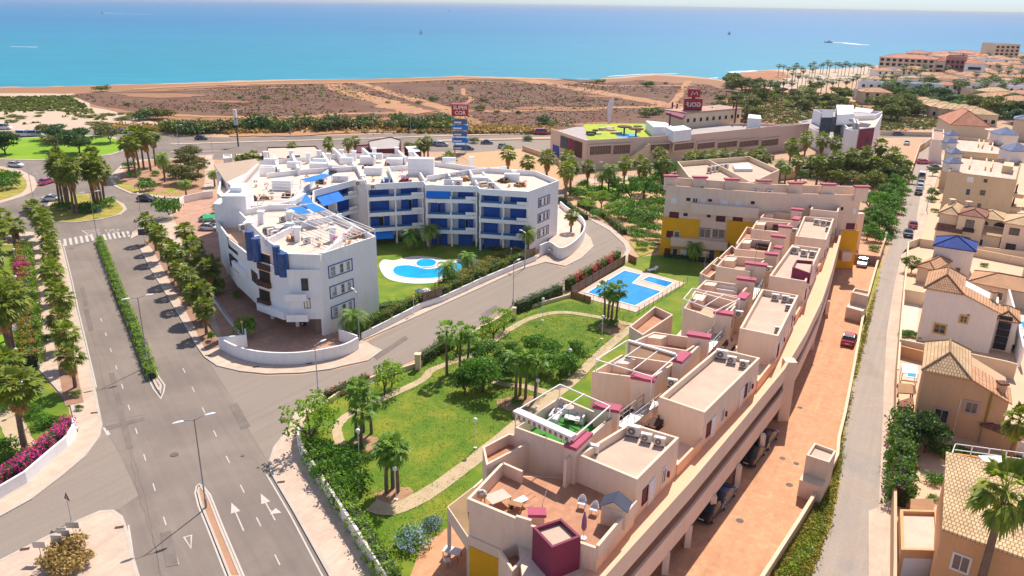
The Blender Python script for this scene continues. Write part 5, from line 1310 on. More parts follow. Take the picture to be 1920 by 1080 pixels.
t=thing("gabled_house","large pale house with two yellow framed windows and a hipped terracotta roof","house",HA)
cA,cB=wpt(HA,HB,0),wpt(HA,HB,d1);cC=HB;D1=8
q=MB();q.prism(quad_poly(cA,cB,D1),0,7.9);q.prism(quad_poly(wpt(HA,HB,d1+.002),cC,D1-1),0,[7.9,6.1,6.1,7.9]);q.build("wall",M["cream_white"],t)
hiproof(t,quad_poly(cA,cB,D1),7.93,1.7,M["tile"],.35)
a,b=wpt(cB,cC,0,.25),wpt(cB,cC,LH-d1+.3,.25);a2,b2=wpt(cB,cC,0,-3.6),wpt(cB,cC,LH-d1+.3,-3.6)
uvroof("roof",[[(b[0],b[1],6.15),(b2[0],b2[1],6.15),(a2[0],a2[1],8.1),(a[0],a[1],8.1)]],M["tile"],t)
pwin(t,HA,HB,1752,609,1772,624,**yel);pwin(t,HA,HB,1801,593,1813,604,**yel)
e0,e1=wpt(HB,(HB[0]+.5,HB[1]+.9),0),wpt(HA,HB,LH+3.2,-2.5)
q=MB();q.prism(quad_poly(wpt(HA,HB,LH+.003,-2.0),wpt(HA,HB,LH+2.6,-2.0),5),0,4.6);q.build("side_wing",M["cream_white"],t)
hiproof(t,quad_poly(wpt(HA,HB,LH+.003,-2.0),wpt(HA,HB,LH+2.6,-2.0),5),4.63,.9,M["tile"],.3)
for i in range(5):
    q=MB();s=LH+.4;panel(q,wpt(HA,HB,0,-1.9),wpt(HA,HB,LH,-1.9),s,s+1.5,.3+1.0*i,1.2+1.0*i,0,.12);q.build("shutter",M["dark"],t)
for s,z in((5.5,5.0),(8.5,7.1)):
    q=MB();panel(q,HA,HB,s,s+.3,z,z+.12,0,.06);q.build("vent",M["dark"],t)
chimney(t,*wpt(HA,HB,LH-.8,-4),6.0,.6,.6,1.6,M["cream"],M["tile_red"])
HA,HB=(45.3,77.4),P2(1870,838,0);LH=math.hypot(HB[0]-HA[0],HB[1]-HA[1]);d1=.5*LH
t=thing("tan_house","tan house with white framed windows and a gutter pipe down its wall","house",HA)
cA,cB,cC=HA,wpt(HA,HB,d1),HB
q=MB();q.prism(quad_poly(cA,cB,8),0,7.2);q.prism(quad_poly(wpt(HA,HB,d1+.002),cC,7),0,[7.2,5.3,5.3,7.2]);q.build("wall",M["sand_render"],t)
hiproof(t,quad_poly(cA,cB,8),7.23,1.7,M["tile_sand"],.35)
a,b=wpt(cB,cC,0,.25),wpt(cB,cC,LH-d1+.3,.25);a2,b2=wpt(cB,cC,0,-4),wpt(cB,cC,LH-d1+.3,-4)
uvroof("roof",[[(b[0],b[1],5.4),(b2[0],b2[1],5.4),(a2[0],a2[1],7.4),(a[0],a[1],7.4)]],M["tile"],t)
pwin(t,HA,HB,1752,768,1777,791,**gry);pwin(t,HA,HB,1811,755,1832,773,**gry)
s,_=onwall(HA,HB,1855,760);q=MB();p=wpt(HA,HB,s,.1);q.tube([(p[0],p[1],0),(p[0],p[1],6.3)],.11,6);q.build("downpipe",mat("olive_pipe",(.3,.22,.05),.1,1,4),t)
s,_=onwall(HA,HB,1792,790);q=MB();p=wpt(HA,HB,s,.05);q.tube([(p[0],p[1],.5),(p[0],p[1],4.6)],.04,5);q.build("cable",M["white_paint"],t)
pa,pc=P2(1835,832),P2(1900,858)
q=MB();q.prism(quad_poly(pa,pc,2.6),0,2.3);q.build("porch_wall",M["sand_render"],t)
hiproof(t,quad_poly(pa,pc,2.6),2.33,.5,M["tile_dark"],.25);door(t,pa,pc,4.2,.05,1.1,2.0,M["fabric_white"])
chimney(t,*wpt(HA,HB,LH-.8,-1.5),5.2,.7,.7,1.5,M["sand_render"],M["tile_dark"])
t=thing("orange_house","orange rendered house with a sand coloured tiled roof in the lower right corner","house",(40,52))
A,B=(33.4,50.2),(38.5,46.3);C2,D2=(45.2,56.0),(37.6,58.0)
A2=(33.4,50.2);q=MB();q.prism([A,(44,42),(50,51),D2],0,6.9);q.build("wall",M["apricot"],t)
ev0=(A[0]-.3,A[1]-.35,6.95);ev1=(44.2,41.5,6.95);r1=(50.5,50.8,8.7);r0=(D2[0]-.3,D2[1]+.1,8.7)
uvroof("roof",[[ev0,ev1,r1,r0]],M["tile_sand"],t,.2)
q=MB();q.prism([A,D2,(D2[0]+.3,D2[1]-.3),(A[0]+.3,A[1]-.2)],6.9,[6.9,8.4,8.4,6.9]);q.prism([D2,(50,51),(49.8,50.6),(D2[0]+.1,D2[1]-.5)],6.9,8.45);q.build("gable_wall",M["apricot"],t)
pwin(t,A,(44,42),1786,1042,1817,1070,fm=M["cream_white"],pm=M["shadow_int"],mull=1,fw=.16)
G=PP([(1686,962),(1756,964),(1762,1040),(1688,1038)],2.5)
flatblock(t,G,0,2.9,M["apricot"],M["cream_floor"],.35,.25,"garage")
q=MB();panel(q,G[3],G[2],.35,3.6,.05,2.1,0,.06);q.build("garage_door",M["plastic_white"],t)
tz=5.6;TRR=[D2,(50,51),(56,58),(40.5,62.0)]
flatblock(t,TRR,0,6.2,M["orange_render"],M["cream_floor"],.5,.2,"rear_wing")
q=MB()
for a,b in((TRR[3],TRR[0]),(TRR[3],TRR[2])):
    L=math.hypot(b[0]-a[0],b[1]-a[1]);L=min(L,7);b=wpt(a,b,L)
    for z in(6.5,7.1):q.seg(a,b,.06,z,z+.06)
    for i in range(6):p=lerp(a,b,i/5);q.box(p[0]-.04,p[1]-.04,6.2,p[0]+.04,p[1]+.04,7.16)
q.build("terrace_railing",M["white_paint"],t)
q=MB();c=P2(1870,858,7);q.box(c[0]-1.2,c[1]-.8,5.7,c[0]+1.2,c[1]+.8,6.7);q.build("roof_store",M["white_paint"],t)
t=house("blue_roof_house","white house with a bright blue tiled hip roof",P2(1742,512,.0),P2(1815,524,0),6.2,5.2,M["cream_white"],M["tile_blue"],1.5,over=.3)
pwin(t,P2(1742,512,.0),P2(1815,524,0),1792,502,1800,512,fm=M["cream"],mull=0,bars=1)
t=house("low_house","long low cream house with a terracotta tile roof right of the blue roofed house",P2(1812,560),P2(1960,590),6.5,3.0,M["cream"],M["tile"],1.3,wins=[(4,.9,1.6,1.2,dict(fm=M["cream_white"])),(9,.9,1.2,1.3,yel)])
t=house("patio_wing","cream patio wing with two small tile roofs left of the blue roofed house",P2(1716,527),P2(1744,534),7,2.8,M["cream"],M["tile"],.9)
t=house("pale_corner_house","white house at the right edge above the triangular pool",P2(1905,560),P2(1990,578),5,5.6,M["cream_white"],M["cream_floor"],roof="flat")
RA=P2(1752,452);RB_=P2(1935,482);LR=math.hypot(RB_[0]-RA[0],RB_[1]-RA[1])
def rw(a,b):return wpt(RA,RB_,LR*a,0),wpt(RA,RB_,LR*b,0)
A,B=rw(0,.19);t=house("row_house","cream end row house with a dark mono pitch porch roof and two roof chimneys",A,B,9,5.9,M["cream"],M["tile_sand"],1.2)
q=MB();q.prism(quad_poly(wpt(A,B,0,1.9),wpt(A,B,4.6,1.9),1.9),0,2.9);q.build("porch_wall",M["cream"],t);a,b=wpt(A,B,-.2,2.1),wpt(A,B,4.7,2.1);a2,b2=wpt(A,B,-.2,0),wpt(A,B,4.7,0);uvroof("porch_roof",[[(a[0],a[1],2.9),(b[0],b[1],2.9),(b2[0],b2[1],3.9),(a2[0],a2[1],3.9)]],M["tile_dark"],t,.12)
for s in(1,4):chimney(t,*wpt(A,B,s,-6),6,.9,.9,1.6,M["cream"])
A,B=rw(.2,.33);t=house("row_house","tall cream row house with a balcony door and dark roof edge left of the arches",wpt(A,B,0,1),wpt(A,B,4.5,1),7,6.4,M["cream"],M["tile_dark"],.9,over=.2)
A1,B1=wpt(A,B,0,1),wpt(A,B,4.5,1);window(t,A1,B1,2.2,3.4,1.3,2.1,fm=M["dark_wood"],mull=1,bars=3);window(t,A1,B1,2.0,.6,1.5,1.4,fm=M["dark_wood"],pm=M["shadow_int"]);q=MB();panel(q,A1,B1,1.2,3.2,3.2,3.9,.02,.45);q.build("balcony",M["dark"],t)
A,B=rw(.335,.66);t=house("row_house","cream row house with three arches over a terracotta lean to roof",wpt(A,B,0,-2.5),wpt(A,B,LR*.325,-2.5),7,5.6,M["cream"],M["tile_sand"],1.1,over=.3)
q=MB();q.prism(quad_poly(A,B,2.49),0,3.0);q.build("front_wall",M["cream"],t);a,b=wpt(A,B,-.1,.3),wpt(A,B,LR*.325+.1,.3);a2,b2=wpt(A,B,-.1,-2.5),wpt(A,B,LR*.325+.1,-2.5);uvroof("porch_roof",[[(a[0],a[1],3.0),(b[0],b[1],3.0),(b2[0],b2[1],4.1),(a2[0],a2[1],4.1)]],M["tile_sand"],t,.14)
for i in range(3):
    c=1.8+2.9*i;A1,B1=wpt(A,B,0,-2.5),wpt(A,B,5,-2.5);q=MB();q.loft([[(*wpt(A1,B1,c+1.0*math.cos(k*math.pi/8),o),4.3+.9*math.sin(k*math.pi/8))for k in range(9)]for o in(-.05,.05)]);q.build("arch",M["dark"],t)
window(t,A,B,1.8,.6,1.8,1.3,mull=1);window(t,A,B,8.0,.1,1.4,2,fm=M["dark_wood"],pm=M["dark"])
A,B=rw(.67,1);t=house("row_house","pinkish row house at the right edge with two square windows",wpt(A,B,0,.6),wpt(A,B,LR*.33,.6),8,6,M["peach"],M["tile_sand"],1.1)
A1,B1=wpt(A,B,0,.6),wpt(A,B,5,.6)
for z in(.8,3.9):window(t,A1,B1,1.8,z,1.5,1.2,fm=M["dark_wood"]);window(t,A1,B1,5.5,z,1.3,1.4,fm=M["dark_wood"],pm=M["dark"])
def tent(t,u,v,z,w=2.6,h=1.3,bh=2.2,m_=None):
    p=P2(u,v,z);q=MB();q.box(p[0]-w/2,p[1]-w/2,z-bh,p[0]+w/2,p[1]+w/2,z);o=q.build("turret",M["cream_white"],t)
    a=[(p[0]+x*(w/2+.35),p[1]+y*(w/2+.35),z)for x,y in((-1,-1),(1,-1),(1,1),(-1,1))];tp=(p[0],p[1],z+h)
    uvroof("turret_roof",[[a[i],a[(i+1)%4],tp]for i in range(4)],m_ or M["tile_grey"],o,.1)
BA=PP([(1777,322),(1907,338),(1916,303),(1800,290)],10)
t=thing("beige_apartment_block","beige apartment block with roof terraces and small slate turrets nearest the alley","building",BA[0])
flatblock(t,BA,0,10,M["beige"],M["coping_pink"],.7,.3,cope=M["tile_sand"])
for u0,v0,u1,v1 in((1845,336,1851,342),(1833,382,1839,388),(1838,357,1847,366)):pwin(t,BA[0],BA[1],u0,v0,u1,v1,fm=M["grey_metal"],mull=1,fw=.05)
pwin(t,BA[0],BA[1],1814,332,1825,341,fm=M["white_paint"],pm=M["white_paint"],mull=0);pwin(t,BA[0],BA[1],1811,354,1819,366,fm=M["white_paint"],mull=0)
for k in range(3):
    window(t,BA[3],BA[0],20,1.2+2.9*k,1.8,2,fm=M["cream_white"],mull=1);window(t,BA[3],BA[0],13,1.2+2.9*k,1.8,2,fm=M["cream_white"],mull=1);window(t,BA[3],BA[0],6,1.2+2.9*k,1.8,2,fm=M["cream_white"],mull=1)
for k in range(2):
    s=math.hypot(BA[1][0]-BA[0][0],BA[1][1]-BA[0][1]);q=MB();panel(q,BA[0],BA[1],s-.1,s+1.8,3+3*k,3.9+3*k,-4,-1);q.build("balcony",M["beige"],t);q=MB();panel(q,BA[0],BA[1],s,s+.2,3.9+3*k,5.6+3*k,-3.6,-1.6);q.build("balcony_opening",M["dark"],t)
tent(t,1786,304,11.2);tent(t,1790,286,11.2);tent(t,1905,280,12.5,5,1.8,3)
for u0,v0,u1,v1 in((1818,312,1821,296),(1848,314,1850,298),(1858,316,1862,302)):
    q=MB();q.seg(P2(u0,v0,10),P2(u1,v1,10),.3,9.3,10.2);q.build("party_wall",M["peach_warm"],t)
q=MB();q.prism(PP([(1880,310),(1900,313),(1902,305),(1884,303)],11),9.3,11);q.build("roof_room",M["beige"],t)
BB=PP([(1773,281),(1876,290),(1882,264),(1795,257)],10)
t=thing("beige_apartment_block","second beige apartment block with roof terraces farther along the alley","building",BB[0])
flatblock(t,BB,0,10,M["beige"],M["coping_pink"],.7,.3,cope=M["tile_sand"])
tent(t,1781,266,11.2);tent(t,1784,252,11.2);tent(t,1884,250,12.5,5,1.8,3)
for u0,v0,u1,v1 in((1835,272,1836,262),(1842,274,1845,264),(1860,277,1862,266)):
    q=MB();q.seg(P2(u0,v0,10),P2(u1,v1,10),.3,9.3,10.2);q.build("party_wall",M["peach_warm"],t)
for k in range(3):window(t,BB[3],BB[0],14,1.2+2.9*k,1.8,2,fm=M["cream_white"]);window(t,BB[3],BB[0],7,1.2+2.9*k,1.8,2,fm=M["cream_white"])
t=house("white_block","white block with a terracotta terrace roof beside the alley bend",P2(1740,303),P2(1762,305),26,6,M["cream_white"],M["pave_red"],roof="flat")
t=house("pink_roof_hall","wide hall with a faded pink pyramid roof beyond the beige blocks",P2(1778,262),P2(1850,266),22,5.5,M["cream"],M["tile_red"],4.5)
q=MB();q.tube([(150,250,6),(150,250,9)],.1,6);q.disc((150,250),1.3,9,9.2,12);q.build("dish",M["cream_white"],t)
t=house("cream_villa","cream block under a slate hip roof at the right edge beyond the beige blocks",P2(1893,262),P2(1960,268),9,7.5,M["cream"],M["tile_grey"],1.8)
# ================================================================ far town on the coast
rt=random.Random(21);ti=0
town=[]
def far_house(u,v,w,d,h,rm,wm,roof="hip",rot=None,nwin=3,label=None,name="coast_house"):
    global ti
    c=P2(u,v);a=rot if rot is not None else rt.uniform(-.35,.35)
    A=(c[0]-w/2*math.cos(a),c[1]-w/2*math.sin(a));B=(c[0]+w/2*math.cos(a),c[1]+w/2*math.sin(a))
    town.append((u,v));t=house(name,label or "",A,B,d,h,wm,rm,rise=min(2.2,d*.2),roof=roof,over=.4)
    for i in range(nwin):
        for k in range(max(1,int(h/3))):window(t,A,B,w*(i+.5)/nwin,1.0+3*k,1.3,1.4,fm=M["dark_wood"],pm=M["dark"],mull=0,fw=.06)
    ti+=1;return t
def Z3(x,y):return(1620+x/6.353,80+y/6.353)
W_,C_1,C_2,PK=M["white"],M["cream_white"],M["cream"],M["peach"]
TN=[(250,445,13,W_,"tile"),(360,510,16,C_1,"tile_sand"),(640,430,16,C_2,"tile"),(1030,520,15,C_1,"tile"),(970,640,12,W_,"tile_red"),(1210,620,14,W_,"tile"),(1400,530,18,W_,"tile"),(1560,590,13,C_1,"flat"),(1640,520,10,W_,"tile"),(1720,540,9,W_,"tile_sand"),(1480,690,17,C_2,"flat"),(140,740,14,C_2,"tile"),(70,620,12,W_,"flat"),(60,690,12,C_1,"flat"),(1730,810,18,W_,"tile"),(1880,850,14,C_1,"tile"),(1690,890,8,C_2,"tile_sand"),(1850,670,16,W_,"flat"),
      (650,205,20,C_1,"tile_red"),(760,205,20,C_1,"tile_red"),(880,215,20,W_,"tile"),(1050,190,30,C_1,"tile_red"),(1080,225,26,C_1,"tile"),(1270,200,26,W_,"tile_red"),(1440,215,26,C_1,"tile_red"),(1400,260,18,W_,"tile"),(1480,270,16,C_1,"flat"),(1620,270,18,C_1,"tile"),(1760,290,16,W_,"tile"),(1850,320,16,C_1,"tile"),(1600,360,20,PK,"tile"),(1700,350,16,PK,"tile"),(1880,240,18,W_,"tile"),(700,640,14,W_,"flat"),(800,650,12,W_,"flat"),(620,600,14,W_,"flat"),(1810,400,14,W_,"tile"),(1500,300,16,W_,"flat"),(1350,640,10,W_,"flat"),(560,540,8,C_2,"tile_sand"),(1890,400,14,C_1,"tile_red"),(900,480,14,W_,"tile"),(1120,440,16,C_1,"tile"),(1300,470,15,W_,"tile"),(1450,440,14,C_1,"tile_sand"),(1560,450,14,W_,"tile"),(1660,430,13,C_1,"tile_red"),(1780,470,14,W_,"tile"),(1880,500,12,C_2,"tile"),(520,450,12,C_1,"tile"),(780,470,12,W_,"tile_sand"),(1780,360,14,W_,"tile"),(1540,240,18,C_1,"tile"),(1680,225,18,W_,"tile_red"),(1800,220,18,C_1,"tile"),(1180,280,16,W_,"tile"),(1850,590,14,W_,"tile"),(1560,800,13,W_,"tile"),(1600,730,14,C_1,"tile_sand"),(1880,760,12,W_,"tile"),(1300,560,12,C_1,"tile"),(1120,640,12,W_,"flat"),(420,430,12,W_,"flat"),(300,600,14,W_,"flat"),(200,560,12,C_1,"tile_sand"),(1380,220,18,W_,"tile")]
names_m={id(W_):"white",id(C_1):"ivory",id(C_2):"cream",id(PK):"pink"}
rn={"tile":"terracotta hip roof","tile_sand":"sand coloured roof","tile_red":"red tiled roof","flat":"flat roof"}
order=sorted(range(len(TN)),key=lambda i:TN[i][0]);rank={i:k for k,i in enumerate(order)}
for i,(x,y,w,wm,rf)in enumerate(TN):
    u,v=Z3(x,y)
    far_house(u,v,w,w*.7,6 if rt.random()<.6 else 4.5,M["grey_roof"]if rf=="flat" else M[rf],wm,"flat" if rf=="flat" else "hip",label="%s house with a %s, %s from the left in the far town"%(names_m[id(wm)],rn[rf],nth(rank[i])))
def longblock(name,label,u0,v0,u1,v1,d,h,wm,rm,nb,roof="hip"):
    A,B=P2(u0,v0),P2(u1,v1);t=house(name,label,A,B,d,h,wm,rm,2.4,roof=roof,cat="building");L=math.hypot(B[0]-A[0],B[1]-A[1])
    for i in range(nb):
        for k in range(int(h/3)):window(t,A,B,L*(i+.5)/nb,.8+3.1*k,L/nb*.62,1.9,fm=wm,pm=M["dark"],mull=0,fw=.3,proud=.5,name="balcony_bay")
    return t
longblock("seaside_hotel","long pink seaside hotel with an orange tiled roof and rows of balconies",1644,141,1747,147,18,12.5,M["peach"],M["tile_red"],9)
longblock("seaside_hotel","rose coloured hotel wing with dark balcony bays right of the long pink hotel",1767,146,1803,148,20,14,mat("rose_render",(.55,.24,.2),.06,.2,2),M["tile_red"],4,"flat")
longblock("seaside_hotel","white hotel wing with a red roof at the right end of the seaside hotels",1803,150,1842,152,24,11,M["white"],M["tile_red"],1)
longblock("apartment_tower","tall beige apartment block highest on the headland horizon",1860,118,1906,119,26,16,M["cream"],M["cream_floor"],5,"flat")
longblock("pink_block","pink plain block between the long hotel and the rose wing",1748,146,1767,147,16,11.5,M["peach"],M["tile_red"],1)
for i,(u,v)in enumerate(((1715,207),(1733,211),(1752,216),(1771,221),(1789,225),(1808,227),(1826,231),(1838,236))):
    far_house(u,v,12,10,4.6,M["tile_sand"],M["cream"],rot=-.18,nwin=4,name="terraced_villa",label="sand roofed terraced villa, %s from the left in the curved row above the red field"%nth(i))
# ================================================================ walls, fences, pools
def wallthing(name,label,pts,w,z0,z1,m_,cat="wall",cope=None,posts=None,off=0):
    mb=MB();mb.wall(pts,w,z0,z1,off=off);o=mb.build(name,m_);tag(o,label,cat)
    if cope:c=MB();c.wall(pts,w+.1,z1+.002,z1+.06,off=off);c.build("coping",cope,o,local=True)
    if posts:
        for i,p in enumerate(pts):
            if i%posts==0:c=MB();c.box(p[0]-.22,p[1]-.22,z0,p[0]+.22,p[1]+.22,z1+.35);c.build("post",m_,o,local=True)
    return o
cw=cat_rom(PP([(463,655),(440,664),(413,655),(450,673),(500,683),(567,683),(640,670),(672,655)][2:]),5)
wallthing("curved_wall","white curved forecourt wall at the corner of the avenue",cw,.25,.1,1.75,Wt)
wallthing("forecourt_wall","short white wall closing the left end of the curved forecourt wall",PP([(413,657),(463,652),(462,640)]),.22,.1,1.9,Wt)
wallthing("forecourt_wall","white wall stub at the right end of the curved forecourt wall",PP([(637,640),(671,652)]),.22,.1,1.8,Wt)
wallthing("courtyard_wall","pale wall with a mesh fence between the avenue palms and the brown courtyard",PP([(452,632),(425,600),(398,560),(370,520),(345,472)]),.25,.1,1.0,M["white"],cope=M["pole_grey"])
wallthing("courtyard_wall","white wall behind the car park next to the round green tree",PP([(330,400),(345,382),(380,374),(400,372)]),.25,.1,1.8,M["cream_white"])
SW=PP([(679,637),(720,616),(793,578),(830,566),(900,533),(972,502),(1005,489)])
o=wallthing("garden_wall","low white stepped wall under the hedge of the pool garden",SW,.25,.1,1.0,Wt)
wallthing("terrace_wall","white curved terrace wall at the bend right of the complex",cat_rom(PP([(1012,482),(1030,475),(1052,487),(1080,470),(1095,447),(1090,427),(1062,407),(1050,396)]),4),.25,.1,2.3,Wt)
def slatfence(name,label,a,b,h,m_,z=.9,cat="fence"):
    L=math.hypot(b[0]-a[0],b[1]-a[1]);t=thing(name,label,cat,a);n=max(2,int(L/.16))
    mb=MB()
    for i in range(n):panel(mb,a,b,L*i/n,L*(i+.82)/n,z,z+h,-.02,.02)
    panel(mb,a,b,0,L,z+.2,z+.28,.02,.05);panel(mb,a,b,0,L,z+h-.3,z+h-.22,.02,.05);mb.build("slats",m_,t)
    for i in range(int(L/2.5)+1):c=MB();p=lerp(a,b,min(1,i*2.5/L));c.box(p[0]-.05,p[1]-.05,0,p[0]+.05,p[1]+.05,z+h+.05);c.build("post",M["dark_wood"],t)
    return t
slatfence("timber_fence","brown timber fence panel in the pool garden wall below the date palm",P2(793,577),P2(829,565),1.5,M["wood_fence"])
slatfence("timber_fence","brown timber fence panel by the right wing of the white complex",P2(984,496),P2(1004,488),1.6,M["wood_fence"])
slatfence("timber_fence","long timber fence between the street and the rectangular pools",P2(1070,558),P2(1172,496),1.7,M["wood_fence"],.1)
slatfence("reed_fence","low reed fence at the near left side of the rectangular pools",P2(1072,559),P2(1108,570),1.1,M["wood"],.1)
slatfence("reed_fence","low reed fence behind the rectangular pools by the yellow wing",P2(1178,490),P2(1193,497),1.3,M["wood"],.1)
GW=[(850,1288),(710,1080),(660,1002),(607,920),(580,878),(565,853),(560,835),(562,817)]
wallthing("garden_wall","pale wall along the pavement below the green garden hedge",PP(GW),.25,.1,1.5,M["cream_white"])
wallthing("garden_wall","low beige garden wall along the side street from the corner tree to the gate pillar",PP([(576,790),(640,742),(700,716),(783,690)]),.25,.1,.8,M["cream"])
wallthing("garden_wall","low beige wall under the dark hedge from the gate pillar to the timber fence",PP([(787,688),(880,634),(960,589),(1068,559)]),.25,.1,.7,M["cream"])
q=MB();p=P2(784,694);q.box(p[0]-.35,p[1]-.35,0,p[0]+.35,p[1]+.35,2.2);q.box(p[0]-.42,p[1]-.42,2.2,p[0]+.42,p[1]+.42,2.32);tag(q.build("gate_pillar",M["cream"]),"cream gate pillar in the garden wall beside the side street","pillar")
q=MB();p=P2(964,600);q.box(p[0]-.3,p[1]-.3,0,p[0]+.3,p[1]+.3,2.0);tag(q.build("gate_pillar",M["cream"]),"cream pillar at the left end of the dark street hedge","pillar")
LW=PP([(143,803),(140,820),(125,842),(100,863),(50,907),(0,937),(-40,962)])
wallthing("garden_wall","white curved wall with bougainvillea at the left corner",LW,.25,.1,1.35,Wt)
wallthing("garden_wall","low wall with railing between the left garden and the palm pavement",PP([(74,693),(68,610),(60,520),(58,470),(20,450),(-60,452)]),.2,.1,.7,M["pole_grey"])
wallthing("yard_wall","low tan wall between the terracotta parking yard and the alley",PP(YW),.22,.0,1.15,M["wall_tan"],cope=M["cream"])
wallthing("alley_wall","tan plot wall along the alley beside the oleander hedge",PP([(1667,1250),(1671,1085),(1672,953),(1676,800),(1679,720)]),.25,0,1.9,M["wall_tan"])
wallthing("alley_wall","tan plot wall along the alley in front of the gabled house",PP([(1679,718),(1685,637),(1693,547)]),.25,0,1.9,M["cream"])
wallthing("alley_wall","cream plot wall along the alley beside the small round tree",PP([(1694,545),(1701,467),(1722,460),(1925,500)]),.25,0,1.5,M["cream"])
wallthing("plot_wall","cream wall between the gabled house and the tan house",PP([(1682,663),(1770,682),(1880,706),(1900,712)]),.25,0,2.2,M["cream"])
wallthing("plot_wall","cream garden wall in front of the arched row house",PP([(1724,462),(1860,480),(1960,492)]),.22,0,1.6,M["cream"])
wallthing("plot_wall","white slanting wall at the right edge beside the triangular pool",PP([(1880,560),(1895,620),(1910,690)]),.25,0,3,M["white"])
wallthing("plot_wall","orange wall between the tan house and its pool court",PP([(1684,668),(1770,690),(1790,720)]),.25,0,1.6,M["apricot"])
wallthing("plot_wall","cream wall between the hip roofed gabled house and the patio wing",PP([(1692,566),(1726,572),(1738,560)]),.22,0,2.2,M["cream"])
wallthing("parking_wall","rust brown wall closing the far end of the parking yard",PP([(1588,492),(1646,498),(1655,470)]),.25,0,1.8,M["pave_red"])
wallthing("park_wall","beige sloping wall beside the far alley ramp",PP([(1702,345),(1722,285),(1745,270)]),.3,0,2.2,M["wall_tan"])
wallthing("field_wall","long pale wall along the far edge of the red field",PP([(1650,253),(1745,256),(1775,258)]),.3,0,1.6,M["cream"])
wallthing("lot_wall","tan wall between the bare lot and the shopping centre",PP([(980,282),(1045,305),(1060,330)]),.3,0,1.6,M["wall_tan"])
def hutch(name,label,top,z,wm):
    poly=PP(top,z);t=thing(name,label,"shed",((poly[0][0]+poly[2][0])/2,(poly[0][1]+poly[2][1])/2));flatblock(t,poly,0,z,wm,M["gravel_roof"],.35,.18);return t,poly
t,pl=hutch("utility_box","peach utility hut with an open flat roof at the near end of the yard wall",[(1512,853),(1527,830),(1568,845),(1555,867)],4.0,Pe)
lp=[lerp(pl[0],pl[3],0),lerp(pl[0],pl[3],1)];a,b=lp;q=MB();dx,dy=(pl[0][0]-pl[1][0]),(pl[0][1]-pl[1][1]);n_=math.hypot(dx,dy);dx,dy=dx/n_,dy/n_
q.prism([a,b,(b[0]+dx*1.2,b[1]+dy*1.2),(a[0]+dx*1.2,a[1]+dy*1.2)],0,1.9);q.build("meter_cupboard",Pe,t);q=MB();q.prism([a,b,(b[0]+dx*1.4,b[1]+dy*1.4),(a[0]+dx*1.4,a[1]+dy*1.4)],1.91,2.0);q.build("cupboard_roof",M["cream"],t)
t,pl=hutch("utility_box","peach utility hut with an open flat roof beside the middle of the yard",[(1597,548),(1602,540),(1631,546),(1628,556)],3.6,Pe)
a,b=pl[0],pl[3];q=MB();q.prism([a,b,(b[0]+dx*2.2,b[1]+dy*2.2),(a[0]+dx*2.2,a[1]+dy*2.2)],0,1.9);q.build("meter_cupboard",Pe,t)
def pool(name,label,coping,basins,zc,cm,wm="pool_water"):
    t=thing(name,label,"swimming pool",coping[0]);
    q=MB();q.prism(coping,.05,zc);q.build("paving",cm,t)
    for i,b in enumerate(basins):
        q=MB();q.wall(b,.22,zc+.002,zc+.07,closed=True);o=q.build("rim",M["white_paint"],t)
        q=MB();q.sheet(b,zc+.03);o2=q.build("water",M[wm],t)
    return t
def WPo(pts):return[WP(x,y,0)for x,y in pts]
cop=cat_rom(WPo([(905,640),(935,700),(1000,728),(1120,740),(1240,730),(1330,705),(1420,670),(1460,615),(1380,600),(1280,608),(1200,595),(1110,588),(1040,598),(985,612),(930,608)]),4,True)
b1=cat_rom(WPo([(978,665),(990,690),(1040,706),(1120,713),(1210,710),(1280,697),(1330,680),(1380,665),(1395,630),(1350,618),(1305,630),(1270,645),(1215,655),(1160,660),(1110,648),(1060,640),(1000,645)]),4,True)
b2=cat_rom(WPo([(1103,630),(1120,612),(1160,606),(1205,612),(1220,628),(1200,646),(1150,652),(1112,645)]),4,True)
t=pool("organic_pool","curved blue garden pool with a white surround in the white complex",cop,[b1],.24,M["coping"])
q=MB();q.wall(b2,.3,.3,.36,closed=True);q.build("rim",M["white_paint"],t);q=MB();q.sheet(b2,.33);q.build("water",M["pool_water"],t)
rc=PP([(1170,501),(1284,533),(1192,588),(1074,555)])
t=pool("rectangular_pools","rectangular blue pools with a pink stone surround in the lawn garden",rc,[PP([(1100,552),(1170,510),(1204,518),(1186,534),(1241,550),(1191,577)]),PP([(1203,528),(1216,521),(1263,533),(1249,542)])],.26,M["coping_pink"],"pool_deep")
fq=MB();RCc=PP([(1172,499),(1288,532),(1196,591),(1072,557)])
fen=thing("pool_fence","thin grey metal fence round the rectangular pools","fence",RCc[1])
for i in(0,1,2):
    a,b=RCc[i],RCc[(i+1)%4];L=math.hypot(b[0]-a[0],b[1]-a[1])
    if i==0:continue
    q=MB();q.seg(a,b,.03,1.25,1.29);q.seg(a,b,.03,.35,.38);q.build("rail",M["pole_grey"],fen)
    for k in range(int(L/1.6)+1):c=MB();p=lerp(a,b,k*1.6/L);c.box(p[0]-.03,p[1]-.03,.1,p[0]+.03,p[1]+.03,1.3);c.build("post",M["pole_grey"],fen)
pool("house_pool","small blue pool behind the wall of the tan house",PP([(1692,700),(1722,705),(1720,718),(1690,714)]),[PP([(1700,702),(1719,705),(1718,712),(1699,709)])],.2,M["coping_pink"])
pool("triangular_pool","tiny blue pool corner at the right edge beside a white terrace",PP([(1890,590),(1960,600),(1960,640),(1902,632)]),[PP([(1911,606),(1930,608),(1930,622),(1915,619)])],.3,M["white_floor"])
pool("left_pool","blue pool half hidden by the shrubs of the left garden",cat_rom(PP([(-20,570),(45,572),(52,600),(30,622),(-20,625)]),3,True),[cat_rom(PP([(-5,576),(38,578),(42,596),(20,604),(-5,600)]),3,True)],.2,M["coping"])
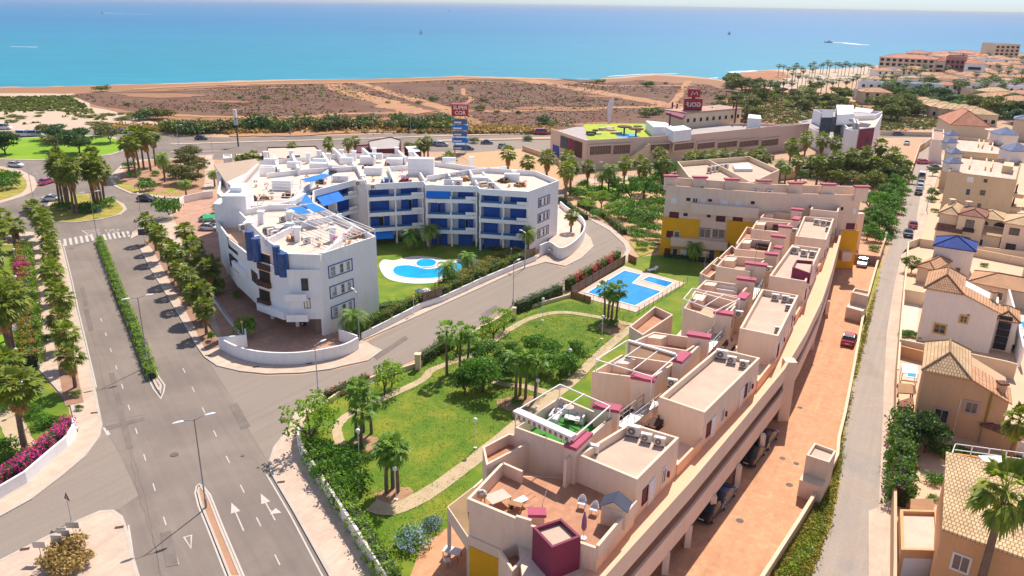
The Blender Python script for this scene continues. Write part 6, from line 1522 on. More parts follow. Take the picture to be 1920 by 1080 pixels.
flat("lawn",PP([(-60,612),(30,606),(62,640),(76,690),(50,720),(-60,720)]),.1,M["lawn_bright"])
flat("lawn",PP([(-60,720),(70,694),(128,762),(134,800),(90,850),(20,900),(-60,930)]),.1,M["lawn"])
flat("garden_ground",PP([(-60,460),(55,460),(60,560),(-60,570)]),.08,M["lawn"])
ribbon("garden_path",PP([(-20,760),(10,775),(25,800),(40,830),(60,850)]),2.2,.14,M["garden_path"],.1)
q=MB();q.prism(PP([(1690,680),(1720,684),(1722,700),(1692,698)],2.2),2.05,2.15)
t=thing("sun_sail","white square canopy over the small pool court","canopy",P2(1704,700));q.build("canopy",M["fabric_white"],t)
for u,v in((1692,682),(1720,685),(1722,699),(1693,697)):p=P2(u,v,2.1);c=MB();c.box(p[0]-.04,p[1]-.04,0,p[0]+.04,p[1]+.04,2.05);c.build("post",M["white_paint"],t)
flat("patio",PP([(1693,565),(1724,568),(1717,630),(1690,628)]),.09,M["white_floor"])
for(pts,z,lab)in(([(1684,718),(1712,720),(1712,738),(1684,736)],2.4,"ochre timber carport roof beside the tan house"),([(1684,752),(1712,744),(1714,758),(1686,764)],2.3,"red tiled lean to roof beside the tan house"),([(1708,935),(1750,935),(1752,962),(1706,960)],1.9,"slatted timber pergola roof above the flat garage")):
    c=PP(pts,z);t=thing("carport",lab,"carport",c[0]);q=MB();q.prism(c,z-.12,z);q.build("roof",M["tile_red"]if "tiled" in lab else M["wood"],t)
    for p in c:k=MB();k.box(p[0]-.06,p[1]-.06,0,p[0]+.06,p[1]+.06,z-.12);k.build("post",M["wood"],t)
# ================================================================ lamps, signs, cars, furniture
def lamp_proto(name,h,arms,m_,cat="street lamp"):
    t=thing(name,None,cat);q=MB();q.tube([(0,0,0),(0,0,.9)],.11,8);q.tube([(0,0,.9),(0,0,h)],[.075,.045],8);q.build("pole",m_,t,local=True,smooth=True)
    for s in arms:
        q=MB();q.tube([(0,0,h-.15),(s*.5,0,h+.02),(s*.95,0,h+.08)],.035,6);q.build("arm",m_,t,local=True)
        q=MB();q.loft([[(s*.85+s*1.0*k,.17*w*math.cos(a),h+.06+.1*math.sin(a)*w)for a in[2*math.pi*j/8 for j in range(8)]]for k,w in((0,.4),(.15,.9),(.5,1),(.85,.8),(1,.3))]);q.build("lamp_head",M["lamp_white"],t,local=True,smooth=True)
    return t
ad=math.atan2(.82,-.57)
L2=lamp_proto("street_lamp",9.2,(-1,1),M["pole_grey"])
for(u,v),lab in(((387,953),"double armed street lamp on the near soil median"),((278,686),"double armed street lamp in the middle of the hedged median"),((183,449),"double armed street lamp at the zebra crossing end of the median")):
    p=P2(u,v);place(L2,(p[0],p[1],.1),ad-R(90),1,lab,"double armed lamps along the avenue")
L1=lamp_proto("street_lamp",6.6,(1,),M["steel"])
for(u,v,h,rz_),lab in(((597,739,6.3,1.0),"single grey street lamp on the pavement at the garden corner"),((962,572,6.9,1.0),"single grey street lamp beside the middle of the side street"),((674,638,7,2.2),"single street lamp by the near corner of the white complex"),((984,503,6.5,2.2),"single street lamp beside the timber fence of the white complex"),
                              ((268,430,7,2),"single street lamp left of the round tree at the roundabout"),((65,385,7,0),"single street lamp on the left roundabout island"),((112,288,8,0),"tall single street lamp on the bright roundabout lawn"),((337,285,8,0),"single street lamp by the highway above the palm garden"),((700,255,8,0),"single street lamp on the highway verge behind the pavilion"),((770,252,8,0),"single street lamp on the highway verge left of the sign tower"),((545,257,8,0),"single street lamp on the highway verge behind the brown restaurant"),((1000,345,6,0),"thin street lamp beside the bare lot"),((1115,348,6,0),"thin street lamp in front of the shopping centre"),((400,300,7,1),"single street lamp beside the pale garden path"),((1737,395,6,3),"tall pole lamp beside the alley pavement")):
    p=P2(u,v);place(L1,(p[0],p[1],.1),rz_,(1,1,h/6.6),lab,"single street lamps")
def globe_proto(name,m_):
    t=thing(name,None,"garden lamp");q=MB();q.disc((0,0),.18,0,.12,10);q.tube([(0,0,.1),(0,0,3.2)],.04,7);q.build("pole",M["lamp_white"],t,local=True);q=MB();q.ball((0,0,3.4),.24,12,8);q.build("globe",m_,t,local=True,smooth=True);return t
G1=globe_proto("garden_lamp",M["lamp_white"])
gl=[(891,843,"on the near lawn beside the long garden path"),(743,940,"nearest, beside the palm pair at the path end"),(674,865,"half hidden between the palm group and the big green shrub"),(1017,603,"on the far lawn near the curving path"),(1128,638,"left of the three pool palms"),(1067,705,"between the leafy trees and the long garden path"),(1007,765,"beside the central palm trio"),(910,725,"above the dark round tree in the lawn"),(40,705,"in the left garden beside the two leaning trunks"),(50,770,"in the left garden above the green shrub"),(37,560,"beside the pink bougainvillea column"),(33,505,"in the left garden nearest the crossing"),(1345,490,"in front of the yellow wing palms"),(1656,470,"at the far end of the parking yard")]
for u,v,lab in gl:p=P2(u,v);place(G1,(p[0],p[1],.15),0,1,"white globe garden lamp "+lab,"white globe garden lamps")
G2=globe_proto("garden_lamp",mat("amber_globe",(.75,.5,.15),.03,1,4,.4))
for u,v,lab in((457,640,"beside the clipped round bush in the courtyard"),(776,590,"in the pool garden behind the hedge"),(958,495,"at the right end of the pool lawn"),(656,630,"under the low date palm")):p=P2(u,v);place(G2,(p[0],p[1],.15),0,.8,"amber globe garden lamp "+lab,"amber globe garden lamps")
def signpost(name,label,u,v,h,kind,rz_=0):
    p=P2(u,v);t=thing(name,label,"road sign",(p[0],p[1],.1),None,rz_);q=MB();q.tube([(0,0,0),(0,0,h)],.04,6);q.build("post",M["steel"],t,local=True)
    q=MB()
    if kind=="tri":q.loft([[(math.cos(a)*.5,y,h-.2+.5*math.sin(a))for a in(R(90),R(210),R(330))]for y in(-.03,.0)]);m1=M["maroon"]
    elif kind=="disc":q.tube([(0,-.03,h-.1),(0,.0,h-.1)],.42,16);m1=M["blue_frame"]
    else:q.box(-.9,-.04,h-1.2,.9,0,h);m1=M["grey_metal"]
    q.build("plate",m1,t,local=True);return t
signpost("road_sign","red triangular sign seen from behind on the left access road island",134,977,2.6,"tri",2.6)
signpost("road_sign","large dark sign board at the crossing seen from behind",272,461,3.2,"board",.2)
signpost("road_sign","round blue sign at the foot of the island palms",188,408,1.6,"disc",.2)
signpost("road_sign","small triangular sign beside the crossing kerb",256,436,2.4,"tri",3)
bd=thing("notice_boards","row of small grey notice boards on thin posts beside the dry bush","notice board",P2(105,1010))
for(u,v,w)in((72,1022,1.0),(105,1010,.9),(122,1000,.7),(114,995,.8),(135,985,1.1)):
    p=P2(u,v,1.6);q=MB();q.box(p[0]-w/2,p[1],1.3,p[0]+w/2,p[1]+.06,1.9);o=q.build("board",M["steel"],bd);q=MB();q.tube([(p[0],p[1]+.03,.1),(p[0],p[1]+.03,1.3)],.03,5);q.build("post",M["steel"],o)
p=P2(447,275);t=thing("mast_sign","slim dark mast carrying a white box sign near the highway","sign",p);q=MB();q.tube([(p[0],p[1],0),(p[0],p[1],9)],.25,8);q.build("mast",M["grey_metal"],t);q=MB();q.box(p[0]-.45,p[1]-.4,9,p[0]+.45,p[1]+.4,11.6);q.build("sign_box",M["white_paint"],t);q=MB();q.box(p[0]-.55,p[1]-.4,6.8,p[0]+.55,p[1]+.4,8.6);q.build("sign_box",M["steel"],t)
p=P2(1141,240);q=MB();q.loft([[(p[0]-.4,p[1],0),(p[0]+.4,p[1],0),(p[0]+.4,p[1]+.4,0),(p[0]-.4,p[1]+.4,0)],[(p[0]-.8,p[1],9),(p[0]+1.6,p[1],12.5),(p[0]+1.6,p[1]+.4,12.5),(p[0]-.8,p[1]+.4,9)]]);tag(q.build("advertising_totem",M["white_paint"]),"white slanting totem standing behind the green play roof","sign")
def paint(name,c):
    m_=mat(name,c,.02,1,5,.28,spec=.6);m_.node_tree.nodes["Principled BSDF"].inputs["Coat Weight"].default_value=.6;return m_
CP={n:paint("car_paint_"+n,c)for n,c in(("red",(.45,.01,.03)),("silver",(.38,.42,.47)),("black",(.015,.015,.02)),("white",(.75,.76,.78)),("blue",(.03,.09,.22)),("pink",(.7,.05,.2)),("grey",(.2,.22,.25)),("navy",(.015,.03,.07)))}
CG=glassmat("car_glass",(.03,.04,.05))
def car_proto(name,col,L=4.2,W=1.76,Hh=1.48,kind="hatch"):
    t=thing(name,None,"car");hb=.92 if kind!="van" else 1.15;x0,x1=-L/2,L/2
    secs=[(x0,.55,.62,.78),(x0+.1,.8,.84,.94),(x0+.32,hb,hb+.05,.98),(x0+.75,hb+.02,Hh-.12,1),(x0+1.3,hb+.02,Hh,1),(x0+L*.52,hb,Hh,1),(x0+L*.62,hb-.02,Hh-.14,1),(x1-L*.23,hb-.06,hb,.99),(x1-.45,hb-.16,hb-.12,.97),(x1-.1,.66,.7,.9),(x1,.5,.55,.74)]
    if kind=="van":secs=[(x0,.6,.8,.9),(x0+.05,hb,Hh-.15,.97),(x0+.2,hb,Hh,1),(x0+L*.6,hb,Hh,1),(x0+L*.7,hb,Hh-.1,1),(x1-L*.16,hb-.05,hb+.02,.98),(x1-.2,.8,.86,.93),(x1,.55,.6,.8)]
    if kind=="sedan":secs[1:5]=[(x0+.1,.82,.88,.94),(x0+.6,hb,hb+.03,.98),(x0+1.25,hb+.02,Hh-.1,1),(x0+1.7,hb+.02,Hh,1)]
    b,g=MB(),MB();rings=[]
    for x,zb,zr,w in secs:
        w=w*W/2;wr=w*(.8 if zr-zb>.2 else .9);rings.append([(x,-w*.94,.26),(x,-w,.5),(x,-w*.98,zb),(x,-wr,zr),(x,wr,zr),(x,w*.98,zb),(x,w,.5),(x,w*.94,.26)])
    b.loft(rings);b.build("body",col,t,local=True,smooth=False)
    for i in range(len(secs)-1):
        r0,r1=rings[i],rings[i+1];h0,h1=secs[i][2]-secs[i][1],secs[i+1][2]-secs[i+1][1]
        if max(h0,h1)<.2:continue
        def shr(qd,k=.1,o=.012):
            c=sum((Vector(p)for p in qd),Vector())/len(qd);pts=[Vector(p).lerp(c,k)for p in qd];n=(pts[1]-pts[0]).cross(pts[2]-pts[0]).normalized()
            if n.dot(c-Vector((c.x*.6,0,.8)))<0:n=-n
            return[tuple(p+n*o)for p in pts]
        for(a_,b_)in((2,3),(4,5)):
            if min(h0,h1)>.05 or True:g.add(shr([r0[a_],r1[a_],r1[b_],r0[b_]]),[(0,1,2,3)])
        if(h0<.2)!=(h1<.2)or(abs(secs[i][2]-secs[i+1][2])>.1 and min(h0,h1)>.2):g.add(shr([r0[3],r1[3],r1[4],r0[4]],.07),[(0,1,2,3)])
    g.build("windows",CG,t,local=True)
    for x in(x0+.78,x1-.8):
        for s in(-1,1):
            q=MB();q.tube([(x,s*(W/2-.2),.32),(x,s*(W/2+.01),.32)],.32,14);o=q.build("wheel",M["black"],t,local=True);q=MB();q.tube([(x,s*(W/2+.0),.32),(x,s*(W/2+.025),.32)],.19,10);q.build("rim",M["steel"],o,local=True)
    for s in(-1,1):
        q=MB();q.box(x1-.16,s*W*.36-.16,.6,x1-.03,s*W*.36+.16,.72);q.build("headlight",M["lamp_white"],t,local=True)
        q=MB();q.box(x0+.0,s*W*.38-.13,.68,x0+.13,s*W*.38+.13,.86);q.build("tail_light",M["maroon"],t,local=True)
    q=MB();q.box(x0-.02,-.26,.45,x0+.02,.26,.57);q.build("number_plate",M["white_paint"],t,local=True)
    return t
cars={}
def car(u,v,head,col,label,kind="hatch",z=0.05,grp="cars",**k):
    key=(col,kind)
    if key not in cars:cars[key]=car_proto("parked_van" if kind=="van" else "parked_car",CP[col],kind=kind,**(dict(L=5,W=1.9,Hh=2.1)if kind=="van" else{}))
    p=P2(u,v);return place(cars[key],(p[0],p[1],z),head,1,label,cat="van" if kind=="van" else "car")
YA=math.atan2(.87,.49)
car(1591,642,YA,"red","red hatchback parked in the terracotta yard")
car(1617,497,YA-math.pi,"silver","silver blue car parked at the far end of the terracotta yard")
car(1330,962,YA-.1,"black","black car parked under the block, nearest to the camera","sedan");car(1352,938,YA-.1,"blue","dark blue car parked under the block beside the nearest black car")
car(1410,860,YA-.1,"black","black car parked under the block between the third and fourth columns","sedan");car(1434,830,YA-.1,"navy","dark car parked under the block, farthest of the garage cars")
car(1711,426,YA+.1,"red","crimson car driving or parked on the alley behind a dark car");car(1702,442,YA+.1,"navy","dark blue car on the alley just in front of a crimson one","sedan")
car(1722,364,YA,"black","black car at the near end of the alley parking line");car(1725,354,YA,"white","white car second in the alley parking line");car(1726,346,YA,"silver","silver car third in the alley parking line");car(1728,335,YA,"white","white van fourth in the alley parking line","van")
car(1731,307,0,"pink","crimson car parked where the alley meets the cross road");car(1752,318,0,"grey","grey car half hidden beside the beige block entrance","sedan")
car(1700,271,YA,"white","white car on the pale ramp beside the clinic");car(1683,254,0,"blue","blue car by the far wall behind the clinic");car(1702,254,0,"red","dark red car by the far wall behind the clinic")
car(30,313,-.1,"white","white car driving left of the roundabout");car(88,345,1.4,"pink","pink red car behind the tall island palms");car(98,377,.15,"white","white estate car on the road left of the palm island","sedan");car(275,377,-.15,"navy","dark hatchback leaving the roundabout by the round tree")
car(378,262,0,"navy","dark car on the highway above the palm garden");car(190,252,.1,"grey","grey car behind the trees of the roundabout lawn");car(230,250,0,"blue","blue car at the right end of the roundabout lawn")
car(47,256,0,"white","white van with red panel behind the roundabout lawn","van");car(68,256,.1,"silver","silver van beside the white one behind the roundabout lawn","van")
car(394,432,-.1,"white","white car in the complex car park");car(393,416,-.1,"silver","silver car under the green shade of the complex car park");car(352,474,1,"white","white car half hidden by the avenue palms","sedan");car(588,610,-.1,"black","black car parked under the corner of the white complex","sedan",z=.18)
car(815,273,0,"blue","blue car parked left of the sign tower");car(829,274,.1,"silver","silver car parked beside the blue one near the sign tower");car(913,270,0,"blue","blue car on the service road right of the sign tower","sedan");car(877,281,0,"navy","dark car at the foot of the sign tower");car(942,277,1.2,"grey","grey car above the bare lot");car(1017,252,0,"red","red van on the highway near the shopping centre","van")if("red","van")else None
car(1512,326,.2,"silver","silver van parked among the palms by the low office","van");car(1470,330,.2,"grey","grey van parked beside the date palms","van");car(8,243,.1,"white","white van at the left edge by the dunes","van")
t=thing("green_carport","small green shade roof over the complex car park","carport",P2(395,408));q=MB();c=PP([(380,402),(409,402),(409,408),(380,410)],2.3);q.prism(c,2.2,2.3);q.build("roof",mat("green_mesh",(.01,.35,.12),.1,1,5),t)
for p in c:q=MB();q.box(p[0]-.05,p[1]-.05,0,p[0]+.05,p[1]+.05,2.2);q.build("post",M["steel"],t)
def sailboat(u,v,s,label,dark=False):
    p=P2(u,v,-1.5);t=thing("sailing_boat",label,"boat",(p[0],p[1],-1.45));q=MB();q.loft([[(x*s,-w*s,1.0*s),(x*s,0,-.2),(x*s,w*s,1.0*s)]for x,w in((-5,.9),(-2,1.5),(2,1.2),(5.5,.05))]);q.build("hull",M["grey_metal"]if dark else M["white_paint"],t,local=True)
    q=MB();q.tube([(0,0,.5*s),(0,0,13*s)],.12*s,6);q.build("mast",M["steel"],t,local=True)
    q=MB();q.add([(-.3*s,.1,1.5*s),(-4.6*s,.2,1.6*s),(-.3*s,.1,12.5*s),(-.3*s,.25,1.5*s),(-4.6*s,.35,1.6*s),(-.3*s,.25,12.5*s)],[(0,1,2),(5,4,3),(0,3,4,1),(1,4,5,2),(2,5,3,0)]);q.add([(.4*s,.1,1.2*s),(5.2*s,.1,1.2*s),(.3*s,.1,11*s),(.4*s,.2,1.2*s),(5.2*s,.2,1.2*s),(.3*s,.2,11*s)],[(0,1,2),(5,4,3),(0,3,4,1),(1,4,5,2),(2,5,3,0)]);q.build("sail",M["grey_roof"]if dark else M["fabric_white"],t,local=True)
sailboat(789,64,.6,"small sailing boat on the sea left of the picture centre");sailboat(843,22,1.0,"distant white sailing boat near the horizon");sailboat(1367,65,.55,"dark sailing boat on the sea above the shopping centre",True)
for(u,v,lab)in((1553,80,"speedboat with a long white wake off the promenade"),(192,25,"distant motorboat trailing a thin wake at the upper left")):
    p=P2(u,v,-1.5);s=1.6;t=thing("motorboat",lab,"boat",(p[0],p[1],-1.45));q=MB();q.loft([[(x*s,-w*s,1.1*s),(x*s,0,-.2),(x*s,w*s,1.1*s)]for x,w in((4,1.3),(0,1.4),(-4,.1))]);q.build("hull",M["white_paint"],t,local=True);q=MB();q.box(-.8*s,-.8*s,1*s,2*s,.8*s,2*s);q.build("cabin",M["fabric_white"],t,local=True)
def ac_proto():
    t=thing("air_conditioner",None,"air conditioner");q=MB();q.box(-.45,-.18,.1,.45,.18,.8);q.box(-.47,-.2,.78,.47,.2,.83);q.build("casing",M["ac_white"],t,local=True)
    q=MB();q.tube([(-.1,-.185,.45),(-.1,-.215,.45)],.27,14);o=q.build("fan_grille",M["shadow_int"],t,local=True);q=MB();q.tube([(-.1,-.216,.45),(-.1,-.23,.45)],.08,8);q.build("fan_hub",M["ac_white"],o,local=True)
    for x in(-.35,.35):q=MB();q.box(x-.04,-.22,0,x+.04,.22,.1);q.build("foot",M["dark"],t,local=True)
    return t
AC=ac_proto();ROFF=-.37
acs=[(1187,818,9.25,1.25,"biggest of three on the roof nearest the terrace"),(1211,829,9.25,1,"middle of three on the roof nearest the terrace"),(1236,836,9.25,1,"right of three on the roof nearest the terrace"),(1112,850,9.25,1,"alone at the left edge of the nearest block roof"),
       (1352,673,9.25,1.25,"biggest of three on the second long roof"),(1371,682,9.25,1,"middle of three on the second long roof"),(1394,690,9.25,1,"right of three on the second long roof"),(1260,725,9.25,1,"alone beside the chimney of the second long roof"),
       (1453,563,9.25,1,"left of two on the third roof"),(1472,566,9.25,1,"right of two on the third roof"),(1484,569,9.25,.9,"beside the pair on the third roof"),(1478,582,9.25,.9,"on the right edge of the third roof"),(1385,595,9.25,1,"at the left edge of the third roof"),(1458,623,9.25,.8,"small at the near right corner of the third roof"),
       (1490,475,9.45,1.2,"left of three on the fourth roof"),(1507,480,9.45,1.1,"middle of three on the fourth roof"),(1523,482,9.45,1.1,"right of three on the fourth roof"),(1440,510,9.3,1,"left of the maroon lift box"),
       (1531,421,9.75,1.1,"left of two on the fifth roof"),(1544,423,9.75,1.1,"right of two on the fifth roof"),(1554,423,9.75,.9,"at the right edge of the fifth roof"),(1552,434,9.75,.9,"near corner of the fifth roof"),(1489,438,9.6,1,"left edge of the fifth roof"),(1519,392,10.8,1,"left edge of the farthest roof")]
for u,v,z,s,lab in acs:p=P2(u,v,z);place(AC,(p[0],p[1],z+.02),ROFF,s,"beige air conditioner, "+lab,"air conditioners on the peach roofs")
for i,(x,y)in enumerate(((213,110),(375,127),(450,134),(645,140),(905,155),(1020,160),(1195,168),(1270,174),(1480,190),(1560,194),(1780,205))):
    u,v=rz(x,y);s,_=onwall(i1,i2 if x<1000 else i2,u,v);A_,B_=(i1,i2)if x<1000 else(i2,i3);s,z_=onwall(A_,B_,u,v);p=wpt(A_,B_,s,.35);place(AC,(p[0],p[1],12.75),-.25 if x<1000 else 0,1.1,"air conditioner on the yellow wing roof, %s from the left"%nth(i),"air conditioners on the wing roof")
LOC=[(1330,325),(1337,323),(1345,322),(1353,320),(1361,319)]
for i,(u,v)in enumerate(LOC):p=P2(u,v-4,5.2);place(AC,(p[0],p[1],4.72),0,(1.4,1.2,1.9),"tall air conditioner in the roof court of the low office, %s from the left"%nth(i),"air conditioners on the low office")
for i,(u,v)in enumerate(((508,436),(515,440),(480,450),(455,428),(560,425),(622,424),(575,452),(530,412),(672,345),(860,345),(920,348),(700,352))):p=P2(u,v,11.4);place(AC,(p[0],p[1],11.03),.9 if i<8 else .1,1.2,"air conditioner on the white complex roof, %s of the roof units"%nth(i),"air conditioners on the white complex")
def tpos(x,y,z):return P2(*r4(x,y),z)
def chair_proto():
    t=thing("garden_chair",None,"chair");q=MB();q.box(-.25,-.25,.4,.25,.25,.45);q.build("seat",M["plastic_white"],t,local=True)
    q=MB();q.loft([[(.27*math.cos(a),.05+.24*math.sin(a),.45+dz),(.31*math.cos(a),.05+.28*math.sin(a),.45+dz)]+[]for dz in(0,.5)for a in(0,)])if False else None
    arc=[(.27*math.cos(a),.02+.26*math.sin(a))for a in[R(-10+200*k/8)for k in range(9)]];q.wall(arc,.03,.45,[.62,.66,.75,.85,.9,.85,.75,.66,.62]);q.build("backrest",M["plastic_white"],t,local=True)
    for x in(-.22,.22):
        for y in(-.22,.22):q=MB();q.tube([(x*1.1,y*1.1,0),(x,y,.41)],.022,5);q.build("leg",M["plastic_white"],t,local=True)
    return t
CHR=chair_proto()
p=tpos(635,780,TZ);place(CHR,(p[0],p[1],TZ+.01),ROFF+.1,1.15,"white plastic chair on the near terrace, the one by the chimney");p=tpos(690,808,TZ);place(CHR,(p[0],p[1],TZ+.01),ROFF-.1,1.15,"white plastic chair on the near terrace, the one beside the shed")
p=tpos(780,845,TZ);t=thing("garden_shed","small cream plastic shed with a dark pitched roof on the near terrace","shed",(p[0],p[1],TZ),None,ROFF)
q=MB();q.box(-.95,-.6,0,.95,.6,1.75);q.loft([[(-.95,-.6,1.75),(.95,-.6,1.75),(0,-.6,2.25)],[(-.95,.6,1.75),(.95,.6,1.75),(0,.6,2.25)]]);q.build("wall",M["cream"],t,local=True)
q=MB()
for s in(-1,1):gquad(q,[(s*1.1,-.75,1.66),(s*1.1,.75,1.66),(0,.75,2.34),(0,-.75,2.34)],.05*s)
q.build("roof",M["grey_metal"],t,local=True)
for x in(-.42,.42):q=MB();q.box(x-.38,-.63,.08,x+.38,-.6,1.65);q.build("door",M["cream_floor"],t,local=True)
p=tpos(643,915,TZ);t=thing("parasol","closed plum parasol standing on the near terrace","parasol",(p[0],p[1],TZ));q=MB();q.tube([(0,0,0),(0,0,2.4)],.03,6);q.disc((0,0),.25,0,.08,10);q.build("pole",M["white_paint"],t,local=True);q=MB();q.tube([(0,0,.75),(0,0,1.0),(0,0,1.7),(0,0,2.35)],[.13,.2,.17,.04],8);q.build("canopy",M["plum"],t,local=True)
def table(name,label,x,y,z,w,d,h,top,f=r4,rz_=ROFF):
    p=P2(*f(x,y),z);t=thing(name,label,"table",(p[0],p[1],z),None,rz_);q=MB();q.box(-w/2,-d/2,h-.05,w/2,d/2,h);q.build("tabletop",top,t,local=True)
    for sx in(-1,1):
        for sy in(-1,1):q=MB();q.box(sx*(w/2-.08)-.03,sy*(d/2-.08)-.03,0,sx*(w/2-.08)+.03,sy*(d/2-.08)+.03,h-.05);q.build("leg",M["wood"],t,local=True)
    return t
table("terrace_table","cream terrace table beside the satellite dish",265,765,TZ,1.8,1.3,.75,M["cream_floor"],rz_=.6)
table("terrace_table","small timber side table beside the folded barrow",345,790,TZ,1.1,.6,.6,M["wood"])
p=tpos(365,772,TZ);t=thing("wheelbarrow","grey metal barrow lying among the tables on the near terrace","wheelbarrow",(p[0],p[1],TZ),None,.6);q=MB();q.loft([[(-.5,-.3,.55),(.55,-.35,.6),(.55,.35,.6),(-.5,.3,.55)],[(-.3,-.2,.25),(.3,-.2,.25),(.3,.2,.25),(-.3,.2,.25)]]);q.build("tray",M["steel"],t,local=True)
q=MB();q.tube([(-.8,-.02,.2),(-.8,.02,.2)],.2,10);q.build("wheel",M["black"],t,local=True)
for y in(-.25,.25):q=MB();q.tube([(-.8,0,.2),(0,y,.3),(1.3,y,.6)],.02,5);q.build("handle",M["wood"],t,local=True)
p=tpos(195,728,TZ+.6);t=thing("satellite_dish","satellite dish at the left corner of the near terrace","satellite dish",(p[0],p[1],TZ));q=MB();q.tube([(0,0,0),(0,0,.8)],.03,6);q.build("mount",M["steel"],t,local=True);q=MB();q.loft([[(r_*math.cos(a),-.1+r_*r_*-.35,.9+r_*math.sin(a))for a in[2*math.pi*k/14 for k in range(14)]]for r_ in(.05,.25,.45)]);q.build("dish",M["cream_white"],t,local=True,smooth=True)
p=tpos(462,765,TZ);q=MB();q.tube([(p[0],p[1],TZ),(p[0]+.3,p[1]+.2,TZ+1.1)],.03,5);tag(q.build("broom",M["white_paint"]),"white broom leaning behind the small maroon cap on the near terrace","broom")
SZ=8.78
def sofa(name,label,cx,cy,w,d,rz_):
    p=P2(*r4(cx,cy),SZ+.4);t=thing(name,label,"sofa",(p[0],p[1],SZ),None,rz_);q=MB();q.box(-w/2,-d/2,0,w/2,d/2,.36);q.build("base",M["fabric_white"],t,local=True);q=MB();q.box(-w/2,d/2-.16,.36,w/2,d/2,.78);q.build("backrest",M["fabric_white"],t,local=True)
    n=max(1,int(w/.7))
    for i in range(n):x=-w/2+w*(i+.5)/n;q=MB();q.box(x-w/n*.46,-d/2+.02,.362,x+w/n*.46,d/2-.17,.5);o=q.build("seat_cushion",M["plastic_white"],t,local=True);q=MB();q.loft([[(x-.22,d/2-.42,.5),(x+.22,d/2-.42,.5),(x+.2,d/2-.2,.86),(x-.2,d/2-.2,.86)],[(x-.2,d/2-.28,.5),(x+.2,d/2-.28,.5),(x+.2,d/2-.17,.88),(x-.2,d/2-.17,.88)]]);q.build("pillow",M["pole_grey"]if i%2 else M["fabric_white"],o,local=True)
    return t
sofa("outdoor_sofa","long white sofa with pillows at the back of the lounge terrace",560,345,2.6,.8,ROFF);sofa("outdoor_sofa","short white sofa at the left side of the lounge terrace",520,375,1.6,.8,ROFF+R(90));sofa("outdoor_sofa","short white sofa at the right side of the lounge terrace",635,378,1.5,.8,ROFF-R(90))
table("coffee_table","low white coffee table between the white sofas",595,400,SZ,1.5,.8,.4,M["plastic_white"])
p=P2(*r4(575,400),SZ);t=thing("parasol_table","round cream table on a tall pole among the white sofas","table",(p[0],p[1],SZ));q=MB();q.tube([(0,0,0),(0,0,1.5)],.03,6);q.build("pole",M["pole_grey"],t,local=True);q=MB();q.tube([(0,0,1.5),(0,0,1.62)],[.5,.12],16);q.build("top",M["cream_floor"],t,local=True)
for i,(x,y)in enumerate(((470,455),(545,490))):p=P2(*r4(x,y),SZ);place(CHR,(p[0],p[1],SZ),ROFF+2+i,1,"white round chair under the striped awning, %s one"%("left" if i==0 else "right"))
table("patio_table","garden table with a white cloth on the terracotta patio",0,0,.22,1.5,.9,.74,M["fabric_white"],f=lambda x,y:(848,1045));p=P2(838,1058,.22);place(CHR,(p[0],p[1],.22),2,1,"white chair beside the cloth covered patio table")
p=P2(1223,511);t=thing("lifeguard_box","white sun lounger beside the small rectangular pool","sun lounger",(p[0],p[1],.27),None,.5);t.name="sun_lounger";q=MB();q.box(-1,-.35,.3,.5,.35,.38);q.build("seat",M["plastic_white"],t,local=True);q=MB();gquad(q,[(.5,-.35,.38),(.5,.35,.38),(1.05,.35,.75),(1.05,-.35,.75)]);q.build("backrest",M["plastic_white"],t,local=True)
for x in(-.9,.4):
    for y in(-.3,.3):q=MB();q.box(x-.03,y-.03,0,x+.03,y+.03,.3);q.build("leg",M["plastic_white"],t,local=True)
q=MB();p=P2(1228,600);
for i,(u,v,m_,lab)in enumerate(((787,548,"blue_frame","closed blue ball shaped parasol on the pool lawn"),(799,547,"fabric_white","white folded parasol on the pool lawn"))):
    p=P2(u,v+14);t=thing("parasol",lab,"parasol",(p[0],p[1],.16));q=MB();q.tube([(0,0,0),(0,0,1.6)],.03,6);q.build("pole",M["white_paint"],t,local=True);q=MB();q.tube([(0,0,1.3),(0,0,1.75)],[.8,.05],10);q.build("canopy",M[m_],t,local=True)
for i,(x,y,z,lab)in enumerate(((950,650,8.78,"dark rattan sofa on the fourth roof terrace"),(945,490,8.98,"dark garden sofa on the fifth roof terrace"),(1095,490,8.98,"dark lounge chair beside the fifth terrace chimney"),(1030,372,8.98,"dark sofa on the narrow sixth terrace"))):
    p=P2(*rz(x,y),z+.4);t=thing("rattan_sofa",lab,"sofa",(p[0],p[1],z),None,ROFF);q=MB();q.box(-.9,-.35,0,.9,.35,.4);q.build("base",M["dark_wood"],t,local=True);q=MB();q.box(-.9,.2,.4,.9,.35,.8);q.build("backrest",M["dark_wood"],t,local=True)
p=P2(*rz(650,1015),9.3);t=thing("covered_bench","white scalloped cover standing on the third pair of terraces","bench",(p[0],p[1],8.78),None,ROFF);q=MB();q.box(-1.4,-.35,0,1.4,.35,.5);q.build("seat",M["cream_white"],t,local=True);q=MB();q.wall([(-1.4,.3),(-.7,.3),(0,.3),(.7,.3),(1.4,.3)],.12,.5,[.8,1.0,.85,1.0,.8]);q.build("backrest",M["cream_white"],t,local=True)
